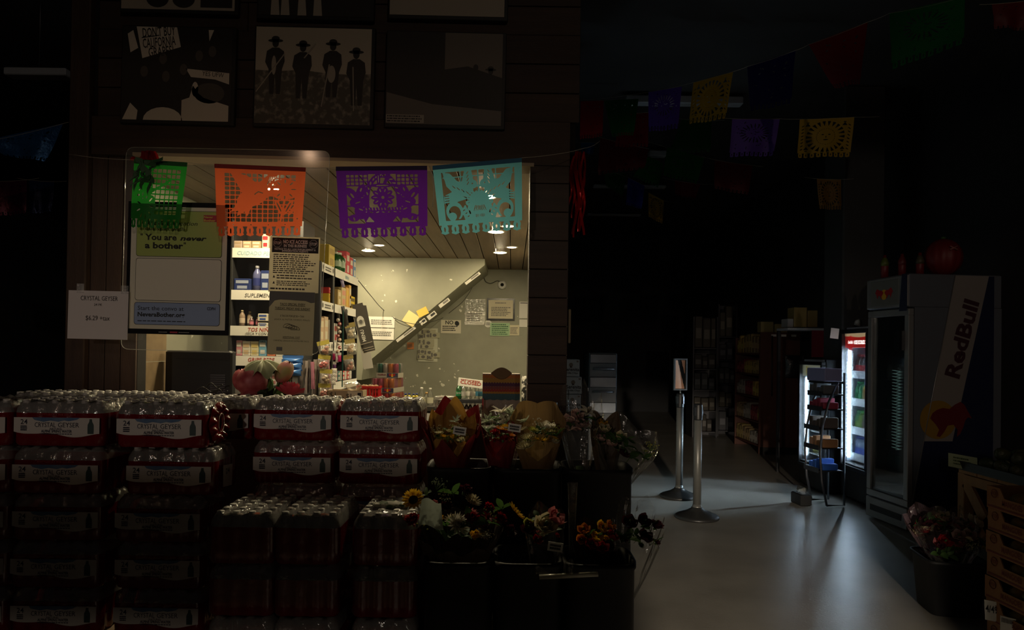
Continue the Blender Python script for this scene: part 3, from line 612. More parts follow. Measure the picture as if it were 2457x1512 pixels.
string('string behind the left post carrying blue foil', [(-60,345,4.6),(165,293,4.5)])
# red tinsel hanging on the shop side of the right post, and red tissue over the green banner
def streamer(label, c, Y, wpx, hpx, m, n=9, seed=1, name='foil_streamer'):
    rnd = random.Random(seed); o = P(c[0], c[1], Y); k = Y/F; mb = MB()
    for i in range(n):
        x = (rnd.random()-.5)*wpx*k; ln = hpx*k*(.6+.4*rnd.random()); w = wpx*k*.14; a = rnd.random()*6; d = (rnd.random()-.5)*.05; pts = []
        mb.grid(lambda u, v, x=x, w=w, a=a, d=d, ln=ln: (x+(u-.5)*w+.012*math.sin(v*7+a), d+.012*math.cos(v*9+a)+(u-.5)*.02*math.sin(v*5+a), -ln*v), 2, 14, False)
    return tag(mb.build(name, m, None, o), label, 'decoration')
foil = mat('red_tinsel', (.50,.012,.012), .22, .4, coat=.3)
streamer('shiny red foil streamer hanging beside the right kiosk post', (1383,366), 3.95, 34, 205, foil, 12, 2)
tis = paper('redtissue', (.35,.012,.012), .4)
o = P(352,372,3.62); mb = MB(); rnd = random.Random(4)
for i in range(9):
    a = rnd.random()*6.28; l = .05+.05*rnd.random(); mb.grid(lambda u, v, a=a, l=l: (math.cos(a)*l*v+(u-.5)*.05*(1-v*.4), -.02*v+.01*math.sin(u*6+a), abs(math.sin(a))*.03*v-.06*v*v+.02*math.sin(v*5+a)), 4, 5, False)
tag(mb.build('tissue_flower', tis, None, o), 'crumpled red tissue flower at the top corner of the acrylic shield', 'decoration')
o = P(350,412,3.56); mb = MB()
for i in range(22):
    a = rnd.random()*6.28; l = .03+.05*rnd.random(); q = (rnd.random()-.5)*.08; q2 = (rnd.random()-.5)*.1
    mb.grid(lambda u, v: (q+math.cos(a)*l*v+(u-.5)*.025*math.sin(math.pi*v), -.01-.01*v, q2+math.sin(a)*l*v+(u-.5)*.02), 2, 4, False)
tag(mb.build('artificial_leaves', mat('dark_leaf', (.02,.08,.02), .6), None, o), 'cluster of dark green artificial leaves over the green banner', 'foliage')
# ---------------------------------------------------------------- kiosk shelves and their goods
shelfm = mat('shelf_black_metal', (.02,.02,.021), .5); stripm = mat('label_strip_white', (.78,.76,.70), .55); redink = mat('red_print', (.45,.06,.04), .7); blueink = mat('pale_blue_print', (.25,.42,.5), .7)
def shelf_unit(label, loc, rz, w, d, zs, strips, z_top, hooks=True):
    t = thing('display_shelf', label, 'shelf', loc, (0,0,rz))
    MB().box(-w/2, w/2, d-.012, d, 0, z_top).build('back_panel', shelfm, t)
    for s in (-1, 1): MB().bevbox(s*w/2-.012, s*w/2+.012, .0, d, 0, z_top, .002).build('upright', shelfm, t)
    for z, st in zip(zs, strips):
        b = MB().bevbox(-w/2+.014, w/2-.014, .004, d-.014, z-.02, z, .002).build('shelf_board', shelfm, t)
        if st is None: continue
        s = MB().box(-w/2+.005, w/2-.005, -.006, -.003, z-.066, z+.002).build('label_strip', stripm, b)
        m = MB()
        if st:
            x = -.02
            m.text(st[0], .026, x, z-.036 if len(st) > 1 and st[1] else z-.047, -.0075, None, bold=.012, shear=.2)
            if len(st) > 1 and st[1]: m2 = MB(); m2.text(st[1], .017, x, z-.06, -.0075, None, shear=.2); m2.build('strip_lettering', ink, b)
            m.build('strip_lettering', {'r': redink, 'b': blueink, 'g': inkfade}[st[2] if len(st) > 2 else 'g'], b)
        else:
            for s_ in (-1, 1):
                c = MB(); c.ell(s_*w*.4, z-.03, .018, .02, -.0075, 12); c.build('strip_badge', inkfade, b)
            m.lines(-.09, .09, z-.052, z-.014, 2, -.0075, jag=.1, th=.3); m.build('strip_lettering', inkfade, b)
    return t
Y0 = 4.95; ax0, ax1 = P(553,700,Y0).x, P(722,700,Y0).x
ZA = [P(600, y, Y0).z for y in (596, 697, 783, 855, 925)]
shelf_unit('black pharmacy shelf with white Spanish labels facing the window', ((ax0+ax1)/2, Y0, 0), 0, ax1-ax0, .28, ZA,
           [('CUIDADO PERSONAL', None, 'b'), ('SUPLEMENTOS', None, 'g'), ('TOS NIÑOS', '(SECA Y CON FLEMA)', 'r'), ('GRIPE BEBE', '(RESFRIADO)', 'r'), None], 2.3)
SX = -1.42; ZC = [2.05, 1.765, 1.46, 1.14]
shelf_unit('near black side shelf partly hidden behind the taco flyer', (SX, 5.435, 0), R(90), .36, .26, ZC, [(), (), (), ()], 2.06)
shelf_unit('far black side shelf with red and yellow cartons beside the back wall', (SX, 6.07, 0), R(90), .85, .26, ZC, [('BEBIDAS', None, 'b'), ('JUGO', None, 'g'), (), ('DULCES', 'SURTIDOS', 'g')], 2.06)
def pmat(c, rough=.45): return mat('pack_%d_%d_%d' % tuple(int(x*255) for x in c), c, rough)
def carton(label, x0, x1, y0, y1, z0, z1, c, c2=None, face='y', group='goods on the kiosk shelves', name='carton', cat='box'):
    cx, cy = (x0+x1)/2, (y0+y1)/2; w, d, h = x1-x0, y1-y0, z1-z0
    o = MB().bevbox(-w/2, w/2, -d/2, d/2, 0, h, min(.003, w*.1)).build(name, pmat(c), None, (cx, cy, z0)); tag(o, label, cat, group)
    if c2:
        m = MB()
        if face == 'y':
            m.rect(-w*.38, w*.38, h*.60, h*.85, -d/2-.0012); m.rect(-w*.3, w*.3, h*.15, h*.4, -d/2-.0012)
        else:
            m.flatpoly([(-d*.38,h*.6),(d*.38,h*.6),(d*.38,h*.85),(-d*.38,h*.85)], (w/2+.0012,0,0), (0,1,0)); m.flatpoly([(-d*.3,h*.12),(d*.3,h*.12),(d*.3,h*.42),(-d*.3,h*.42)], (w/2+.0012,0,0), (0,1,0))
        m.build('printed_panel', pmat(c2), o)
    return o
def bottle(label, x, y, z, r, h, c, capc, labc=None, see=None, group='goods on the kiosk shelves', name='bottle', cat='bottle'):
    t = thing(name, label, cat, (x, y, z), group=group)
    m = see or pmat(c, .25)
    MB().lathe([(r*.8,0),(r,.004),(r,h*.62),(r*.86,h*.72),(r*.42,h*.86),(r*.36,h*.9)], 14).build('body', m, t)
    MB().lathe([(r*.46,h*.885),(r*.46,h*.985),(r*.4,h)], 12).build('cap', pmat(capc), t)
    if labc: MB().lathe([(r*1.02,h*.2),(r*1.02,h*.5)], 14, cap=False).build('wrap_label', pmat(labc), t)
    return t
def onA(px0, px1, pyt, row): a, b = P(px0, 700, Y0).x, P(px1, 700, Y0).x; z = ZA[row]+.001; return a, b, z, P(600, pyt, Y0).z
tan, navy, cream, pink, sky_, yel, redc, grn = (.45,.33,.2), (.015,.03,.13), (.7,.62,.45), (.62,.28,.32), (.18,.42,.62), (.75,.5,.05), (.55,.03,.04), (.03,.16,.06)
for i, (a, b, t, c, c2, nm) in enumerate([(556,576,577,(.5,.38,.3),tan,'brown'),(577,598,577,tan,cream,'tan'),(599,621,577,(.4,.3,.17),cream,'tan printed'),(624,640,560,cream,redc,'cream'),(660,684,570,(.3,.2,.12),cream,'dark brown')]):
    x0, x1, z0, z1 = onA(a, b, t, 0); carton('%s soap carton, %s from left on the top pharmacy shelf' % (nm, ORD[i]), x0, x1, Y0+.02, Y0+.1, z0, z1, c, c2)
for i, (a, b, t) in enumerate([(558,598,668),(622,644,648),(664,690,655)]):
    x0, x1, z0, z1 = onA(a, b, t, 1); carton('navy skin cream carton, %s from left on the personal care shelf' % ORD[i], x0, x1, Y0+.02, Y0+.1, z0, z1, navy, (.3,.34,.45))
x0, x1, z0, z1 = onA(600, 621, 636, 1); bottle('navy lotion bottle standing between navy cartons', (x0+x1)/2, Y0+.05, z0, (x1-x0)/2, z1-z0, (.10,.11,.24), (.4,.4,.45), (.02,.03,.15))
for i, (a, b, t, c, cc, lc, nm) in enumerate([(570,584,744,(.30,.22,.16),(.6,.5,.3),(.55,.45,.35),'tall brown'),(585,598,746,(.34,.26,.18),(.6,.5,.3),(.6,.52,.42),'brown'),(594,605,760,(.16,.08,.08),(.72,.7,.66),(.6,.2,.25),'small pink labelled'),(606,617,760,(.16,.08,.08),(.72,.7,.66),(.6,.2,.25),'small pink labelled'),(664,680,752,cream,(.1,.2,.5),sky_,'cream')]):
    x0, x1, z0, z1 = onA(a, b, t, 2); bottle('%s medicine bottle, %s from left on the cough shelf' % (nm, ORD[i]), (x0+x1)/2+.002, Y0+.035+.03*(i % 2), z0, (x1-x0)/2, z1-z0, c, cc, lc)
for i, (t, bt) in enumerate([(752,770),(774,783)]):
    x0, x1, z0, z1 = onA(617, 641, t, 2); carton('rounded blue and cream ointment tub, %s of two stacked' % ('upper', 'lower')[i], x0, x1, Y0+.02, Y0+.08, P(600, bt, Y0).z, z1, (.62,.58,.48), (.05,.09,.3), name='ointment_tub')
for i, (a, b, t, c, c2, nm) in enumerate([(566,580,817,pink,(.7,.66,.6),'pink'),(581,600,819,(.72,.68,.58),(.68,.5,.3),'cream and tan'),(601,620,819,(.72,.66,.45),(.7,.55,.2),'pale yellow'),(621,639,816,sky_,(.75,.75,.72),'light blue'),(641,660,818,(.62,.2,.1),cream,'red'),(662,680,818,(.7,.68,.6),redc,'white and red')]):
    x0, x1, z0, z1 = onA(a, b, t, 3); o = carton('%s cold remedy carton, %s from left on the flu shelf' % (nm, ORD[i]), x0, x1, Y0+.02, Y0+.1, z0, z1, c, c2)
    if i == 3: MB().text('TUKOL', .014, 0, (z1-z0)*.85, -.042, .045, bold=.02).build('lettering', ink, o)
for i, (a, b, t, c) in enumerate([(640,652,897,(.72,.66,.6)),(653,665,897,(.7,.62,.6)),(684,700,893,(.1,.1,.1)),(702,718,893,(.14,.13,.11))]):
    x0, x1, z0, z1 = onA(a, b, t, 4); carton('%s carton, %s from left on the lowest pharmacy shelf' % ('white' if i < 2 else 'dark', ORD[i]), x0, x1, Y0+.02, Y0+.1, z0, z1, c, (.5,.2,.2) if i < 2 else None)
def sideitem(px0, px1, pyt, row): # standing on the side shelves, seen from their right face
    a, b = PX(px0, 760, SX-.02), PX(px1, 760, SX-.02); y0, y1 = a.y, b.y; zt = PX((px0+px1)/2, pyt, SX-.02).z; return SX-.1, SX-.02, y0+.002, y1-.002, ZC[row]+.001, zt
for i, (a, b, t, c, c2, nm) in enumerate([(787,801,588,(.62,.45,.06),(.4,.26,.03),'big yellow'),(822,828,612,redc,(.8,.7,.66),'red and white'),(829,837,603,(.62,.03,.06),(.75,.6,.55),'tall bright red'),(838,845,617,(.66,.05,.06),(.8,.7,.6),'red'),(846,852,621,(.12,.3,.6),(.75,.72,.68),'blue and white')]):
    carton('%s carton, %s from left on top of the side shelves' % (nm, ORD[i]), *sideitem(a, b, t, 0), c, c2, 'x')
for i, (a, b) in enumerate(((803,811),(812,820))):
    x0, x1, y0, y1, z0, z1 = sideitem(a, b, 603+i*2, 0); bottle('green glass bottle, %s of two beside the red cartons' % ('left', 'right')[i], (x0+x1)/2+.02, (y0+y1)/2, z0, (y1-y0)/2, z1-z0, (.02,.09,.025), (.6,.58,.5), (.3,.4,.28))
for i, (a, b, t, c, c2, nm) in enumerate([(789,798,705,yel,(.3,.1,.02),'yellow tinned'),(810,818,695,(.5,.36,.14),(.7,.6,.4),'tan packet'),(819,829,690,(.62,.5,.25),(.7,.3,.2),'cream and red'),(830,836,690,(.75,.42,.12),yel,'orange'),(837,842,684,(.72,.42,.1),cream,'orange and cream'),(839,851,711,(.75,.55,.03),(.15,.1,.02),'bright yellow')]):
    carton('%s box, %s from left on the second side shelf' % (nm, ORD[i]), *sideitem(a, b, t, 1), c, c2, 'x')
o = carton('red tin resting above the yellow tin on the side shelf', *sideitem(789, 797, 690, 1)[:4], PX(793, 705, SX-.02).z, PX(793, 690, SX-.02).z, (.55,.05,.05), (.7,.6,.5), 'x', name='tin')
for i, (a, b, t, c, c2, nm) in enumerate([(768,778,762,(.6,.42,.28),cream,'peach'),(779,788,760,(.62,.45,.3),(.7,.65,.5),'pale orange'),(790,799,768,(.55,.5,.42),(.1,.1,.1),'black and white'),(802,810,776,(.5,.5,.46),(.5,.1,.1),'grey')]):
    carton('%s packet, %s from left on the third side shelf' % (nm, ORD[i]), *sideitem(a, b, t, 2), c, c2, 'x')
for i, (a, b, c, nm) in enumerate([(807,812,(.6,.2,.3),'pink'),(813,818,(.06,.22,.22),'teal'),(819,823,(.62,.58,.5),'white'),(824,829,(.6,.04,.05),'red'),(830,834,(.65,.6,.55),'pale'),(835,840,(.55,.06,.06),'dark red'),(841,846,(.6,.55,.5),'cream')]):
    carton('slim %s candy box, %s from left on the lowest side shelf' % (nm, ORD[i]), *sideitem(a, b, 890, 3), c, (.7,.66,.6), 'x')
# bags and strips hung from the shelf edges
cello = clear('crinkled_cellophane', (.97,.96,.92), .10, (.85,.82,.72), .12, .16, .8, bump=(45, .8))
def pillow(w, h, d, n=8):
    def f(u, v):
        b = (math.sin(math.pi*u)*math.sin(math.pi*v))**.5; return ((u-.5)*w*(1-.08*math.sin(math.pi*v)), -d*b-.004*math.sin(u*17)*math.sin(v*13), -v*h)
    m = MB(); m.grid(f, n, n); m.grid(lambda u, v: (f(1-u, v)[0], -f(1-u, v)[1], f(u, v)[2]), n, n); return m
def hung_bag(label, px, py, Y, wpx, hpx, c, cardc=None, rz=0., fill=None, name='snack_bag', group='bags hung from the kiosk shelves', tilt=0.):
    k = Y/F; w, h = wpx*k, hpx*k; t = thing(name, label, 'bag', P(px, py, Y), (0, tilt, rz), group)
    ch = h*.28 if cardc else 0
    if cardc: MB().box(-w/2, w/2, -.002, .002, -ch, 0).build('header_card', pmat(cardc), t)
    MB().add(*(lambda m: ([(a,b,z-ch) for a,b,z in m.v], m.f))(pillow(w, h-ch, w*.22)), True).build('pouch', cello if fill else pmat(c, .3), t)
    if fill:
        r = random.Random(int(px)); m = MB()
        for i in range(7): m.lathe([(.0,-1),(.7,-.7),(1,0),(.7,.7),(.0,1)], 8, cap=False); a = w*.17; s = len(m.v)-40; m.xf(Matrix.Translation(((r.random()-.5)*w*.5, (r.random()-.5)*w*.12, -ch-(h-ch)*(.25+.55*r.random()))) @ Matrix.Scale(a, 4), s)
        m.build('contents', pmat(fill), t)
    return t
for i, (py, c) in enumerate(((853,(.04,.14,.40)),(862,(.05,.16,.44)),(880,(.05,.16,.42)))):
    hung_bag('blue snack pouch, %s in the blue bundle' % ('topmost', 'middle', 'lowest')[i], 703-2*i, py, 4.86-.012*i, 50, 22+(i == 1)*6, c, (.06,.18,.48), name='snack_pouch')
rnd = random.Random(11)
for i in range(9):
    px = 728+i*7.2; py = 862+rnd.random()*8; c = [(.16,.13,.11),(.35,.30,.27),(.12,.10,.09),(.45,.18,.24),(.3,.26,.22)][i % 5]
    hung_bag('slim %s hanging packet, %s from left below the taco flyer' % (('dark', 'grey', 'black', 'pink', 'tan')[i % 5], ORD[i]), px, py, 4.93+.02*(i % 3), 9, 62+rnd.random()*34, c, None, name='hanging_packet', tilt=R(rnd.uniform(-6, 6)))
for i in range(4):
    hung_bag('clear candy bag with yellow card, %s from the top of its strip' % ORD[i], 776+[-2,3,7,3][i], 818+34*i, 4.85, 29, 36, (.6,.5,.2), (.62,.52,.10), R(20), [(.45,.2,.14),(.5,.08,.08),(.35,.25,.16),(.42,.12,.10)][i], tilt=R([-14,6,4,0][i]))
for i in range(3):
    hung_bag('clear nut bag with olive card, %s from the top of its strip' % ORD[i], 838+[0,0,-4][i], 775+38*i, 5.9, 26, 40, (.6,.5,.2), (.35,.27,.08), R(35), [(.6,.5,.36),(.55,.38,.24),(.4,.14,.1)][i], tilt=R(-12))
m = MB()
tag(m.box(-.004,.004,-.004,.004,-.62,0).build('hanging_strip', mat('green_strip', (.01,.08,.07), .4), None, P(824, 745, 5.75)), 'dark green plastic hanging strip between the shelf bags', 'strip')
for i in range(9):
    c = P(811+(i % 2)*4, 768+i*9.5, 5.6); t = thing('lollipop', 'lollipop with pale wrapper, %s from the top of the dark strip' % ORD[i], 'candy', c, (R(90), 0, R(30)), 'lollipops on the strip')
    MB().lathe([(.0,-.012),(.012,-.007),(.015,0),(.012,.007),(.0,.012)], 10, cap=False).build('candy_ball', pmat([(.6,.55,.5),(.4,.08,.08),(.6,.4,.3)][i % 3], .3), t)
    MB().lathe([(.005,.012),(.006,.016),(.002,.017)], 8).build('wrapper_knot', pmat((.75,.72,.66)), t)
for i, (px, py, c, nm) in enumerate([(802,842,(.45,.02,.12),'magenta'),(809,848,(.6,.5,.48),'white'),(815,846,(.5,.03,.15),'crimson'),(803,868,(.12,.03,.14),'plum')]):
    hung_bag('%s gum packet, %s from left in the middle of the strips' % (nm, ORD[i]), px, py, 5.55, 8, 22, c, (.6,.58,.55), R(25), name='gum_packet')
for i in range(4):
    hung_bag('white sachet, %s from the top beside the lowest side shelf' % ORD[i], 802-i, 884+i*9, 5.4, 14, 13, (.6,.56,.5), None, R(30), name='sachet')
hung_bag('lilac striped pouch hung under the red cartons', 818, 664, 5.9, 9, 26, (.35,.3,.5), (.5,.4,.6), R(35), name='snack_pouch', tilt=R(-15))
for i, (px, py, hp) in enumerate(((809,738,52),(822,735,50),(828,742,40))):
    hung_bag('shiny dark wrapped packet, %s from left under the second side shelf' % ORD[i], px, py, 5.8, 9, hp, (.05,.045,.04), None, R(30), name='hanging_packet', tilt=R(-8))
# menus hanging at the shelf end
for i in range(4):
    a = P(851+2.5*i, 738+i*2-6*(i == 3), 6.62+.02*i); k = 6.6/F; w, h = 30*k, (112-i*6)*k
    t = thing('hanging_menu', 'black menu board, %s' % ('backmost of the tilted bundle', 'second of the tilted bundle', 'third of the tilted bundle', 'frontmost of the bundle, with a round white badge')[i], 'menu', a+Vector((0,-.1*i,0)), (0, R(-13-1*i), R(34)), 'menus hung at the shelf end')
    MB().box(0, w, -.002, .002, -h, 0).build('board', mat('menu_black', (.05,.042,.034), .5), t); MB().box(-.003, 0, -.003, .003, -h, 0).build('pale_edge', mat('menu_edge', (.6,.52,.42), .6), t)
    MB().box(0, w, -.003, .003, -h-.004, -h).build('pale_edge', MATS['menu_edge'], t)
    if i == 3:
        m = MB(); m.ell(w*.48, -h*.42, w*.3, w*.36, -.003); m.rect(w*.18, w*.78, -h*.42-w*.5, -h*.42, -.003); m.build('badge', white, t); MB().text('MENU', h*.09, 0, 0, 0, h*.3, bold=.02, rot=R(90), o=(w*.52, -.003, -h*.8)).build('lettering', white, t)
        MB().ell(w*.48, -h*.45, w*.14, w*.16, -.0036).build('badge_mark', inkfade, t)
tag(MB().box(-.05,.05,0,.002,-.22,0).build('hanging_card', white, None, P(876,842-8,7.3), (0,R(-10),0)), 'white card hanging behind the tilted black menus', 'paper')
# ---------------------------------------------------------------- papers, cables and camera on the kiosk back walls
ST = YF-.008; RB = YB-.008
o, w, h = sheet('schedule_sheet', 'upper white table sheet on the stair wall', 'paper', (878,760,947,786), ST, white, tilt=R(.8)); MB().lines(-.32*w,.42*w,-.25*h,.25*h,3,-.002,jag=.05).build('lettering', inkfade, o)
o, w, h = sheet('schedule_sheet', 'lower white table sheet on the stair wall', 'paper', (880,788,945,815), ST, white, tilt=R(.8)); MB().lines(-.3*w,.42*w,-.2*h,.25*h,3,-.002,jag=.05).build('lettering', inkfade, o)
sheet('envelope', 'pale yellow envelope tilted beside the stair edge', 'envelope', (970,750,1001,780), ST, mat('manila', (.80,.66,.30), .7), tilt=R(33))
sheet('envelope', 'golden envelope tilted higher on the stair edge', 'envelope', (1001,740,1027,758), ST, mat('golden_paper', (.78,.53,.10), .7), tilt=R(-27))
dang = -math.atan2(t0.z-t1.z, t0.x-t1.x)
for lab, (x, y, l, ww) in {'long white label strip low on the stair edge': (974,802,56,7), 'white sticker block midway on the stair edge': (1036,757,24,11), 'curled white paper above the middle of the stair edge': (1066,727,30,9), 'long white strip high on the stair edge': (1134,668,44,7), 'small taped scrap on the stair edge': (1015,772,16,11)}.items():
    o, w, h = sheet('stair_label', lab, 'label', (x-l/2, y-ww/2, x+l/2, y+ww/2), ST-.004, mat('aged_label', (.5,.48,.42), .7), tilt=R(-38)); MB().rect(-.1*w,.4*w,-.2*h,.3*h,-.0015).build('print_block', ink if 'block' in lab or 'scrap' in lab else inkfade, o)
o, w, h = sheet('certificate', 'black framed certificate on the kiosk back wall', 'picture frame', (1168,716,1235,769), RB-.01, blackg, th=.016)
p = MB().rect(-.44*w,.44*w,-.42*h,.42*h,-.001).build('certificate_paper', mat('certificate_cream', (.66,.60,.45), .7), o); m = MB(); m.lines(-.34*w,.36*w,-.32*h,.12*h,6,-.002); m.lines(-.2*w,.2*w,.25*h,.33*h,1,-.002); m.build('lettering', inkfade, p)
o, w, h = sheet('plastic_sleeve', 'clear plastic sleeve with a white form inside', 'sleeve', (1115,718,1165,780), RB, clear('sleeve_film', (.98,.98,.97), .12, (.85,.85,.8), .1, .14, .8, bump=(25, .8))); p = MB().box(-.47*w,.47*w,.003,.006,-.5*h,.02*h).build('form', white, o); MB().lines(-.4*w,.42*w,-.35*h,-.02*h,5,-.0015).build('lettering', inkfade, o)
o, w, h = sheet('paper_note', 'white handwritten sign starting with NO', 'note', (1058,768,1106,800), RB, mat('note_cream', (.70,.65,.52), .7)); m = MB(); m.text('NO', .27*h, -.08*w, .18*h, -.002, bold=.02); m.lines(-.42*w,.38*w,-.35*h,.1*h,3,-.002); m.ell(.3*w,.25*h,.11*w,.19*h,-.002,12,.5); m.build('lettering', ink, o)
o, w, h = sheet('paper_note', 'green handwritten note below the certificate', 'note', (1176,775,1223,806), RB-.004, mat('note_green', (.40,.60,.36), .7)); MB().lines(-.42*w,.44*w,-.44*h,.44*h,6,-.002).build('lettering', mat('green_ink', (.05,.14,.07), .7), o)
o, w, h = sheet('paper_note', 'cream receipt beside the green note', 'note', (1222,780,1246,805), RB, mat('receipt_cream', (.68,.62,.44), .7)); MB().lines(-.4*w,.4*w,-.4*h,.3*h,5,-.002).build('lettering', inkfade, o)
o, w, h = sheet('paper_note', 'small orange sticky note under the stair', 'note', (977,822,993,838), RB, mat('note_orange', (.62,.22,.07), .7)); MB().lines(-.4*w,.4*w,-.3*h,.35*h,4,-.002).build('lettering', inkfade, o)
o, w, h = sheet('wall_paper', 'upper white paper at the right edge of the back wall', 'paper', (1246,724,1272,764), RB, white); MB().rect(-.42*w,.5*w,.4*h,.44*h,-.002).build('print_block', ink, o)
sheet('wall_paper', 'lower white paper at the right edge of the back wall', 'paper', (1246,767,1272,785), RB, white)
c = P(1171,777,RB); t = thing('round_sticker', 'round white sticker beside the green note', 'sticker', c); m = MB(); m.ell(0,0,.048,.048,0,24); m.build('disc', white, t); m = MB(); m.lines(-.025,.025,-.02,.02,3,-.002,jag=0); m.build('print_block', ink, t)
# sheet of banknotes
o, w, h = sheet('banknote_sheet', 'paper covered with taped banknotes on the back wall', 'banknotes', (1004,788,1050,868), RB, mat('backing_paper', (.60,.60,.48), .7)); bill = mat('banknote', (.45,.43,.31), .7)
for i, (x, y, ww, hh) in enumerate([(1010,791,1045,803),(1004,802,1022,814),(1015,800,1040,812),(1030,798,1055,811),(1004,815,1030,826),(1014,814,1042,832),(1008,827,1040,837),(1003,838,1025,850),(1018,840,1044,852),(1002,851,1030,862),(1024,852,1042,864),(1034,845,1056,858)]):
    k = RB/F; b = MB().box((x-1027)*k, (ww-1027)*k, -.004-.0012*i, -.003-.0012*i, -(hh-828)*k, -(y-828)*k).build('banknote', bill, o)
    m = MB(); m.ell(((x+ww)/2-1027)*k, -((y+hh)/2-828)*k, .025, .02, -.0045-.0012*i, 12); m.rect((x-1026)*k, (x-1022)*k, -(hh-829.5)*k, -(y-826.5)*k, -.0045-.0012*i); m.build('banknote_print', inkfade, b)
# dome camera and cables
c = P(1205,684,RB); t = thing('dome_camera', 'white dome security camera on the back wall', 'camera', c, (R(90),0,0)); MB().lathe([(.055,0),(.056,.015),(.05,.028),(.03,.034)], 24).build('housing', whitep, t); MB().lathe([(.024,.03),(.02,.045),(.01,.052),(0,.054)], 16, cap=False).build('lens_dome', blackg, t)
cab = mat('cable_black', (.02,.02,.018), .5)
def cable(label, pts, r=.004):
    q = [P(*p) for p in pts]; out = []
    for i in range(len(q)-1):
        p0, p1, p2, p3 = q[max(i-1,0)], q[i], q[i+1], q[min(i+2,len(q)-1)]
        for k in range(6):
            t = k/6; out.append(.5*((2*p1)+(p2-p0)*t+(2*p0-5*p1+4*p2-p3)*t*t+(3*p1-p0-3*p2+p3)*t**3))
    out.append(q[-1]); return tag(MB().tube(out, r, 6).build('cable', cab), label, 'cable')
cable('black cable running to the dome camera', [(1152,652,RB-.02),(1160,664,RB-.02),(1166,676,RB-.02),(1178,680,RB-.02),(1192,674,RB-.02),(1200,676,RB-.02)])
cable('long black cable drooping across the stair wall from the shelf', [(858,671,6.6),(890,710,7.3),(918,742,ST-.02),(955,768,ST-.02),(1000,778,ST-.03),(1015,770,ST-.03)])
cable('thin black cable looping under the stair edge', [(1015,778,ST-.02),(1060,764,RB-.03),(1085,745,RB-.03),(1112,722,RB-.03),(1132,692,RB-.03),(1146,664,RB-.03)], .003)
# things hung on the right kiosk wall
for i, (y0, y1, px, c) in enumerate([(752,892,1256,(.018,.018,.017)),(760,880,1262,(.03,.03,.028)),(748,812,1266,(.5,.5,.47))]):
    Y = 6.6+.5*i; a = P(px, y0, Y); b = P(px, y1, Y); t = thing('hanging_clipboard', ('black board hung nearest the window on the right kiosk wall', 'second black board hung on the right kiosk wall', 'pale board hung deepest on the right kiosk wall')[i], 'clipboard', (KX1-.03-.012*i, Y, a.z), (0,0,0), 'boards hung on the right kiosk wall')
    MB().bevbox(-.012,.012,-.22,.22,b.z-a.z,0,.003).build('board', pmat(c), t); MB().box(-.016,.016,-.03,.03,-.02,.01).build('clip', steel, t)
cwr = P(1256, 902, 5.2)
t = thing('plastic_bag', 'crumpled black and white plastic bag hung by the right post', 'bag', cwr+Vector((.02,0,0)))
MB().add(*(lambda m: (m.v, m.f))(pillow(.07,.3,.03)), True).build('pouch', mat('bag_blotches', (.02,.02,.02), .35, noise=(22, (.62,.6,.54), .5, .56), bump=(30,.6)), t)
# ---------------------------------------------------------------- counter tops and what stands on them
cwood = mat('counter_dark', (.03,.025,.02), .5)
struct(MB().bevbox(xo, xp, WY+.10, 4.42, .98, 1.02, .004).build('trim_7', cwood)); struct(MB().box(xo, xp, WY+.13, 4.36, .012, .98).build('trim_8', cwood))
t = thing('back_counter', 'dark counter along the kiosk back wall', 'counter', (-.5, 7.35, .012)); MB().bevbox(-.72,.72,-.42,.4,.81,.85,.004).build('worktop', cwood, t); MB().box(-.70,.70,-.38,.4,0,.81).build('body', cwood, t)
tray_c = mat('tray_card', (.62,.58,.5), .6); bull_r = mat('emblem_red', (.40,.012,.02), .5); bull_y = mat('emblem_yellow', (.72,.42,.02), .5); navyb = mat('tray_navy', (.03,.04,.12), .6)
BULL = [(0,.1),(.06,.2),(.16,.26),(.3,.3),(.46,.28),(.58,.36),(.72,.42),(.82,.36),(.9,.24),(1,.1),(.9,.12),(.84,.06),(.8,-.06),(.72,-.2),(.64,-.26),(.66,-.12),(.56,-.02),(.42,-.04),(.34,-.16),(.24,-.26),(.16,-.24),(.22,-.12),(.14,-.02)]
def bulls(s, o, u=(1,0,0), v=(0,0,1), sun=1.):
    m = MB(); q = [(s*.42*math.cos(2*math.pi*i/20)*sun, s*.42*math.sin(2*math.pi*i/20)*sun) for i in range(20)]; m.flatpoly(q, o, u, v)
    r = MB(); n = Vector(u).cross(Vector(v))*.0012; oo = Vector(o)+n
    r.flatpoly([(s*(.06+a*.9), s*b) for a, b in BULL], oo, u, v); r.flatpoly([(-s*(.06+a*.9), s*b) for a, b in BULL][::-1], oo, u, v); return m, r
canm = [mat('can_teal', (.03,.14,.11), .25, .6), mat('can_copper', (.52,.16,.035), .25, .6), mat('can_rose', (.42,.08,.14), .25, .6), mat('can_silver', (.45,.42,.4), .25, .6), mat('can_red', (.42,.03,.03), .25, .6)]
canme = MB().lathe([(.022,0),(.0265,.006),(.0265,.118),(.023,.128),(.0235,.133)], 14).mesh('can'); canlid = MB().lathe([(.0235,.1335),(.02,.131)], 14).mesh('lid')
canlid.materials.append(steel); canmes = []
for m in canm: me = canme.copy(); me.materials.append(m); canmes.append(me)
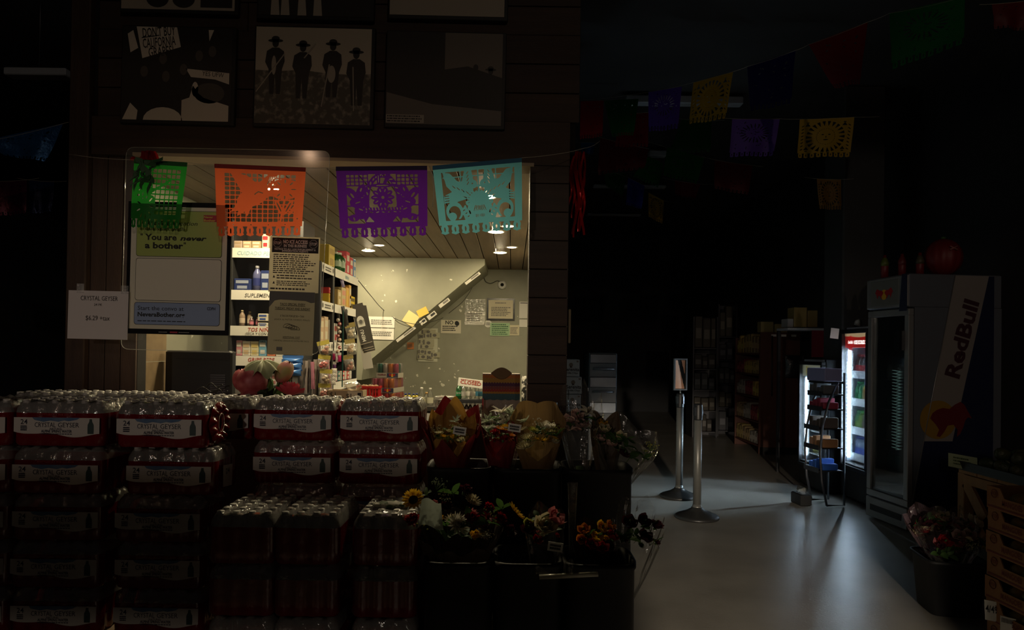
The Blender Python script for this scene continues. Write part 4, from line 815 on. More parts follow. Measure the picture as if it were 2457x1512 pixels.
def can_tray(label, px, pyb, Y, nx, ny, cols, wrap=True, band=True, rz=R(-9)):
    c = P(px, pyb, Y); t = thing('drink_can_tray', label, 'drink cans', c, (0,0,rz), 'trays of energy drink cans'); w, d = nx*.054, ny*.054
    for j in range(ny):
        for i in range(nx):
            if 0 < i < nx-1 and 0 < j: continue
            cn = place('can', canmes[cols[(i+j) % len(cols)] if j else cols[i % len(cols)]], t, (-w/2+.027+i*.054, -d/2+.027+j*.054, .002)); place('lid', canlid, cn)
    if band:
        m = MB()
        for a in (-1, 1): m.box(-w/2-.002, w/2+.002, a*d/2-.0015, a*d/2+.0015, 0, .045); m.box(a*w/2-.0015, a*w/2+.0015, -d/2, d/2, 0, .045)
        m.box(-w/2, w/2, -d/2, d/2, -.002, .001); b = m.build('cardboard_tray', tray_c, t)
        MB().rect(-w*.02, w*.5, .002, .043, -d/2-.0025).build('navy_panel', navyb, b); MB().text('RedBull', .014, -w*.26, .02, -d/2-.003, w*.36, bold=.03).build('lettering', mat('maroon_ink', (.25,.02,.04), .6), b)
        y, r = bulls(w*.17, (w*.23, -d/2-.0032, .022)); y.build('emblem_sun', bull_y, b); r.build('emblem_bulls', bull_r, b)
    if wrap: MB().box(-w/2-.003, w/2+.003, -d/2-.003, d/2+.003, .0, .138).build('shrink_wrap', clear('tray_wrap', (.98,.97,.96), .03, (.8,.8,.8), .1, .08, .6, bump=(30,.3)), t)
    return t
zc = .851; c = P(933, 960, 7.0)
def stack_tray(label, k, nx, ny, cols, dx=0):
    t = can_tray(label, 933+dx, 960, 7.0, nx, ny, cols); t.location.z = zc+.142*k; return t
stack_tray('bottom tray of red energy drink cans beside the red basket', 0, 4, 6, [4,4,4,1]); stack_tray('middle tray of rose and copper energy drink cans', 1, 4, 6, [2,2,1,1], -2); stack_tray('top half tray of teal and copper drink cans', 2, 4, 3, [0,3,1,2], 2)
# red plastic basket
c = P(886, 962, 6.8); t = thing('red_basket', 'red slotted plastic basket beside the drink cans', 'basket', (c.x, c.y, .851)); rb_ = mat('red_plastic', (.50,.02,.02), .35)
bh = P(886,926,6.8).z-.851
MB().box(-.1,.1,-.08,.08,0,.008).build('base', rb_, t)
for i in range(9):
    x = -.1+.025*i
    for s in (-1, 1): MB().box(x-.006, x+.006, s*.082-.003, s*.082+.003, 0, bh).build('slat', rb_, t)
for i in range(7):
    y = -.075+.025*i
    for s in (-1, 1): MB().box(s*.104-.003, s*.104+.003, y-.006, y+.006, 0, bh).build('slat', rb_, t)
m = MB()
for z_ in (bh-.02, bh*.45):
    for s in (-1, 1): m.box(-.112,.112,s*.086-.006,s*.086+.006,z_,z_+.022); m.box(s*.108-.006,s*.108+.006,-.09,.09,z_,z_+.022)
m.build('rim', rb_, t)
for i in range(5): tag(MB().lathe([(0,-.025),(.02,-.018),(.028,0),(.02,.018),(0,.025)], 12, cap=False).build('bread_roll', mat('bun', (.42,.27,.15), .7), None, (c.x-.06+.03*i, c.y+.02*(-1)**i, .851+bh-.012)), 'small tan bun, %s from left in the red basket' % ORD[i], 'bun', 'buns in the red basket')
# small bottles behind the water, on a dark ledge and on a black stand
led = P(1005, 974, 6.0); t = thing('dark_ledge', 'low dark ledge holding small bottles behind the counter', 'ledge', (led.x, led.y, .012)); a, b = P(962,974,6.0).x-led.x, P(1046,974,6.0).x-led.x
MB().bevbox(a, b+.1, -.06,.14, led.z-.052, led.z-.012,.003).build('top_board', cwood, t); MB().box(a+.02, b+.08, -.04,.12, 0, led.z-.052).build('body', cwood, t)
plast = clear('clear_bottle_plastic', (.97,.97,.95), .06, (.7,.72,.68), .08, .12, .8); yliq = mat('yellow_juice', (.42,.33,.02), .2); gliq = clear('green_bottle', (.45,.72,.5), .15, (.05,.3,.1), .08, .12, .8)
for i, px in enumerate((973,980,992,998)): bottle('small yellow juice bottle with blue cap, %s from left' % ORD[i], P(px,970,6.0).x, 6.0+.04*(i % 2), led.z-.011, .021, .115, (.42,.33,.02), (.03,.05,.22), None, yliq, 'small bottles on the dark ledge')
for i, (px, h, cc) in enumerate(((1011,.165,(.75,.72,.66)),(1021,.12,(.5,.3,.1)),(1032,.16,(.6,.58,.5)),(1059,.09,(.5,.03,.05)))): bottle('clear bottle, %s from left behind the jar of sticks' % ORD[i], P(px,970,6.05).x, 6.05+.06*(i == 1), led.z-.011, .026, h, (.3,.3,.3), cc, (.5,.48,.36) if i < 3 else None, plast, 'clear bottles on the dark ledge')
st = P(1128, 957, 5.6); t = thing('black_stand', 'black wooden stand with two tiers of small drinks', 'stand', (st.x, st.y, 0)); hw = 36*5.6/F
MB().bevbox(-hw, hw, -.07, .09, st.z-.03, st.z,.003).build('top_board', black, t); MB().bevbox(-hw, hw, -.07, .09, st.z-.16, st.z-.13,.003).build('lower_board', black, t)
for s in (-1, 1): MB().box(s*hw-.01, s*hw+.01, -.07, .09, .012, st.z-.03).build('side_panel', black, t)
for i, (px, c, cc, lc, see) in enumerate([(1080,(.1,.4,.2),(.05,.4,.15),(.03,.36,.12),1),(1097,(.1,.4,.2),(.05,.4,.15),(.03,.36,.12),1),(1113,(.5,.5,.5),(.75,.73,.7),(.7,.68,.62),0),(1126,(.5,.5,.5),(.75,.73,.7),(.7,.68,.62),0),(1134,(.5,.5,.5),(.75,.73,.7),(.7,.68,.62),0),(1146,(.05,.12,.3),(.03,.07,.3),(.05,.2,.3),0),(1154,(.05,.12,.3),(.03,.07,.3),(.05,.2,.3),0)]):
    t = bottle(('green soda bottle with a white wordmark, %s from left', 'clear water bottle with white cap, %s from left', 'blue bottle, %s from left')[0 if i < 2 else 1 if i < 5 else 2] % ORD[i]+' on the black stand', max(P(px,950,5.6).x, st.x-hw+.03), 5.58+.03*(i % 2), st.z+.001, .023, .115, c, cc, lc, gliq if see else plast, 'drinks on the black stand')
    if i < 2: MB().text('Sprite', .014, 0, .04, -.024, .036, bold=.02, shear=.2).build('lettering', white, t)
for i, px in enumerate((1110,1120,1129,1140)): bottle('dark spirit bottle with white cap, %s from left on the lower tier' % ORD[i], P(px,960,5.6).x, 5.58, st.z-.129, .017, .098, (.04,.02,.015), (.75,.73,.7), (.4,.25,.2), None, 'drinks under the black stand')
bx_ = P(1098,1000,5.5); 
for i in range(2): carton('small blue box, %s of two under the black stand' % ('left', 'right')[i], bx_.x-.02+.028*i, bx_.x+.004+.028*i, 5.46, 5.51, bx_.z-.0, bx_.z+.05, (.02,.05,.35), None, group='blue boxes')
o, w, h = sheet('closed_sign', 'white sign reading CLOSED in red, tilted on the bottles', 'sign', (1099,910,1160,929), 5.48, white, th=.02, tilt=R(6.5)); MB().text('CLOSED', h*.42, .0, -.18*h, -.002, w*.82, bold=.02).build('lettering', redink, o); MB().lines(-.4*w,.4*w,.26*h,.42*h,1,-.002).build('small_lettering', redink, o)
# clear jar of sticks
c = P(1068, 1002, 4.12); jz = 1.021; t = thing('stick_jar', 'clear plastic jar full of brown sticks with a clear lid', 'jar', (c.x, 4.12, jz)); jh = P(1068,951,4.12).z-jz; jr = .06
MB().lathe([(jr*.94,0),(jr,.008),(jr,jh*.86),(jr*.9,jh*.88)], 24, cap=False).build('jar_body', clear('jar_plastic', (.98,.98,.97), .03, (.8,.8,.8), .05, .12, .8), t); MB().lathe([(jr*1.03,jh*.84),(jr*1.05,jh*.86),(jr*1.05,jh*.97),(jr*1.0,jh)], 24).build('lid', clear('jar_lid', (.95,.95,.92), .45, (.72,.70,.62), .15, .12, .6), t)
MB().lathe([(jr*1.06,-.0),(jr*1.08,.01),(jr*1.08,.04),(jr*1.02,.042)], 24, cap=False).build('red_band', rb_, t)
rnd = random.Random(5)
for i in range(34):
    a = rnd.random()*6.28; r = jr*.8*rnd.random()**.5; x, y = r*math.cos(a), r*math.sin(a); dx, dy = (rnd.random()-.5)*.05, (rnd.random()-.5)*.05; hh = jh*(.55+.2*rnd.random())
    q = Vector((x+dx, y+dy)); q = q*min(1, jr*.85/max(q.length, 1e-6)); MB().tube([(x,y,.006),(q.x,q.y,hh)], .003, 5).build('stick', pmat((.09,.05,.03) if i % 9 else (.62,.4,.05)), t)
# handwritten carton on the counter
c = P(828, 962, 4.15); t = thing('counter_box', 'open brown carton with handwritten dollar prices on the counter', 'carton', (c.x, 4.2, 1.021)); k = 4.15/F; w = 85*k; hh = P(828,937,4.15).z-1.021; kraft = mat('kraft', (.40,.30,.18), .7)
m = MB(); z0 = hh-.062; m.box(-w/2,w/2,-.06,-.057,z0,hh); m.box(-w/2,w/2,.057,.06,z0,hh); m.box(-w/2,-w/2+.003,-.06,.06,z0,hh); m.box(w/2-.003,w/2,-.06,.06,z0,hh); m.box(-w/2,w/2,-.06,.06,z0,z0+.003); b = m.build('carton_walls', kraft, t)
MB().box(-w*.3,w*.3,-.05,.05,0,z0).build('stand_block', black, t); MB().rect(w*.08,w*.49,z0+.004,hh-.004,-.0612).build('pale_label', mat('label_cream', (.66,.58,.42), .7), b)
m = MB(); m.text('$1', .03, -w*.34, z0+.022, -.0616, None); m.text('$1 x', .026, w*.2, z0+.018, -.0616, None, bold=.01); m.lines(-.2*w,.02*w,z0+.012,z0+.03,1,-.0616); m.rect(w*.36,w*.46,z0+.012,hh-.012,-.0616); m.build('lettering', ink, b)
tag(pillow(.1,.05,.03).build('plastic_packet', cello, None, P(842,935,4.15)+Vector((0,.04,.03)), (R(60),0,0)), 'shiny clear packet lying in the handwritten carton', 'packet')
# serape striped cardboard display
c = P(1202, 990, 4.1); k = 4.1/F; w = 90*k; zb = 1.021; zt = P(1202, 897, 4.1).z; hh = zt-zb; t = thing('cardboard_display', 'cardboard display with serape stripes and a brown oval header', 'display', (c.x, 4.1, zb), (0,0,R(2)))
m = MB().box(-w/2, w/2, 0, .12, 0, hh).build('body', mat('display_grey', (.34,.29,.24), .7), t)
def zig(z0, z1, mm, y, teeth=10, amp=.006, top=True):
    pts = [(-w/2, z0), (w/2, z0)]; n = teeth*2
    for i in range(n+1): pts.append((w/2-w*i/n, z1+(amp if i % 2 else -amp)))
    MB().flatpoly(pts, (0, y, 0)).build('stripe', mm, t)
zs_ = [.44,.56,.60,.66,.72,.80,.90,1.0]; cols = [(.05,.12,.15),(.42,.2,.02),(.30,.03,.02),(.20,.05,.05),(.08,.02,.06),(.38,.2,.03),(.45,.15,.03)]
for i in range(6, -1, -1): zig(hh*zs_[i], hh*zs_[i+1]-(.006 if i == 6 else 0), mat('serape_%d' % i, cols[i], .7), -.002-.0004*(6-i), 14 if i else 12, .004 if i else .001)
pts = [(-w/2+w*i/24, hh*.44-.006*abs(math.sin(i/24*math.pi*5))) for i in range(25)]+[(w/2, hh*.46), (-w/2, hh*.46)]; MB().flatpoly(pts, (0,-.0052,0)).build('scalloped_stripe', MATS['serape_0'], t)
L = [(-.062+.124*i/14, .033*math.sin(math.pi*i/14)) for i in range(15)]; lens = L+[(x, -z) for x, z in L[-2:0:-1]]
MB().prism([(x*.97, hh+.003+z) for x, z in lens], -.012, -.006).build('oval_header', mat('oval_brown', (.14,.075,.02), .6), t)
mm = MB(); rim = [(x*.97, -.009, hh+.003+z) for x, z in lens]; mm.tube(rim+[rim[0]], .0016, 5).build('oval_rim', mat('rim_dark', (.05,.03,.02), .6), t)
tag(MB().box(-.004,.004,-.004,.004,0,.12).build('marker_pen', rb_, None, (c.x-w*.48, 4.06, 1.021)), 'red marker standing left of the striped display', 'pen')
# register screen, printer and cable clutter in the dark left of the counter
c = P(478, 950, 4.25); t = thing('cash_register_monitor', 'dark register monitor with vented back at the left of the counter', 'monitor', (c.x, 4.25, 1.021)); k = 4.25/F
MB().bevbox(-80*k, 80*k, -.02,.05, .05, 148*k,.01).build('screen_back', mat('screen_black', (.004,.004,.005), .5), t); MB().bevbox(-30*k, 30*k, -.05,.09, 0, .02,.004).build('foot', black, t); MB().box(-.03,.03,.0,.03,.01,.08).build('neck', black, t)
for i in range(12): MB().box(30*k, 66*k, -.026,-.02, .14+.012*i-.05, .146+.012*i-.05).build('vent_slat', darksteel, t)
c = P(455, 958, 4.1); t = thing('receipt_printer', 'low dark receipt printer in front of the register monitor', 'printer', (c.x, 4.08, 1.021)); MB().bevbox(-.12,.12,-.05,.06,0,.075,.008).build('body', blackg, t); MB().box(-.08,.08,-.052,-.049,.05,.056).build('paper_slot', darksteel, t); MB().lathe([(.004,0),(.004,.004)], 8, (.09,-.055,.03)).build('button', steel, t)
sheet('counter_paper', 'white paper sheet behind the lotus buds', 'paper', (535,916,578,946), 4.4, white, tilt=R(-3))
for i, (px, py, l) in enumerate(((520,925,28),(506,935,40),(536,940,20))): cable('tangled dark wire, %s beside the register' % ORD[i], [(px-l,py+8,4.05),(px-l/2,py-6,4.03),(px,py+5,4.06),(px+l/2,py-2,4.04)], .003)
# plywood partition at the left of the opening
ply = mat('plywood', (.38,.26,.14), .6, noise=(3, (.30,.20,.11), .3, .7), stretch=(6,6,1)); plyd = mat('ply_panel', (.24,.17,.09), .6, noise=(3, (.19,.13,.07), .3, .7), stretch=(1,6,6))
a, b, c_ = P(326,900,4.05).x, P(345,900,4.05).x, P(398,900,4.3).x; t = thing('plywood_partition', 'plywood partition with a torn edge at the left of the window', 'partition', (a, 4.05, 1.021)); zt = P(345,780,4.05).z-1.021+.25
MB().bevbox(0, b-a, -.02,.02, 0, zt,.002).build('front_post', ply, t)
def skew(z0, z1): q = MB(); q.add([(b-a,0,z0),(c_-a,.25,z0),(c_-a,.25,z1),(b-a,0,z1),(b-a-.01,.02,z0),(c_-a-.01,.27,z0),(c_-a-.01,.27,z1),(b-a-.01,.02,z1)], [(0,1,2,3),(7,6,5,4),(0,3,7,4),(1,5,6,2),(3,2,6,7),(0,4,5,1)]); return q
for z0, z1 in ((0,.10),(.103,.30),(.303,zt)): skew(z0, z1).build('panel_board', plyd, t)
MB().flatpoly([(c_-a-.004,.0),(c_-a+.004,0),(c_-a+.006,.2),(c_-a-.002,.24),(c_-a-.004,.4)], (0,.248,0)).build('pale_torn_edge', mat('torn_card', (.5,.4,.26), .7), t)
# artificial lotus arrangement
LP = 3.80; lotus_p = [mat('lotus_petal', (.30,.035,.05), .45, noise=(20, (.46,.11,.13), .35, .7)), mat('lotus_bright', (.48,.05,.08), .45)]; lotus_g = mat('lotus_green', (.07,.15,.035), .5, noise=(10, (.13,.22,.06), .4, .6)); leaf_o = mat('lotus_leaf_olive', (.24,.26,.14), .55, noise=(14, (.32,.33,.2), .4, .6))
base = P(650, 958, LP); t = thing('lotus_arrangement', 'artificial pink lotus buds with a ruffled leaf on the water cases', 'artificial flowers', base)
def bud(px, py, rx, rz, tilt, m, n=7, name='lotus_bud', yy=0.):
    c = P(px, py, LP+yy)-base; k = LP/F; rx, rz = rx*k, rz*k; o = place(name, None, t, c, (0, tilt, 0)); mb = MB()
    for ring, (ro, nn) in enumerate(((1.0, n), (.9, n-1), (.72, n-2))):
        for i in range(nn):
            a0 = 2*math.pi*(i+ring*.5)/nn; half = math.pi/nn*1.25
            def f(u, v, a0=a0, half=half, ro=ro):
                th = -math.pi/2+math.pi*.93*v; pinch = math.cos(th) if v < .5 else math.cos(th)*.98+.02; a = a0+(u-.5)*2*half*math.sin(math.pi*min(1, .12+v*.88))**.35; r = rx*ro*pinch*(1+.03*math.sin(u*math.pi)); return (r*math.cos(a), r*math.sin(a), rz*ro*math.sin(th))
            mb.grid(f, 4, 8)
    me = mb.mesh('petals'); me.materials.append(m); o = bpy.data.objects[o.name]; place('petals', me, o); return o
bud(605,916,36,37,0,lotus_p[0]); bud(581,912,22,28,R(-8),lotus_p[0],yy=.03); bud(600,948,22,16,0,lotus_p[0],yy=-.03); bud(682,893,20,30,R(28),mat('lotus_pale', (.42,.13,.13), .45, noise=(14,(.28,.22,.08),.4,.6)),yy=.02)
o = place('open_lotus', None, t, P(695,950,LP)-base, (R(-20),0,0)); mb = MB()
for ring in range(3):
    for i in range(9):
        a0 = 2*math.pi*(i+.5*ring)/9; el = R(20+25*ring); l = .085-.012*ring
        def f(u, v): w_ = .026*math.sin(math.pi*(.1+.85*v)); r = l*v; rr = r*math.cos(el*v+.1); return (rr*math.cos(a0)-(u-.5)*2*w_*math.sin(a0), rr*math.sin(a0)+(u-.5)*2*w_*math.cos(a0), r*math.sin(el)*1.1+.012*((u-.5)*2)**2)
        mb.grid(f, 3, 5)
mb.build('petals', lotus_p[1], o)
def ruffled(px, py, rx, rz, m, ph=0, yy=0, name='lotus_leaf', tilt=0):
    c = P(px, py, LP+yy)-base; k = LP/F; rx, rz = rx*k, rz*k
    MB().grid(lambda u, v: (rx*v*math.cos(2*math.pi*u), rx*.8*v*math.sin(2*math.pi*u), rz*(-v*v*.9+.5)+rz*.35*v*math.sin(2*math.pi*u*7+ph)), 56, 6, True, True).build(name, m, t, c, (R(12), tilt, 0))
ruffled(632,880,48,30,leaf_o); ruffled(640,912,26,18,lotus_g,1,.04,tilt=R(50)); ruffled(672,935,34,24,lotus_g,2,.05,tilt=R(-70)); ruffled(632,945,20,12,mat('leaf_dark', (.015,.03,.01), .5),0,-.02,tilt=R(60)); ruffled(625,956,18,8,leaf_o,3,-.03)
MB().tube([P(655,960,LP)-base, P(662,935,LP)-base, P(674,912,LP)-base], .004, 6).build('stem', mat('stem_dark', (.02,.03,.012), .5), t); MB().tube([P(640,960,LP)-base, P(634,915,LP)-base, P(632,890,LP)-base], .004, 6).build('stem', MATS['stem_dark'], t)
# ---------------------------------------------------------------- cases of bottled water
CL, CW, CH = .395, .262, .207
film_red = mat('red_shrink_film', (.17,.004,.008), .16, coat=.5, bump=(14, .25)); film_top = clear('clear_shrink_film', (.97,.95,.95), .24, (.75,.73,.70), .1, .17, .85, bump=(26, .55))
lab_w = mat('water_label_white', (.66,.62,.58), .35); lab_b = mat('water_label_blue', (.05,.13,.30), .35, noise=(14,(.16,.24,.36),.35,.7)); lab_ink = mat('water_label_ink', (.02,.02,.045), .5); lab_gr = mat('water_label_grey', (.3,.3,.32), .5); lab_red = mat('water_label_red', (.35,.03,.03), .5); icon_g = mat('bottle_icon', (.04,.07,.07), .4)
petp = clear('water_bottle_plastic', (.96,.96,.96), .10, (.62,.6,.58), .06, .12, .9); capw = mat('bottle_cap_white', (.72,.70,.66), .4)
def per(t, inset=0., scal=.0035):
    # a walk round the case: rounded rectangle whose sides bulge at each bottle
    hx, hy, r = CL/2-inset, CW/2-inset, .028; segs = [(2*(hx-r)), math.pi*r/2, 2*(hy-r), math.pi*r/2]*2; tot = sum(segs); d = t*tot; k = 0
    while d > segs[k]: d -= segs[k]; k += 1
    s = scal
    if k == 0: x = -hx+r+d; return x, -hy-s*math.cos(2*math.pi*x/.0655+math.pi)
    if k == 1: a = -math.pi/2+d/r; return hx-r+r*math.cos(a), -hy+r+r*math.sin(a)
    if k == 2: y = -hy+r+d; return hx+s*math.cos(2*math.pi*y/.0655+math.pi), y
    if k == 3: a = d/r; return hx-r+r*math.cos(a), hy-r+r*math.sin(a)
    if k == 4: x = hx-r-d; return x, hy
    if k == 5: a = math.pi/2+d/r; return -hx+r+r*math.cos(a), hy-r+r*math.sin(a)
    if k == 6: y = hy-r-d; return -hx, y
    a = math.pi+d/r; return -hx+r+r*math.cos(a), -hy+r+r*math.sin(a)
CAPS = [(-CL/2+.0335+.0655*i, -CW/2+.0335+.065*j) for j in range(4) for i in range(6)]
def sleeve_mesh():
    zs = [0,.012,.05,.1,.145]; m = MB(); m.grid(lambda u, v: (lambda p, z: (p[0], p[1], z))(per(u % 1, .006 if v == 0 else 0), zs[int(round(v*4))]), 120, 4, True, True); return m.mesh('film_sleeve')
def top_mesh(seed):
    r = random.Random(seed); ph = [r.random()*6 for _ in range(6)]; lv = [(.144,0,1),(.165,.003,1),(.185,.012,1),(.197,.02,1)]; m = MB(); sc = [1-k/9*.98 for k in range(10)]
    def f(u, v):
        k = int(round(v*13))
        if k < 4: x, y = per(u % 1, lv[k][1], .0035*(1-k/4)); return (x, y, lv[k][0]+.003*math.sin(u*80+ph[0]+k)*(k > 1))
        x, y = per(u % 1, .02, 0); x *= sc[k-4]; y *= sc[k-4]; c = max(math.exp(-((x-a)**2+(y-b)**2)/.00032) for a, b in CAPS)
        return (x, y, .192+.0135*c+.003*math.sin(x*60+ph[1])*math.sin(y*70+ph[2])+.002*math.sin(x*150+y*90+ph[3]))
    m.grid(f, 96, 13, True, True); return m.mesh('film_top')
SL = sleeve_mesh(); SL.materials.append(film_red); TOPS = [top_mesh(s) for s in (1,2,3)]
for me in TOPS: me.materials.append(film_top)
LBL = MB(); pts = [(-.19,.125),(.185,.125)]
for i in range(25):
    t = i/24; x = .185-.375*t; z_ = .048+.009*math.cos(t*9.5+.4)+(.022*max(0, (t-.72)/.28)); pts.append((x, z_))
LBL.flatpoly([(a, b) for a, b in pts], (0,-CW/2-.0055,0)); LBLm = LBL.mesh('label_panel'); LBLm.materials.append(lab_w)
y_ = -CW/2-.0062
m = MB(); m.text('24', .022, -.145, .095, y_-.0004, None, bold=.01); m.lines(-.16,-.13,.066,.09,3,y_-.0004,jag=.1,th=.35); PKm = m.mesh('pack_count'); PKm.materials.append(lab_ink)
m = MB(); m.flatpoly([(-.11,.1255),(.1,.1255),(.085,.116),(.05,.110),(.03,.113),(.005,.107),(-.03,.112),(-.06,.106),(-.1,.114)], (0,y_,0)); BLm = m.mesh('label_sky'); BLm.materials.append(lab_b)
m = MB(); m.text('CRYSTAL', .021, -.052, .083, y_-.0004, .092); m.text('GEYSER', .021, .05, .083, y_-.0004, .092); m.text('NATURAL', .0085, -.004, .0715, y_-.0004, .055, bold=.01); m.text('ALPINE SPRING WATER', .0115, -.002, .0595, y_-.0004, .135, bold=.025); m.lines(-.07,.065,.05,.0565,1,y_-.0004,jag=0,th=.3); LTm = m.mesh('label_lettering'); LTm.materials.append(lab_ink)
m = MB(); m.flatpoly([(x*.013+.147, .055+z_*.065) for x, z_ in [(-1,0),(1,0),(1.05,.3),(1,.62),(.5,.82),(.4,1),(-.4,1),(-.5,.82),(-1,.62),(-1.05,.3)]], (0,y_-.0004,0)); ICm = m.mesh('bottle_icon'); ICm.materials.append(icon_g)
m = MB(); m.text('BOTTLED AT THE SOURCE', .0065, -.0, .135, -CW/2-.0048, .16, bold=.02); BSm = m.mesh('film_lettering'); BSm.materials.append(lab_red)
m = MB(); xe = CL/2+.0055; m.flatpoly([(-.05,.02),(.05,.012),(.055,.11),(-.05,.118)], (xe,0,0), (0,1,0)); ELm = m.mesh('end_label'); ELm.materials.append(lab_w)
m = MB(); m.text('24', .022, .0, .075, 0, .04, bold=.01, o=(xe+.0006,0,0), u=(0,1,0)); m.lines(-.03,.03,.03,.065,3,0); n0 = len(m.v); EIm = MB(); EIm.text('24', .024, .0, .075, 0, .04, bold=.01, o=(xe+.0006,0,0), u=(0,1,0)); EIm = EIm.mesh('end_lettering'); EIm.materials.append(lab_ink)
BOm = MB().lathe([(.025,0),(.031,.006),(.0315,.05),(.029,.07),(.0315,.09),(.0315,.13),(.027,.15),(.018,.172),(.0125,.184)], 14, cap=False).mesh('bottle'); BOm.materials.append(petp)
CAm = MB().lathe([(.0145,.182),(.0148,.186),(.0145,.198),(.012,.1995)], 12).mesh('cap'); CAm.materials.append(capw)
def water_case(label, x, y, z, rz=0., bottles=0, end=False, k=0, text=True, group='cases of bottled water'):
    t = thing('water_case', label, 'bottled water', (x, y, z), (0,0,rz), group)
    place('film_sleeve', SL, t); place('film_top', TOPS[k % 3], t)
    if text:
        l = place('label_panel', LBLm, t); place('label_sky', BLm, l); place('label_lettering', LTm, l); place('bottle_icon', ICm, l); place('pack_count', PKm, l); place('film_lettering', BSm, t)
    if end: e = place('end_label', ELm, t); place('end_lettering', EIm, e)
    for i, (a, b) in enumerate(CAPS):
        if bottles == 24 or (bottles == 6 and i < 6) or (bottles == 10 and (i < 6 or i % 6 == 5)):
            o = place('bottle', BOm, t, (a*.985, b*.98, .003), (0,0,i)); place('cap', CAm, o)
    return t
def gathered(t, s=1):
    # film pulled together at the end of a case: pleats round a small oval hole
    m = MB(); x0 = s*(CL/2+.004)
    m.grid(lambda u, v: (x0+s*(.004+.016*math.sin(math.pi*min(1, v*1.2))*(1+.45*math.sin(u*2*math.pi*11))), (.028+.075*(1-v))*math.cos(2*math.pi*u)*(1+.05*math.sin(u*40)), .1+(.04+.055*(1-v))*math.sin(2*math.pi*u)), 88, 6, True, True); m.build('gathered_end', film_red, t)
    q = [(x0+s*.014, .03*math.cos(a), .1+.042*math.sin(a)) for a in [2*math.pi*i/16 for i in range(17)]]; MB().tube(q, .0022, 5).build('hole_rim', mat('film_rim', (.55,.42,.36), .3), t)
ZL = [.14+CH*k for k in range(6)]
def pallet(label, x, y, w, d):
    t = thing('pallet', label, 'pallet', (x, y, 0)); pm = mat('pallet_wood', (.22,.15,.09), .8)
    for i in range(7): MB().box(-w/2+(w-.08)*i/6, -w/2+.08+(w-.08)*i/6, -d/2, d/2, .118, .138).build('deck_board', pm, t)
    for i in range(3): MB().box(-w/2, w/2, -d/2+(d-.08)*i/2, -d/2+.08+(d-.08)*i/2, .02, .118).build('runner', pm, t)
    for i in range(3): MB().box(-w/2+(w-.09)*i/2, -w/2+.09+(w-.09)*i/2, -d/2, d/2, .0, .02).build('bottom_board', pm, t)
pallet('wooden pallet under the left water stack', -2.05, 3.42, 1.75, .86); pallet('wooden pallet under the right water stack', -.79, 3.27, .75, .94)
YR1, YR2, YR3 = 3.13+CW/2, 3.44+CW/2, 2.85+CL/2
cx1 = [P(v, 1040, 3.13).x for v in (-78, 136, 378)]
names1 = ['far left', 'left', 'second from left']
for l in range(5):
    for i, x in enumerate(cx1):
        lab = 'water case at the %s of the nearest tall stack, %s layer' % (('left picture edge', 'left', 'right')[i], ('bottom', 'second', 'third', 'fourth', 'top')[l])
        t = water_case(lab, x+(.055 if (l == 3 and i == 2) else .012*((l*3+i) % 3-1)), YR1+.006*((l+i) % 2), ZL[l]+.001, R(((l*5+i*3) % 5-2)*.5), 24 if l == 4 and i else (6 if l == 4 else (10 if (l == 3 and i == 2) else 0)), i == 2 and l == 3, l+i)
        if l == 4 and i == 2: gathered(t)
row2 = [P(v, 1030, 3.44).x for v in (115, 310, 503, 704, 911)]
for i, x in enumerate(row2):
    for l in range(5):
        if l < 4 and i < 3: continue
        lab = 'water case %s from left in the back row, %s layer' % (ORD[i], ('bottom', 'second', 'third', 'fourth', 'top')[l])
        t = water_case(lab, x, YR2, ZL[l]+.001+(.0 if i > 1 else .012), R((i % 3-1)*.6), 24 if l == 4 else 0, i == 2, i+l)
        if l == 4 and i == 3: gathered(t)
for i, v in enumerate((582, 738, 925)):
    for l in range(3):
        lab = 'water case set endways, %s from left in the low front row, %s layer' % (ORD[i], ('bottom', 'second', 'top')[l])
        water_case(lab, P(v, 1300, 2.85).x, YR3-.02, ZL[l]+.001, R(-90), 24 if l == 2 else 0, False, i+l, False)
# a white printed packet on the low front case
tag(pillow(.16,.07,.02).build('printed_packet', mat('packet_print', (.55,.53,.46), .25, noise=(30,(.10,.14,.08),.5,.56), coat=.5), None, P(935,1222,2.98)+Vector((0,0,.02)), (R(70),0,0)), 'shiny white printed packet on the low front water case', 'packet')

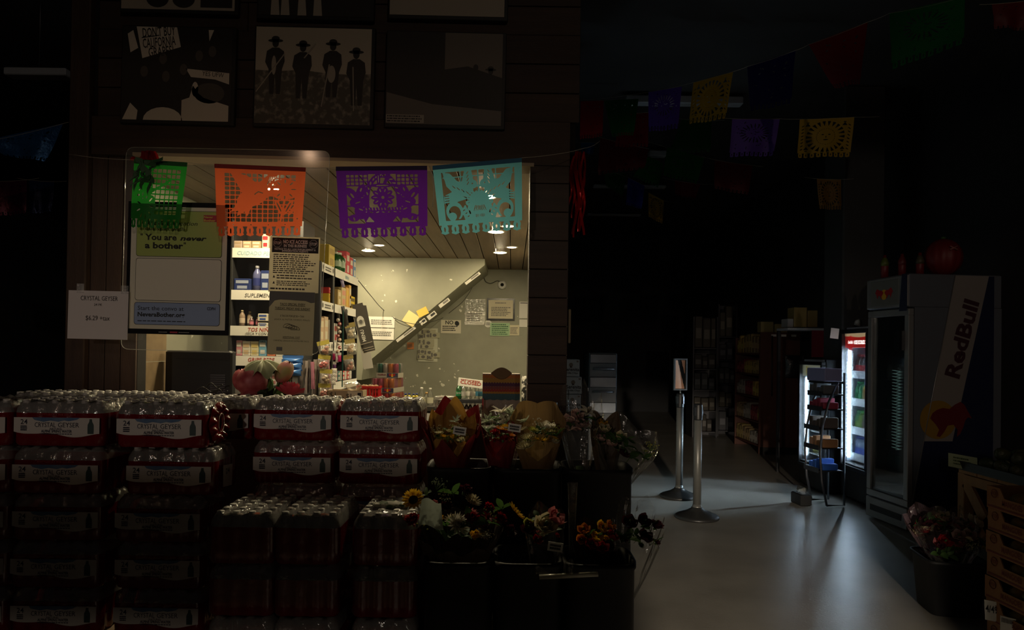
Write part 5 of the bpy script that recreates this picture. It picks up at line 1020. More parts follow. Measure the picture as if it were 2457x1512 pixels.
# ---------------------------------------------------------------- flowers
FM = {}
def petal(mb, a0, L, Wd, e0, e1, r0=0., cup=.25, twist=0., z0=0.):
    ca, sa = math.cos(a0), math.sin(a0)
    def f(u, v):
        el = e0+(e1-e0)*v; s = (u-.5)*2; w = Wd*math.sin(math.pi*(.12+.86*v))**.8; r = r0; z = z0; n = 4
        for k in range(n): t = v*(k+.5)/n; ee = e0+(e1-e0)*t; r += L*v/n*math.cos(ee); z += L*v/n*math.sin(ee)
        q = s*w; z += cup*abs(s)**2*w+twist*s*w; return (ca*r-sa*q, sa*r+ca*q, z)
    mb.grid(f, 3, 4)
def fl(kind):
    if kind in FM: return FM[kind]
    m = MB(); c = MB(); r = random.Random(len(FM)+2)
    if kind == 'sunflower':
        for ring in range(2):
            for i in range(15): petal(m, 2*math.pi*(i+.5*ring)/15+r.uniform(-.06,.06), .62, .11, .15+.25*ring, .45+.3*ring, .36, .3)
        c.lathe([(.4,0),(.38,.06),(.25,.11),(.0,.10)], 16, cap=False)
    elif kind == 'daisy':
        for ring in range(3):
            for i in range(13): petal(m, 2*math.pi*(i+.37*ring)/13, .8-.16*ring, .11, .1+.3*ring, .5+.35*ring, .16, .35)
        c.lathe([(.2,.1),(.17,.16),(.0,.19)], 12, cap=False)
    elif kind == 'mum':
        for ring in range(5):
            n = 15-2*ring
            for i in range(n): petal(m, 2*math.pi*(i+.4*ring)/n, .9-.12*ring, .085, .05+.28*ring, .7+.28*ring, .08, .5)
        c.lathe([(.12,.2),(.0,.35)], 8, cap=False)
    elif kind == 'rose':
        for ring in range(5):
            n = 5 if ring < 3 else 4
            for i in range(n): petal(m, 2*math.pi*(i+.5*ring)/n+.3*ring, (.98-.13*ring), .5-.075*ring, .55+.16*ring, 1.25-.1*ring if ring < 2 else 1.6, .28-.055*ring, -.12, .05)
        c.lathe([(.1,.2),(.12,.7),(.0,.8)], 8, cap=False)
    elif kind == 'carnation':
        for i in range(60):
            a = r.random()*6.28; el = r.uniform(.3,1.5); petal(m, a, r.uniform(.6,.95), .17, el*.9, el+.4, .05, .8, r.uniform(-.9,.9))
        c.lathe([(.12,-.3),(.2,.0),(.0,.3)], 8, cap=False)
    elif kind == 'lily':
        for i in range(6): petal(m, 2*math.pi*i/6, 1.05, .24, .7, -.25, .06, .25)
        for i in range(5): a = 2*math.pi*i/5; c.tube([(0,0,0),(.16*math.cos(a),.16*math.sin(a),.5)], .03, 5)
    elif kind == 'leafstar':
        for i in range(14): petal(m, 2*math.pi*i/14+r.uniform(-.2,.2), r.uniform(.7,1.15), .12, r.uniform(.1,.9), r.uniform(-.3,.7), .03, .4, r.uniform(-.5,.5))
        c.lathe([(.08,0),(.0,.15)], 6, cap=False)
    elif kind == 'sprig':
        for i in range(30):
            a = r.random()*6.28; rr = r.random()**.5*.8; z = r.uniform(.1,.8); m.lathe([(0,-.07),(.07,0),(0,.07)], 6, (rr*math.cos(a), rr*math.sin(a), z), cap=False)
        for i in range(7): a = i*.9; c.tube([(0,0,-.3),(.5*math.cos(a),.5*math.sin(a),.5)], .018, 4)
    elif kind == 'leaf':
        petal(m, 0, 1.3, .33, .7, -.1, .0, .25); petal(m, 2.2, 1.1, .28, .6, .1, .0, .25); petal(m, 4.2, 1.0, .28, .8, .0, .0, .25); c.tube([(0,0,-.4),(0,0,.05)], .03, 5)
    FM[kind] = (m, c); return FM[kind]
FMM = {}
def fmesh(kind, pm, cm):
    k = (kind, pm.name, cm.name)
    if k not in FMM:
        m, c = fl(kind); a = m.mesh('petals'); a.materials.append(pm); b = c.mesh('flower_centre'); b.materials.append(cm); FMM[k] = (a, b)
    return FMM[k]
pc = {n: mat('petal_'+n, c, .6, trans=.4) for n, c in dict(yellow=(.78,.46,.03), pale=(.72,.66,.38), white=(.74,.70,.58), cream=(.62,.55,.36), red=(.36,.012,.02), pink=(.56,.17,.18), coral=(.52,.07,.07), orange=(.62,.20,.02), plum=(.07,.01,.02), green=(.06,.13,.03), silver=(.42,.48,.34), blush=(.5,.33,.3), lime=(.42,.42,.08)).items()}
cc = {'brown': mat('seed_brown', (.05,.028,.012), .8), 'lime': mat('seed_lime', (.35,.34,.06), .8), 'green': mat('stem_green', (.05,.11,.03), .7)}
CORE = dict(sunflower='brown', daisy='lime', mum='lime', rose='green', carnation='green', lily='brown', leafstar='green', sprig='green', leaf='green')
PART = dict(sunflower='sunflower', daisy='daisy', mum='chrysanthemum', rose='rose', carnation='carnation', lily='lily', leafstar='striped_foliage', sprig='flower_sprig', leaf='leaf_spray')
def bouquet(label, px, py, Y, wpx, dpt, wrap, fls, corners=5, seed=0, back=.09, group='wrapped bouquets', points=.07, lean=0., second=None, tagpx=None, leanx=0.):
    base = P(px, py, Y); k = Y/F; Rw = wpx*k/2; rnd = random.Random(seed); t = thing('flower_bouquet', label, 'bouquet', base, (leanx, lean, 0), group)
    def cone(R0, sc, ph, hh, pts_):
        def f(u, v):
            a = 2*math.pi*u; edge = 1-abs(((u*corners+ph) % 1)*2-1); top = hh+back*max(0, math.sin(a))+pts_*edge-.10*max(0, -math.sin(a))**.6; z_ = -dpt+(dpt+top)*v
            r = .022+(R0-.022)*min(1.25, ((z_+dpt)/dpt))**.85; r *= 1+.05*math.sin(a*corners*2+ph)*v+.02*math.sin(a*13+v*9); return (r*math.cos(a)*sc, r*math.sin(a)*.75, z_)
        return f
    m = MB(); m.grid(cone(Rw, 1, seed, 0, points), 60, 9, False, True); m.build('wrapper', wrap, t)
    if second: m = MB(); m.grid(cone(Rw*.8, 1, seed+1.3, .0, points), 60, 9, False, True); m.build('inner_wrapper', second, t)
    fls = fls+[(kd, cl, rnd.uniform(-.36,.36)*wpx, rnd.uniform(-.16,.08)*wpx, wpx*.085*sc_, rnd.uniform(0,.7)) for kd, cl, sc_ in [('leaf','green',1.6)]*4+[('sprig', rnd.choice(['cream','lime','silver']),1.5)]*2+[(rnd.choice(['daisy','carnation']), fls[q_ % len(fls)][1], .95) for q_ in range(5)]]
    for kind, col, dx, dy, s, fo in fls:
        a, b = fmesh(kind, pc[col], cc[CORE[kind]]); yy = (fo*.75+.12)*Rw
        o = place(PART[kind], a, t, (dx*k, -yy, -dy*k), (R((18 if Y > 3.2 else 38)+rnd.uniform(-16,14)), R(rnd.uniform(-14,14)+dx*.25), R(rnd.uniform(0,360)) if kind in ('leaf','sprig','leafstar') else rnd.uniform(0,1)), s*k*1.25); place('flower_centre', b, o)
    MB().tube([(0,0,-dpt-.16),(0,0,-dpt+.1)], .02, 8).build('stems', cc['green'], t)
    if tagpx: m = MB().box(-.03,.03,-.002,0,-.018,.018).build('price_tag', white, t, (tagpx[0]*k, -Rw*.95, -tagpx[1]*k), (0,R(8),0)); MB().lines(-.022,.022,-.012,.012,2,-.003,jag=0,th=.35).build('barcode', ink, m)
    return t
cell = clear('bouquet_cellophane', (.97,.97,.96), .05, (.7,.7,.66), .12, .10, .75, bump=(18, .7)); redpaper = mat('red_wrap_paper', (.17,.009,.009), .75, trans=.15); kraftw = mat('kraft_wrap_paper', (.26,.16,.06), .8, trans=.22); goldw = mat('golden_wrap_paper', (.42,.22,.04), .75, trans=.22); mauve = mat('mauve_wrap_paper', (.3,.15,.19), .6, trans=.25)
def mix(spec, seed, spread):   # scatter several flowers of each kind over the head
    r = random.Random(seed); out = []
    for kind, col, n, s in spec:
        for i in range(n): a = r.random()*6.28; q = r.random()**.5; out.append((kind, col, math.cos(a)*q*spread[0], math.sin(a)*q*spread[1], s*r.uniform(.85,1.15), -math.sin(a)*q*.6))
    return out
U = 3.42
bouquet('bouquet of small yellow daisies in pointed red paper nearest the water', 1085, 1045, U, 124, .26, redpaper, [('daisy','pale',-28,-8,11,.5),('daisy','yellow',-18,0,12,.6),('daisy','lime',-32,2,9,.5),('daisy','pale',-4,-12,9,.4),('daisy','lime',4,-22,9,.2),('leafstar','silver',10,-34,16,0)]+mix([('sprig','lime',3,16)],3,(30,16)), 5, 1, .10, second=goldw, tagpx=(22,-18), points=.09)
bouquet('bouquet of striped silvery foliage in clear film behind red paper', 1210, 1018, U+.12, 110, .28, cell, [('leafstar','silver',-46,14,22,.6),('leafstar','silver',-38,-8,20,.4),('leafstar','white',-5,-28,24,.2),('leafstar','silver',14,-24,24,.2),('leafstar','white',30,-18,22,.2),('leaf','green',-30,22,20,.5),('lily','white',2,-12,18,.3),('leaf','green',8,0,24,0)], 6, 2, .05)
bouquet('bouquet with a red paper peak and small orange flowers', 1200, 1050, U-.03, 84, .25, redpaper, [('sunflower','orange',2,-22,13,.2),('sunflower','yellow',14,-24,12,.2),('daisy','orange',26,-6,11,.4),('carnation','red',-14,-8,14,.4),('carnation','red',8,4,14,.5)], 3, 4, -.02, points=.10, tagpx=(34,-28))
bouquet('bouquet of pale yellow daisies in golden brown paper', 1290, 1052, U-.02, 118, .26, kraftw, [('mum','pale',-28,16,22,.9),('mum','pale',-22,-4,18,.7),('sunflower','yellow',6,0,19,.7),('mum','lime',-12,-20,15,.4),('rose','white',24,-28,15,.3),('sprig','white',4,-28,22,.2),('sprig','lime',36,-20,20,.2),('leaf','green',44,-8,22,.3),('daisy','cream',-34,-22,12,.2),('leafstar','silver',-30,-40,16,0),('sprig','lime',20,-12,18,.4)], 4, 5, .16, second=None, points=.05)
bouquet('tall clear wrapped bouquet of pale pink blooms beside the post', 1392, 1022, U+.1, 100, .3, cell, [('rose','blush',-30,-10,15,.2),('rose','blush',-12,-22,16,.2),('lily','white',16,-32,20,.2),('rose','blush',2,0,16,.4),('lily','blush',-26,8,17,.4),('rose','yellow',50,-4,13,.4),('leaf','green',34,-14,20,.3),('lily','white',28,6,16,.4)], 7, 6, .12, points=.12)
bouquet('dark bouquet in wide clear cellophane overhanging the upper bin', 1502, 1078, U-.04, 140, .24, cell, [('rose','blush',-44,-2,13,.6),('lily','white',30,-14,18,.5),('lily','silver',18,2,16,.6),('leaf','green',-10,-8,26,.4),('leaf','green',6,14,26,.6),('rose','cream',-24,-24,13,.2),('leaf','green',40,6,20,.5),('rose','plum',-10,12,14,.6)], 5, 7, .10, points=.06, lean=R(16))
bouquet('dusky bouquet with a brown paper peak left of the overhanging one', 1455, 1062, U+.02, 70, .26, mat('brown_wrap', (.10,.065,.035), .6, trans=.2), [('rose','cream',-6,-30,14,.2),('leaf','green',4,-18,20,.3),('rose','blush',-14,-8,13,.5)], 4, 8, .10, points=.08)
L_ = 2.90
bouquet('low mixed bouquet with sunflowers and red carnations', 1100, 1262, L_, 210, .34, mat('dark_wrap', (.03,.02,.015), .5, trans=.1), [('sunflower','yellow',-103,-70,23,.4),('sunflower','yellow',136,-44,24,.4),('mum','white',2,-20,27,.8),('mum','cream',34,-66,20,.3),('carnation','pink',-57,-62,13,.6),('carnation','coral',-100,-26,21,.8),('carnation','red',36,-28,20,.7),('carnation','red',72,-52,15,.4),('carnation','red',100,-30,18,.6),('carnation','plum',14,-84,19,.1),('carnation','plum',-28,-50,17,.3),('sprig','silver',-50,-96,22,.1),('sprig','cream',-32,-70,20,.3),('leaf','green',-12,-82,24,.2),('leaf','green',-72,-80,18,.3),('leaf','green',104,-50,24,.3),('carnation','plum',60,-10,18,.7),('rose','plum',120,-2,16,.7),('leaf','green',14,6,24,.8),('daisy','cream',58,-6,10,.8),('sprig','cream',70,2,16,.8),('lily','red',70,-34,14,.6)], 9, 9, .02, points=.03)
bouquet('low clear wrapped bouquet with one large cream rose', 1308, 1282, L_, 92, .30, cell, [('rose','cream',-4,-22,27,.8),('rose','pink',18,-38,24,.4),('rose','plum',-38,-14,18,.5),('rose','red',-22,8,12,.8),('leaf','green',-16,-40,20,.2),('rose','lime',-44,-24,14,.3)], 5, 10, .08, tagpx=(22,18), points=.05)
bouquet('low bouquet of small orange and yellow roses', 1425, 1290, L_, 104, .30, mat('dark_wrap2', (.025,.012,.01), .5, trans=.1), [('rose','orange',-26,-20,15,.5),('rose','yellow',12,-28,15,.5),('rose','orange',34,-30,14,.4),('rose','yellow',2,-6,15,.8),('rose','red',-14,10,15,.9),('rose','red',38,-8,16,.7),('rose','red',14,18,16,.9),('rose','orange',-34,0,12,.6)], 5, 11, .04, points=.03)
bouquet('low dark bouquet in crumpled clear film at the aisle edge', 1528, 1290, L_, 116, .32, cell, [('rose','plum',-30,-30,18,.3),('rose','plum',0,-40,18,.2),('leaf','green',20,-30,24,.3),('rose','plum',10,-8,18,.6),('leaf','green',-24,0,24,.6),('carnation','plum',34,-36,18,.2)], 7, 12, .12, points=.05, lean=R(12))
tag(MB().grid(lambda u, v: ((u-.5)*.075*(1+.3*v), -.02*math.sin(math.pi*u)-.01*v, -.1*v+.012*math.sin(u*5)), 8, 8).build('paper_sleeve', mat('pale_green_paper', (.48,.55,.47), .6, trans=.3), None, P(1035,1200,2.74)), 'pale green paper sleeve standing at the front of the sunflower bouquet', 'paper')
tag(MB().grid(lambda u, v: (.022*math.sin(2*math.pi*u)*(1-.5*v), .012*math.cos(2*math.pi*u), -.3*v), 14, 8, True, True).build('cellophane_cone', cell, None, P(1374,1158,3.0)), 'empty clear cellophane cone standing behind the orange roses', 'wrap')
# bins that hold the bouquets
binm = mat('bin_black', (.006,.006,.007), .62)
def bin_(label, x0, x1, Yf, d, zt, r=.03):
    w = x1-x0; t = thing('flower_bin', label, 'bin', ((x0+x1)/2, Yf+d/2, 0), group='black flower bins'); m = MB()
    def ringp(u, inset): 
        a = 2*math.pi*u; n = 5; c, s = math.cos(a), math.sin(a); return ((abs(c)**(2/n))*math.copysign(1, c)*(w/2-inset), (abs(s)**(2/n))*math.copysign(1, s)*(d/2-inset))
    lv = [(.012,0),(.0,.02),(-.0,zt-.03),(-.006,zt-.02),(-.006,zt),(.008,zt),(.012,zt-.03),(.016,.03)]
    m.grid(lambda u, v: (lambda p: (p[0], p[1], lv[int(round(v*7))][1]))(ringp(u, lv[int(round(v*7))][0])), 48, 7, True, True); m.build('shell', binm, t)
    p = [ringp(i/48, .02) for i in range(48)]; MB().add([(a, b, .03) for a, b in p], [tuple(range(48))]).build('base', binm, t); return t
for i, (a, b) in enumerate(((1022,1180),(1186,1350),(1356,1522))): bin_('tall black bin, %s from left in the back row of flowers' % ORD[i], P(a,1130,3.27).x, P(b,1130,3.27).x, 3.27, .3, P(1400,1128,3.27).z)
for i, (a, b) in enumerate(((1015,1180),(1186,1350),(1356,1530))): bin_('low black bin, %s from left in the front row of flowers' % ORD[i], P(a,1350,2.76).x, P(b,1350,2.76).x, 2.76, .28, P(1400,1356,2.76).z)
a, b = P(1294,1385,2.70), P(1435,1378,2.70); t = thing('wrap_roll', 'film wrapped pale bar lying along the front bin rim', 'roll', (a+b)/2)
q = (b-a)/2; MB().tube([-q, q], .0095, 10).build('bar', mat('pale_bar', (.55,.52,.40), .3, coat=.5), t); MB().grid(lambda u, v: ((u-.5)*.05*(1-.3*v), .01+.01*math.sin(u*9), .06*v+.004*math.sin(u*12)), 8, 4).build('film_end', cell, t, (-.0,0,0)); MB().grid(lambda u, v: ((u-.5)*.07, .01+.01*math.sin(u*7), .035*v*(1-u)), 8, 4).build('film_end', cell, t, (-.09,0,0))
# ---------------------------------------------------------------- unlit ceiling fixtures and far dark furniture
fixm = mat('fixture_white', (.42,.45,.5), .5)
for i, (a, b, py, hp, Y, lab) in enumerate([(1500,1780,241,18,7.6,'nearest long unlit ceiling light strip behind the banners'),(1556,1597,370,13,9.6,'second unlit ceiling light strip beside the mid green banner'),(1424,1597,447,6,11.6,'third unlit ceiling light strip above the small blue banner'),(1407,1537,515,4,14.2,'farthest unlit ceiling light strip')]):
    p, q = P(a, py, Y), P(b, py, Y); h = hp*Y/F; t = thing('ceiling_fixture', lab, 'ceiling light', ((p.x+q.x)/2, Y, p.z), group='unlit light strips of the shop ceiling'); l = (q.x-p.x)/2
    MB().bevbox(-l, l, -.06, .06, -h/2, h/2, .008).build('housing', fixm, t)
    for s in (-.8, .8): MB().tube([(s*l,0,h/2),(s*l,0,RZ-p.z)], .006, 6).build('suspension_rod', darksteel, t)
p, q = P(20,168,4.8), P(168,186,4.8); t = thing('ceiling_fixture', 'pale light strip left of the tall wooden post', 'ceiling light', ((p.x+q.x)/2, 4.8, (p.z+q.z)/2), group='unlit light strips of the shop ceiling'); l = (q.x-p.x)/2; MB().bevbox(-l, l, -.05,.05,-.025,.025,.006).build('housing', fixm, t); MB().tube([(0,0,.02),(0,0,RZ-p.z)], .006, 6).build('suspension_rod', darksteel, t)
# stacked chip boxes beside the post
for i, (y0, y1, dx) in enumerate(((863,903,0),(905,945,5),(947,987,3))):
    Y = 5.2; a, b = P(1336+dx, y1, Y), P(1391+dx, y0, Y); w, h = b.x-a.x, b.z-a.z; o = MB().bevbox(-w/2, w/2, 0, .3, 0, h, .003).build('chip_box', mat('chip_carton', (.34,.42,.50), .6), None, ((a.x+b.x)/2, Y, a.z)); tag(o, 'pale blue carton of tortilla chips, %s in the stack by the post' % ('topmost', 'middle', 'lowest')[i], 'box', 'chip cartons by the post')
    m = MB(); m.text('Serenita', h*.2, .15*w, h*.32, -.002, w*.66, bold=.02); m.text('Tortilla Chips', h*.1, .12*w, h*.16, -.002, w*.62, bold=.02); m.build('lettering', ink, o); m = MB(); m.ell(.12*w, h*.68, w*.09, h*.13, -.002, 12); m.flatpoly([(.05*w,h*.5),(.1*w,h*.62),(.2*w,h*.52)], (0,-.002,0)); m.build('printed_figure', inkfade, o); MB().rect(.36*w, .45*w, h*.84, h*.93, -.002).build('logo_block', inkfade, o)
z0 = P(1336,987,5.2).z; t = thing('low_stand', 'dark stand under the stack of chip cartons', 'stand', ((P(1336,987,5.2).x+P(1396,987,5.2).x)/2, 5.35, 0)); MB().bevbox(-.1,.1,-.15,.15,z0-.03,z0-.002,.004).build('top', black, t); MB().box(-.09,.09,-.14,.14,0,z0-.03).build('body', black, t)
tag(MB().bevbox(-.007,.007,-.02,.02,-.095,.095,.003).build('door_handle', mat('pale_handle', (.45,.36,.22), .5), None, P(1366,783,3.97)), 'pale upright handle on the shop side of the right post', 'handle')
# stainless oven far back
Y = 8.2; a, b = P(1412,1000,Y), P(1482,840,Y); t = thing('steel_oven', 'dark stacked oven with two stainless panels behind the flowers', 'oven', ((a.x+b.x)/2, Y, 0)); w = b.x-a.x
MB().bevbox(-w/2, w/2, .03, .7, 0, P(1450,846,Y).z, .01).build('body', mat('oven_dark', (.03,.035,.04), .4, .3), t)
for y0, y1 in ((850,872),(905,930),(966,992)): MB().bevbox(-w/2+.01, w/2-.01, 0, .03, P(1450,y1,Y).z, P(1450,y0,Y).z, .006).build('steel_panel', mat('oven_steel', (.16,.18,.21), .25, 1.) if y0 != 905 else darksteel, t)
for y0 in (885,940): MB().tube([(-w*.38,-.03,P(1450,y0,Y).z),(w*.38,-.03,P(1450,y0,Y).z)], .01, 8).build('handle', darksteel, t)
# dark stock shelves against the back of the aisle
def stock_shelf(label, x, y, rz, w, d, h, zs, seed, cols, pm, cap=None, item='packet', cat='packet', glab='stock', ht=(.6,.9)):
    t = thing('stock_shelf', label, 'shelf', (x, y, 0), (0,0,rz)); rnd = random.Random(seed); M_ = Matrix.Translation((x, y, 0)) @ Matrix.Rotation(rz, 4, 'Z')
    MB().box(-w/2, w/2, d-.02, d, 0, h).build('back_panel', pm, t)
    for s in (-1, 1): MB().bevbox(s*(w/2-.012)-.012, s*(w/2-.012)+.012, 0, d, 0, h, .003).build('side_panel', pm, t)
    for k, z in enumerate(zs):
        MB().bevbox(-w/2+.026, w/2-.026, .005, d-.022, z-.02, z, .002).build('shelf_board', pm, t); top = (zs[k+1]-.03 if k+1 < len(zs) else h+.12)-z; xx = -w/2+.03; i = 0
        while xx < w/2-.1:
            ww = rnd.uniform(.08,.14); ww = min(ww, w/2-.03-xx); hh = top*rnd.uniform(*ht); c = cols[(k+(i//3)) % len(cols)]; p = M_ @ Vector((xx+ww/2, .09, z+.001))
            o = MB().bevbox(-ww/2+.003, ww/2-.003, -.07, .07, 0, hh, .012).build(item, pmat(c), None, p, (0,0,rz)); tag(o, '%s, %s along the %s of the %s' % (glab, ORD[min(i, 15)], ('bottom board', 'second board', 'third board', 'fourth board', 'top board')[k], ' '.join(label.split()[:3])), cat, glab)
            MB().rect(-ww*.33, ww*.33, hh*.3, hh*.62, -.0715).build('printed_panel', pmat(tuple(min(.7, v*2.2+.05) for v in c)), o); xx += ww; i += 1
    return t
A = PZ(1820, 1090, 0); mahog = mat('mahogany_laminate', (.12,.042,.028), .5, noise=(3, (.09,.03,.02), .3, .7), stretch=(8,8,1))
ze = P(1820, 797, A.y).z
stock_shelf('mahogany end shelf full of groceries', A.x, A.y+.55, R(-90), 1.1, .5, ze-.06, [.12,.45,.80,1.12,1.42], 21, [(.30,.22,.08),(.28,.2,.1),(.3,.28,.25),(.22,.03,.04),(.42,.28,.06)], mahog, item='grocery_pack', cat='groceries', glab='boxed grocery pack', ht=(.55,.8))
t = thing('end_panel', 'broad mahogany end panel beside the small lit fridge', 'panel', (A.x+.28, A.y-.02, 0)); MB().bevbox(-.28,.28,-.012,.012,.1,ze,.003).build('panel', mahog, t); MB().box(-.27,.27,.0,.012,0,.1).build('kick_plate', black, t)
for i in range(3): MB().box(-.13+.14*i,-.06+.14*i,-.016,-.012,ze-.06,ze-.03).build('price_strip', white, t)
MB().add(*(lambda m: (m.v, m.f))(pillow(.26,.32,.05)), True).build('hanging_bags', mat('dark_bag', (.02,.02,.025), .3, coat=.4, bump=(20,.6)), t, (.18,-.05,ze-.32)); MB().tube([(-.12,-.02,ze-.05),(-.12,-.03,ze-.9)], .01, 6).build('hanging_strap', black, t)
for i in range(3):
    o = MB().bevbox(-.09,.09,-.07,.07,0,.15-.03*i,.004).build('top_carton', pmat((.30,.24,.10)), None, (A.x+.12+.2*i, A.y+.12, ze+.001)); tag(o, 'tan carton, %s from left on top of the mahogany panel' % ORD[i], 'box', 'cartons on the mahogany panel')
D = PZ(1662, 1050, 0); stock_shelf('dark steel rack at the aisle end', (P(1662,900,D.y).x+P(1722,900,D.y).x)/2, D.y, 0, (1722-1662)*D.y/F, .45, P(1680,760,D.y).z, [.1,.45,.8,1.15,1.5], 22, [(.05,.045,.04),(.07,.06,.045),(.04,.045,.05)], darksteel, item='dark_pack', cat='groceries', glab='dark grocery pack')
D2 = P(1745, 900, D.y+.2); stock_shelf('dark pantry rack near the mahogany shelf', D2.x, D2.y, 0, 46*D2.y/F, .45, P(1745,730,D2.y).z, [.1,.5,.9,1.3,1.7], 23, [(.06,.06,.07),(.08,.07,.05),(.05,.05,.05)], darksteel, item='pantry_pack', cat='groceries', glab='pantry pack')
for i, (a, b, y0, y1, c) in enumerate([(1905,1937,738,785,(.24,.18,.06)),(1938,1962,745,785,(.26,.19,.07)),(1890,1904,765,785,(.3,.3,.3))]):
    Y = 8.3; p, q = P(a, y1, Y), P(b, y0, Y); o = MB().bevbox(0, q.x-p.x, 0, .2, 0, q.z-p.z, .004).build('top_carton', pmat(c), None, p); tag(o, ('broad tan carton', 'narrow tan carton', 'small grey canister')[i]+' on the high wall shelf behind the small fridge', 'box')
p = P(1890,786,8.25); q = P(2010,800,8.25); t = thing('wall_shelf', 'high shelf with red cloth behind the fridges', 'shelf', ((p.x+q.x)/2, 8.4, p.z)); l = (q.x-p.x)/2; MB().bevbox(-l, l, -.15,.2,-.03,-.002,.004).build('board', fixm, t); MB().box(.0, l, -.14,-.12,-.34,-.03).build('red_cloth', mat('red_cloth', (.20,.012,.03), .8), t); MB().box(-l,-l+.03,.14,.18,-p.z,-.03).build('support', darksteel, t); MB().box(l-.03,l,.14,.18,-p.z,-.03).build('support', darksteel, t)

# ---------------------------------------------------------------- stanchions
pole_m = mat('stanchion_steel', (.16,.16,.15), .4, .35); base_m = mat('stanchion_base', (.035,.035,.035), .4, .3)
def stanchion(label, px, py, top):
    c = PZ(px, py, 0); h = P(px, top, c.y).z; t = thing('stanchion', label, 'stanchion', c, group='belt stanchions'); r = .188
    MB().lathe([(r*.98,0),(r,.006),(r,.018),(r*.9,.03),(r*.5,.058),(r*.26,.085),(.045,.095)], 40).build('base', base_m, t); MB().lathe([(.045,.09),(.04,.1),(.036,.12)], 24).build('collar', pole_m, t)
    MB().lathe([(.0345,.1),(.0345,h-.14)], 24).build('pole', pole_m, t); MB().lathe([(.036,h-.14),(.037,h-.13),(.037,h-.012),(.033,h)], 24).build('belt_head', black, t)
    for a in range(4): MB().box(-.01,.01,-.042,-.034,h-.1,h-.03).build('belt_slot', darksteel, t, (0,0,0), (0,0,R(45+90*a)))
    return t, h, c
stanchion('front stanchion without a sign', 1672, 1243, 969)
t, h, c = stanchion('rear stanchion carrying an upright framed sign', 1629, 1193, 944); k = c.y/F; sw, sh = 34*k, 76*k; z0 = h+.03
sg = place('sign_holder', None, t, (0,0,z0), (0,0,R(14))); MB().tube([(0,0,-.05),(0,0,.01)], .008, 8).build('sign_stem', pole_m, sg)
m = MB(); fw = .012
m.box(-sw/2,sw/2,-.012,.012,0,fw); fr = mat('sign_frame_steel', (.4,.4,.4), .35, .8)
m.build('frame_bar', fr, sg); MB().box(-sw/2,sw/2,-.012,.012,sh-fw,sh).build('frame_bar', fr, sg); MB().box(-sw/2,-sw/2+fw,-.012,.012,fw,sh-fw).build('frame_bar', fr, sg); MB().box(sw/2-fw,sw/2,-.012,.012,fw,sh-fw).build('frame_bar', fr, sg)
MB().box(-sw/2+fw,sw/2-fw,.0,.004,fw,sh-fw).build('backing', black, sg); MB().grid(lambda u, v: (-sw/2+fw+.004+(sw-2*fw-.014)*u, -.002-.003*math.sin(u*4+v*3), fw+.004+(sh-2*fw-.008)*v), 6, 8).build('sign_paper', mat('peach_paper', (.80,.42,.26), .6), sg)

# ---------------------------------------------------------------- fridges
cab = mat('cabinet_blue_grey', (.15,.165,.195), .4, .3); cabs = mat('cabinet_silver', (.34,.34,.34), .35, .5); glass = clear('door_glass', (.93,.95,.95), .02, (.6,.7,.7), .03, .08, .85)
lit = mat('fridge_liner_white', (.34,.38,.45), .4)
def frame_from(A, B): d = B-A; return (A+B)/2, math.atan2(d.y, d.x), math.hypot(d.x, d.y)
def cabinet(name, label, A, B, d, h, z_in, door_w, shell, liner, header=.0, th=.04):
    c, rz, w = frame_from(A, B); t = thing(name, label, 'fridge', (c.x, c.y, 0), (0,0,rz))
    MB().box(-w/2, -w/2+th, .05, d, z_in, h-header).build('side_wall', shell, t); MB().box(w/2-th, w/2, .05, d, z_in, h-header).build('side_wall', shell, t); MB().box(-w/2+th, w/2-th, d-th, d, z_in, h-header).build('rear_wall', shell, t)
    MB().box(-w/2+th, w/2-th, .05, d, h-header-.03, h-header).build('inner_top', liner, t); MB().box(-w/2+th, w/2-th, d-th-.006, d-th, z_in, h-header-.03).build('inner_back', liner, t)
    MB().box(-w/2+th, -w/2+th+.004, .06, d-th, z_in, h-header-.03).build('inner_side', liner, t); MB().box(w/2-th-.004, w/2-th, .06, d-th, z_in, h-header-.03).build('inner_side', liner, t)
    MB().bevbox(-w/2, w/2, .02, d, .03, z_in, .006).build('lower_housing', shell, t); MB().box(-w/2+.03, w/2-.03, .06, d-.05, 0, .03).build('plinth', black, t)
    if header: MB().bevbox(-w/2, w/2, .0, d, h-header, h, .006).build('upper_housing', shell, t)
    return t, w, c, rz
def door(t, w, z0, z1, fw, fm, name='glass_door'):
    dr = place(name, None, t); 
    for a, b, e, f in ((-w/2, w/2, z0, z0+fw), (-w/2, w/2, z1-fw, z1), (-w/2, -w/2+fw, z0+fw, z1-fw), (w/2-fw, w/2, z0+fw, z1-fw)): MB().bevbox(a, b, 0, .045, e, f, .004).build('door_frame', fm, dr)
    MB().box(-w/2+fw, w/2-fw, .018, .024, z0+fw, z1-fw).build('door_glass', glass, dr); return dr
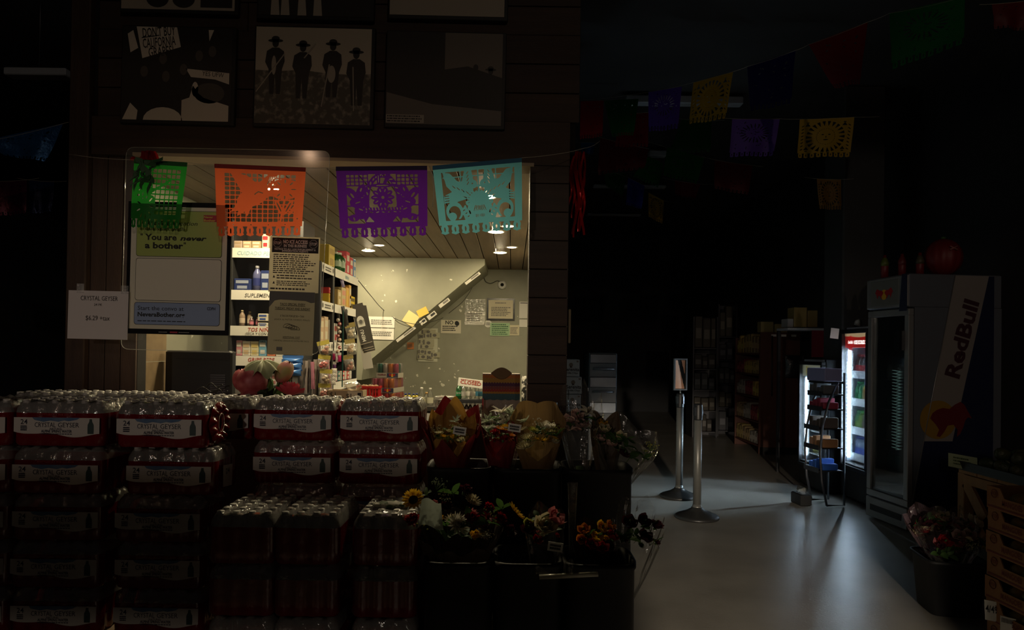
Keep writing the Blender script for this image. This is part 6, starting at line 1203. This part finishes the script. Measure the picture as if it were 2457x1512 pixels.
# -- tall energy drink fridge with the slanting logo panel
A, B = PZ(2078, 1240, 0), PZ(2176, 1279, 0); hR = P(2083, 672, A.y).z; dR = .80
t, w, c, rz = cabinet('energy_drink_fridge', 'tall blue grey fridge with a slanting silver logo panel on its side', A, B, dR, hR, .28, 0, cab, mat('dark_liner', (.05,.055,.06), .5), .27)
dr = door(t, w, .2, hR-.28, .055, cabs); MB().bevbox(-w*.5, w*.5, -.004,.02, .02, .19,.005).build('bottom_grille', cabs, t); MB().box(-w*.38, w*.38, -.008,-.004, .08,.13).build('grille_slot', black, t)
MB().box(w*.30, w*.42, -.05,-.0, hR-.62, hR-.46).build('door_handle', blackg, dr)
hp = MB().bevbox(-w*.5, w*.5, -.012, .0, hR-.262, hR-.01,.004).build('header_panel', cabs, t)
MB().bevbox(-w*.38, w*.3, -.016,-.012, hR-.24, hR-.03,.003).build('header_inset', mat('header_grey', (.16,.16,.15), .5), hp); MB().flatpoly([(w*.32,hR-.30),(w*.5,hR-.30),(w*.5,hR-.0),(w*.38,hR-.0)], (0,-.0175,0)).build('navy_corner', mat('logo_navy', (.012,.016,.05), .4), hp)
y, r = bulls(.13, (-w*.04, -.018, hR-.15), sun=.8); y.build('emblem_sun', bull_y, hp); r.build('emblem_bulls', bull_r, hp)
for i in range(5):
    z = .42+i*.26; MB().box(-w/2+.05, w/2-.05, .1, dR-.1, z, z+.008).build('wire_shelf', darksteel, t)
    if i in (0,1,2,3):
        for j in range(6): cn = place('can', canmes[3 if i % 2 else 0], t, (-w/2+.08+j*.07, .16+.02*(j % 2), z+.009))
zig_ = MB()   # zigzag streak of light in the door glass, put in as glowing tubes
for i in range(26):
    z = .62+i*.026; zig_.tube([(-.05,.12,z),(.03,.10,z+.013),(-.05,.08,z+.024)], .0022, 4)
zig_.build('zigzag_light_streak', mat('streak_glow', (.3,.5,.45), .4, emit=(.5,.85,.75), es=.5), t)
sp = Vector((w/2+.0015,0,0)); uu, vv = (0,1,0), (0,0,1); kS = B.y/F
def sy(px): return (px-2186)*kS*1.0
def sz(py): return P(2250, py, B.y).z
MB().flatpoly([(sy(2305),sz(659)),(sy(2391),sz(659)),(sy(2300),sz(1060)),(sy(2228),sz(1060))], sp, uu, vv).build('silver_panel', mat('logo_panel_silver', (.30,.27,.25), .45, .2), t)
MB().flatpoly([(sy(2228),sz(1060)),(sy(2300),sz(1060)),(sy(2391),sz(660)),(sy(2405),sz(660)),(sy(2405),sz(1240)),(sy(2196),sz(1240))], sp*1.0+Vector((.0006,0,0)), uu, vv).build('navy_panel', MATS['logo_navy'], t)
MB().tube([sp+Vector((.003,sy(2303),sz(659))), sp+Vector((.003,sy(2196),sz(1215)))], .004, 6).build('panel_edge_strip', mat('panel_edge', (.3,.3,.3), .3, .6), t)
ang = math.atan2(sz(725)-sz(905), sy(2352)-sy(2303)); MB().text('RedBull', .125, 0, 0, 0, (Vector((sy(2352)-sy(2303), sz(725)-sz(905)))).length*1.03, bold=.035, rot=ang, o=sp+Vector((.0025, (sy(2310)+sy(2348))/2+.035, (sz(725)+sz(908))/2)), u=uu, v=vv).build('lettering', mat('logo_maroon', (.05,.012,.02), .5), t)
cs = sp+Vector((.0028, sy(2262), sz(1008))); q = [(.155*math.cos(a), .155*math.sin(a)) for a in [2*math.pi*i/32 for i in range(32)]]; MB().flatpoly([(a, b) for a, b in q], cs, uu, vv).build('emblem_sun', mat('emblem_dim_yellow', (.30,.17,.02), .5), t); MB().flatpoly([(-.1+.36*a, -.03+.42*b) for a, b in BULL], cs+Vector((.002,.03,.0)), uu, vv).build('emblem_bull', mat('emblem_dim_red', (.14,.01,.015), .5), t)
# -- lit soda fridge
ledm = mat('led_cool', (1,1,1), .4, emit=(.66,.84,1.0), es=2000); ledd = mat('led_cool_soft', (1,1,1), .4, emit=(.62,.82,1.0), es=95)
def led_strip(t, x, y, z0, z1, n, r=.007, soft=True):
    m = MB()
    for i in range(n):
        z = z0+(z1-z0)*(i+.5)/n; m.lathe([(0,-r),(r*.9,-r*.4),(r*.9,r*.4),(0,r)], 8, (x, y, z), cap=False)
    b = m.build('led_dots', ledm, t); b['kind'] = 'stuff'
    MB().box(x-.02, x+.02, y+.007, y+.010, z0, z1).build('added_led_shield', whitep, t)  # added shield that keeps the strip light off the fridge interior
    if soft: MB().box(x-.012, x+.012, y-.006, y+.004, z0, z1).build('led_carrier', ledd, t)
A2, B2 = PZ(2009, 1191, 0), PZ(2077, 1221, 0); A2.x += .02; B2.x += .0; hC = P(2022, 787, A2.y).z
A2 = Vector((B2.x+.005, A2.y, 0)); 
t, w2, c, rz = cabinet('soda_fridge', 'brightly lit soda fridge with a red ICE COLD header', A2, B2, .62, hC, .36, 0, black, lit, .0)
dr = door(t, w2, .3, hC-.02, .04, black); hz = hC-.2
hd = MB().bevbox(-w2/2+.05, w2/2-.04, .03,.05, hz, hC-.06,.003).build('lit_header', mat('soda_red_glow', (.5,.02,.02), .5, emit=(.75,.03,.02), es=1.1), t)
MB().flatpoly([(-w2/2+.05,hC-.06),(w2/2-.04,hC-.06),(w2/2-.04,hC-.09),(.05,hC-.10),(-w2/2+.05,hC-.085)], (0,.028,0)).build('header_splash', mat('splash_glow', (.8,.5,.2), .5, emit=(1,.72,.4), es=1.2), hd)
MB().ell(-w2*.2, hz+.045, .055, .075, .025, 24).build('logo_disc', mat('disc_glow', (.6,.02,.02), .5, emit=(.85,.02,.02), es=1.3), hd); wg = mat('lettering_glow', (.9,.9,.9), .5, emit=(1,.95,.9), es=1.5)
m = MB(); m.text('Coca-Cola', .03, -w2*.2, hz+.04, .0235, .085, shear=.35, bold=.01); m.build('logo_lettering', wg, hd); MB().text('ICE COLD', .036, w2*.14, hz+.035, .0235, .2, bold=.02).build('lettering', wg, hd)
led_strip(t, -w2/2+.055, .07, .4, hz-.02, 30, .010); led_strip(t, w2/2-.055, .07, .4, hz-.02, 30, .006)
drinks = [[((.03,.012,.01),(.4,.02,.02),(.5,.02,.02))]*6, [((.03,.3,.1),(.03,.35,.1),(.05,.35,.12)),((.03,.3,.1),(.03,.35,.1),(.05,.35,.12)),((.6,.25,.02),(.05,.1,.5),(.6,.3,.05)),((.6,.03,.05),(.05,.1,.5),(.6,.05,.06)),((.6,.03,.05),(.05,.1,.5),(.6,.05,.06)),((.6,.25,.02),(.05,.1,.5),(.6,.3,.05))], [((.1,.4,.15),(.1,.4,.15),(.3,.5,.1)),((.3,.45,.05),(.1,.5,.1),(.3,.5,.1)),((.06,.02,.03),(.1,.1,.12),(.15,.05,.1)),((.06,.02,.06),(.1,.1,.12),(.15,.05,.2)),((.03,.06,.4),(.03,.06,.4),(.05,.1,.5)),((.1,.4,.15),(.1,.4,.15),(.3,.5,.1))], [((.4,.5,.65),(.03,.08,.5),(.05,.12,.55))]*6]
zz = [hz-.27, hz-.54, hz-.82, .41]; Mx = Matrix.Translation((c.x, c.y, 0)) @ Matrix.Rotation(rz, 4, 'Z')
for k, z in enumerate(zz):
    MB().box(-w2/2+.045, w2/2-.045, .1, .5, z-.012, z-.004).build('shelf', whitep, t); MB().box(-w2/2+.045, w2/2-.045, .09, .1, z-.03, z+.045).build('price_rail', mat('rail_white', (.7,.75,.8), .4), t)
    for i in range(6):
        p = Mx @ Vector((-w2/2+.09+(w2-.18)*i/5, .15, z-.003)); c1, c2, c3 = drinks[k][i]
        bottle('%s soda bottle, %s from left on the %s shelf of the lit fridge' % (('cola', 'green or orange', 'dark or green', 'blue capped water')[k], ORD[i], ('top', 'second', 'third', 'bottom')[k]), p.x, p.y, p.z, .033, .21, c1, c2, c3, None, 'drinks in the lit soda fridge')
for i in range(2):
    z = hC+.001+.105*i+.0; p = Mx @ Vector((w2*.25, .25, z)); tt = thing('food_tin', 'cream tin with black rings, %s of two on the soda fridge' % ('lower', 'upper')[i], 'tin', p, (0,0,rz)); r = .055; MB().lathe([(r,0),(r,.1),(r*.95,.103)], 24).build('body', mat('tin_cream', (.48,.42,.2), .35, .3), tt); MB().text('oo', .02, 0, .05, -r-.002, .05, bold=.03).build('lettering', ink, tt)
p = Mx @ Vector((-w2*.4,.15,hC+.001)); tag(MB().add(*(lambda m: ([(a, b, z+.09) for a, b, z in m.v], m.f))(pillow(.1,.08,.04)), True).build('plastic_bag', cello, None, p, (0,0,rz)), 'crumpled clear bag on the front corner of the soda fridge', 'bag')
tag(MB().box(-.04,.04,-.002,.002,-.1,0).build('price_card', white, None, P(2004,788,6.9), (0,R(6),0)), 'white card hanging left of the soda fridge header', 'card')
# -- small lit fridge
def near(px, X): return PX(px, 1000, X).y
X3 = 3.14; A3, B3 = Vector((X3, near(1914, X3), 0)), Vector((X3-.005, near(1971, X3), 0)); h3 = P(1916, 862, A3.y).z
t, w3, c3_, rz3 = cabinet('display_fridge', 'smaller lit fridge with a yellow fruit header left of the snack rack', A3, B3, .6, h3, .28, 0, black, lit, .0)
dr = door(t, w3, .22, h3-.02, .035, black); hd = MB().bevbox(-w3/2+.045, w3/2-.035, .03,.05, h3-.18, h3-.06,.003).build('lit_header', mat('header_pale_glow', (.7,.7,.5), .5, emit=(.8,.82,.6), es=.55), t)
m = MB()
for i in range(7): m.ell(-w3*.22+.03*(i % 3), h3-.14+.025*(i//3), .018, .024, .027, 10, .4)
m.build('fruit_print', mat('fruit_yellow', (.6,.5,.02), .5, emit=(.7,.55,.02), es=.5), hd); MB().lines(.02, w3*.4, h3-.16, h3-.08, 3, .027).build('lettering', mat('header_ink', (.05,.15,.05), .5), hd)
led_strip(t, -w3/2+.05, .07, .32, h3-.2, 34, .008)
Mx3 = Matrix.Translation((c3_.x, c3_.y, 0)) @ Matrix.Rotation(rz3, 4, 'Z')
for k, z in enumerate((.36,.6,.84)):
    MB().box(-w3/2+.045, w3/2-.045, .1, .5, z-.012, z-.004).build('shelf', whitep, t)
    for i in range(4):
        p = Mx3 @ Vector((-w3/2+.1+(w3-.2)*i/3, .17, z-.003)); tt = thing('food_tub', 'clear food tub, %s from left on the %s shelf of the smaller fridge' % (ORD[i], ('bottom', 'middle', 'top')[k]), 'tub', p, (0,0,rz3), 'tubs in the smaller fridge')
        MB().lathe([(.04,0),(.05,.07)], 14).build('tub', pmat([(.5,.42,.1),(.3,.4,.25),(.6,.55,.5),(.5,.2,.3)][(i+k) % 4]), tt); MB().lathe([(.053,.07),(.053,.08)], 14).build('lid', pmat((.6,.65,.7)), tt)
# -- curved snack rack
cR = Vector((2.90, 6.72, 0)); t = thing('snack_rack', 'black curved wire snack rack standing before the soda fridge', 'rack', (cR.x, cR.y, 0), (0,0,R(-84))); rw = .135
prof = [(.02,.02),(-.03,.25),(-.05,.5),(-.03,.75),(.03,.98),(.12,1.16)]
for s in (-1, 1): MB().tube([(s*rw, y, z) for y, z in prof], .011, 8).build('curved_side', darksteel, t); MB().tube([(s*rw,.02,.02),(s*rw,.19,.02),(s*rw,.18,1.25)], .01, 8).build('rear_upright', black, t)
MR = Matrix.Translation((cR.x, cR.y, 0)) @ Matrix.Rotation(R(-84), 4, 'Z'); sn = [((.03,.12,.5),'bright blue'),((.42,.2,.08),'orange brown'),((.12,.09,.07),'brown'),((.3,.03,.06),'dark red'),((.10,.10,.10),'black')]
for k, z in enumerate((.34,.55,.73,.91,1.05)):
    MB().bevbox(-rw+.005, rw-.005, -.06+.03*(k > 2), .18, z-.012, z,.003).build('tray', black, t); MB().box(-rw+.005, rw-.005, -.066+.03*(k > 2), -.06+.03*(k > 2), z-.02, z+.025).build('tray_lip', darksteel, t)
    for i in range(4):
        p = MR @ Vector((-rw+.036+.065*i, .06, z+.001)); o = MB().bevbox(-.03,.03,-.075,.075,0,.06+.02*((i+k) % 3),.006).build('snack_box', pmat(sn[k][0]), None, p, (0,0,R(-84))); tag(o, '%s snack box, %s along the %s tray of the wire rack' % (sn[k][1], ORD[i], ('lowest', 'second', 'third', 'fourth', 'fifth')[k]), 'snack', 'snacks on the wire rack')
p = MR @ Vector((.0,.06,1.17)); o = MB().bevbox(-.16,.16,-.085,.085,-.0,.12,.005).build('top_box', mat('lilac_box', (.24,.24,.42), .5), None, p, (R(0),0,R(-84))); tag(o, 'lilac carton lying across the top of the wire rack', 'box'); MB().box(-rw,rw,-.02,.18,1.15,1.168).build('tray', black, t)
t2 = thing('floor_basket', 'low dark basket of odds and ends at the foot of the snack rack', 'basket', MR @ Vector((-.02,-.14,0)), (0,0,R(-84))); MB().bevbox(-.1,.1,-.06,.05,0,.11,.01).build('body', mat('basket_dark', (.008,.008,.008), .6), t2); MB().add(*(lambda m: ([(a, b, z+.17) for a, b, z in m.v], m.f))(pillow(.14,.08,.04)), True).build('contents', cello, t2)

# -- ornaments on the tall fridge
orn = mat('ornament_red', (.16,.008,.010), .5)
tp = hR+.001; p = P(2290, 590, 5.75); t = thing('round_ornament', 'large dark red ribbed ball on the tall fridge', 'ornament', (p.x, 5.9, tp)); k = 5.9/F; r = 42*k
MB().grid(lambda u, v: (lambda th, a: (r*math.cos(th)*math.cos(a)*(1-.06*abs(math.sin(a*6))), r*math.cos(th)*math.sin(a)*(1-.06*abs(math.sin(a*6))), r*1.08+r*1.08*math.sin(th)))(-math.pi/2+math.pi*v, 2*math.pi*u), 48, 14, True, True).build('ball', orn, t); MB().lathe([(.02,2.1*r),(.02,2.25*r),(.0,2.3*r)], 10).build('stem', cc['green'], t)
m = MB(); m.tube([(-.03,-r*1.0,r*1.4),(.03,-r*.98,r*1.6)], .006, 5); m.tube([(.03,-r*1.0,r*1.4),(-.03,-r*.98,r*1.6)], .006, 5); m.build('cross_mark', mat('mark_pink', (.3,.12,.1), .6), t)
for i, (px, lab, cb, ct) in enumerate(((2112,'slim green topped red bottle at the front of the tall fridge',(.16,.012,.014),(.09,.12,.01)),(2140,'dark red bottle behind the green topped one',(.15,.01,.014),(.12,.012,.014)),(2205,'squat dark red jar before the red ball',(.16,.01,.012),(.07,.06,.03)))):
    xx = A.x+.07+.1*i; yy = A.y-.14-.09*i; t = thing('ornament_bottle', lab, 'ornament', (xx, yy, tp), group='ornaments on the tall fridge'); MB().lathe([(.03,0),(.032,.1),(.02,.14),(.012,.2)], 14).build('body', pmat(cb), t); MB().lathe([(.03,.1),(.034,.13),(.02,.17),(.0,.2)], 12).build('shoulder', pmat(ct), t)

# ---------------------------------------------------------------- produce at the right edge
XM = 2.31; YM = PX(2367, 1300, XM).y; box_m = mat('mango_carton', (.36,.17,.06), .7, noise=(12, (.31,.14,.05), .4, .6)); box_d = mat('mango_print', (.20,.045,.03), .7); mango = mat('mango_skin', (.35,.22,.06), .45, noise=(6, (.14,.16,.04), .4, .65))
mg = MB().grid(lambda u, v: (.046*math.sin(math.pi*v)*math.cos(2*math.pi*u)*(1+.1*math.sin(math.pi*v)), .038*math.sin(math.pi*v)*math.sin(2*math.pi*u), -.055*math.cos(math.pi*v)+.01*math.sin(math.pi*v)*math.cos(2*math.pi*u)), 14, 8, True, True).mesh('mango'); mg.materials.append(mango)
cw, cdp, chh = .42, .30, .108
for k in range(7):
    z = .045+k*chh+.0; ryaw = R(-90+((k*7) % 5-2)*.8); t = thing('mango_crate', 'open carton of mangoes, %s from the floor in the stack' % ORD[k], 'crate', (XM+.006*((k*3) % 3), YM-cw/2, z), (0,0,ryaw), 'stacked mango cartons')
    s = cw/2; pts = [(-s,0),(s,0),(s,chh-.002),(s-.1,chh-.002),(s-.12,.062),(-s+.12,.062),(-s+.09,chh-.002),(-s,chh-.002)]
    fp = MB().prism(pts, 0, .006).build('front_panel', box_m, t); MB().prism(pts, cdp-.006, cdp).build('rear_panel', box_m, t)
    MB().box(-s,-s+.006,.006,cdp-.006,0,chh-.003).build('end_panel', box_m, t); MB().box(s-.006,s,.006,cdp-.006,0,chh-.003).build('end_panel', box_m, t); MB().box(-s+.006,s-.006,.006,cdp-.006,0,.006).build('bottom', box_m, t)
    m = MB(); m.text('MANGOES', .026, -.035, .027, -.002, .135, bold=.02); m.build('lettering', box_d, fp); MB().rect(-.2,.2,.008,.016,-.0015).build('print_band', box_d, fp)
    q = [(-.155+.022*math.cos(a), -.002, .075+.02*math.sin(a)) for a in [2*math.pi*i/14 for i in range(15)]]; m = MB(); m.tube(q, .0016, 4); m.text('RCB', .014, -.155, .07, -.002, .03, bold=.02); m.build('logo_mark', box_d, fp); MB().ell(.1,.045,.022,.032,-.002,14).build('mango_print', box_d, fp)
    MT = Matrix.Translation(t.location) @ Matrix.Rotation(ryaw, 4, 'Z')
    for i in range(3): p = MT @ Vector((-.06+.085*i, .07, .056)); o = place('mango', mg, None, p, (R(90), R(20*i), 0)); tag(o, 'mango, %s from left in the carton %s from the floor' % (ORD[i], ORD[k]), 'mango', 'mangoes in the cartons')
pallet('wooden skid under the mango cartons', XM+.16, YM-.2, .3, .4); bpy.data.objects[[o.name for o in bpy.data.objects if o.get('label', '').startswith('wooden skid')][0]].scale = (1,1,.31)
o, w, h = sheet('price_card', 'white handwritten price card on the mango cartons', 'sign', (2364,1443,2394,1490), YM-.06, white, tilt=R(-3), rotz=R(-50)); o.location.x = XM-.012; MB().text('4/49', h*.35, 0, -.08*h, -.002, w*.85, bold=.015).build('lettering', ink, o)
o, w, h = sheet('barcode_tag', 'white barcode tag low on the mango cartons', 'tag', (2408,1482,2440,1530), YM-.17, white, rotz=R(-50)); o.location.x = XM-.012; m = MB()
for i in range(9): m.rect(-.4*w+.09*w*i, -.4*w+.09*w*i+.04*w, .2*h, .42*h, -.002)
m.build('barcode', ink, o)
# crate table with avocados
XT = 2.66; YT = PX(2297, 1200, XT).y; zt = PX(2297, 1132, XT).z; crw = mat('crate_wood', (.40,.23,.10), .7, noise=(4, (.30,.17,.07), .35, .7), stretch=(6,6,1)); t = thing('crate_table', 'wooden crate table with diagonal braces under the avocados', 'table', (XT, YT, 0)); L2 = .85
for y in (0, -L2):
    for x in (0, .5): MB().bevbox(x, x+.06, y-(.06 if y == 0 else 0), y+(.0 if y == 0 else .06), 0, zt,.003).build('post', crw, t)
for zz_ in (zt-.06, .05): MB().box(-.004,.016,-L2+.06,-.06,zz_,zz_+.055).build('rail', crw, t)
def brace(y0, z0, y1, z1): d = Vector((0, y1-y0, z1-z0)); n = Vector((0,-d.z,d.y)).normalized()*.035; a, b = Vector((0,y0,z0)), Vector((0,y1,z1)); q = [a-n, b-n, b+n, a+n]; return MB().add(q+[p+Vector((.018,0,0)) for p in q], [(3,2,1,0),(4,5,6,7),(0,1,5,4),(2,3,7,6),(1,2,6,5),(3,0,4,7)])
brace(-.07, zt-.05, -.42, .3).build('diagonal_brace', crw, t); brace(-.07, .3, -.42, zt-.1).build('diagonal_brace', crw, t)
for i in range(5): MB().box(.0,.56,-L2+.17*i,-L2+.165+.17*i-.005,zt,zt+.018).build('table_slat', crw, t)
t = thing('produce_tray', 'black produce tray on the crate table', 'tray', (XT+.28, YT-.4, zt+.019)); MB().bevbox(-.28,.28,-.42,.4,0,.012,.003).build('tray_floor', black, t)
for s in (-1, 1): MB().box(s*.28-.006,s*.28+.006,-.42,.4,.0,.05).build('tray_side', black, t); MB().box(-.28,.28,-.01+s*.41-.006,-.01+s*.41+.006,0,.05).build('tray_side', black, t)
av = MB().grid(lambda u, v: (.036*math.sin(math.pi*v)**.9*(1+.25*math.cos(math.pi*v))*math.cos(2*math.pi*u), .036*math.sin(math.pi*v)**.9*(1+.25*math.cos(math.pi*v))*math.sin(2*math.pi*u), -.05*math.cos(math.pi*v)), 12, 8, True, True).mesh('avocado'); av.materials.append(mat('avocado_skin', (.035,.05,.02), .4, bump=(60,.4), noise=(9,(.09,.08,.03),.5,.7)))
i = 0
for lay in range(2):
    for r_ in range(4-lay):
        for q_ in range(5-lay):
            p = Vector((XT+.1+.095*r_+.05*lay, YT-.12-.13*q_-.06*lay, zt+.032+.037+.062*lay)); o = place('avocado', av, None, p, (R(80+10*((i*3) % 5)), R(25*i), R(40*i))); tag(o, 'dark avocado, %s row from the aisle, %s along, %s layer' % (ORD[r_], ORD[q_], ('lower', 'upper')[lay]), 'avocado', 'avocados on the produce tray'); i += 1
p = PX(2310, 1109, XT+.01); t = thing('price_card', 'pale green price card lying at the corner of the avocado tray', 'sign', p, (R(-35),R(8),R(-20))); MB().box(-.075,.075,-.001,.001,-.045,.045).build('card', mat('green_card', (.42,.50,.30), .6), t); MB().lines(-.05,.05,-.03,.03,3,-.002,jag=.2).build('lettering', mat('card_ink', (.08,.12,.05), .6), t)
# bucket of rose bouquets
a = PZ(2260, 1488, 0); b = PZ(2207, 1442, 0); XB, YB_ = a.x, a.y; zb = P(2258, 1352, YB_).z; t = thing('flower_bucket', 'square black bucket holding rose bouquets in the right aisle', 'bucket', (XB+.13, YB_+.16, 0), (0,0,R(-10))); 
def sq(u, s): a_ = 2*math.pi*u; n = 6; c_, s_ = math.cos(a_), math.sin(a_); return (abs(c_)**(2/n)*math.copysign(s, c_), abs(s_)**(2/n)*math.copysign(s, s_))
lv = [(.125,0),(.13,.01),(.152,zb-.02),(.162,zb-.018),(.162,zb),(.15,zb),(.146,zb-.03),(.12,.02)]; MB().grid(lambda u, v: (lambda k: (*sq(u, lv[k][0]), lv[k][1]))(int(round(v*7))), 48, 7, True, True).build('shell', binm, t); q = [sq(i/48, .125) for i in range(48)]; MB().add([(x, y, .02) for x, y in q], [tuple(range(48))]).build('base', binm, t)
rm = lambda s, sp: mix([('rose','plum',4,15),('rose','pink',4,14),('rose','cream',5,15),('rose','blush',4,14),('rose','red',3,14),('leaf','green',2,20)], s, sp)
bouquet('rose bouquet in clear film leaning over the front of the square bucket', 2285, 1300, YB_+.06, 140, .24, cell, rm(1, (46,42)), 6, 21, .10, points=.04, lean=R(-10), leanx=R(18))
bouquet('rose bouquet in mauve film at the left of the square bucket', 2232, 1262, YB_+.2, 96, .24, clear('mauve_film', (.85,.75,.8), .18, (.45,.3,.36), .12, .1, .7, bump=(18,.6)), rm(2, (34,26)), 6, 22, .08, points=.04, lean=R(-14))
bouquet('dark rose bouquet at the back of the square bucket near the crates', 2322, 1270, YB_+.24, 96, .24, cell, rm(3, (36,26))+[('rose','yellow',20,34,20,.8)], 6, 23, .08, points=.04, lean=R(6))
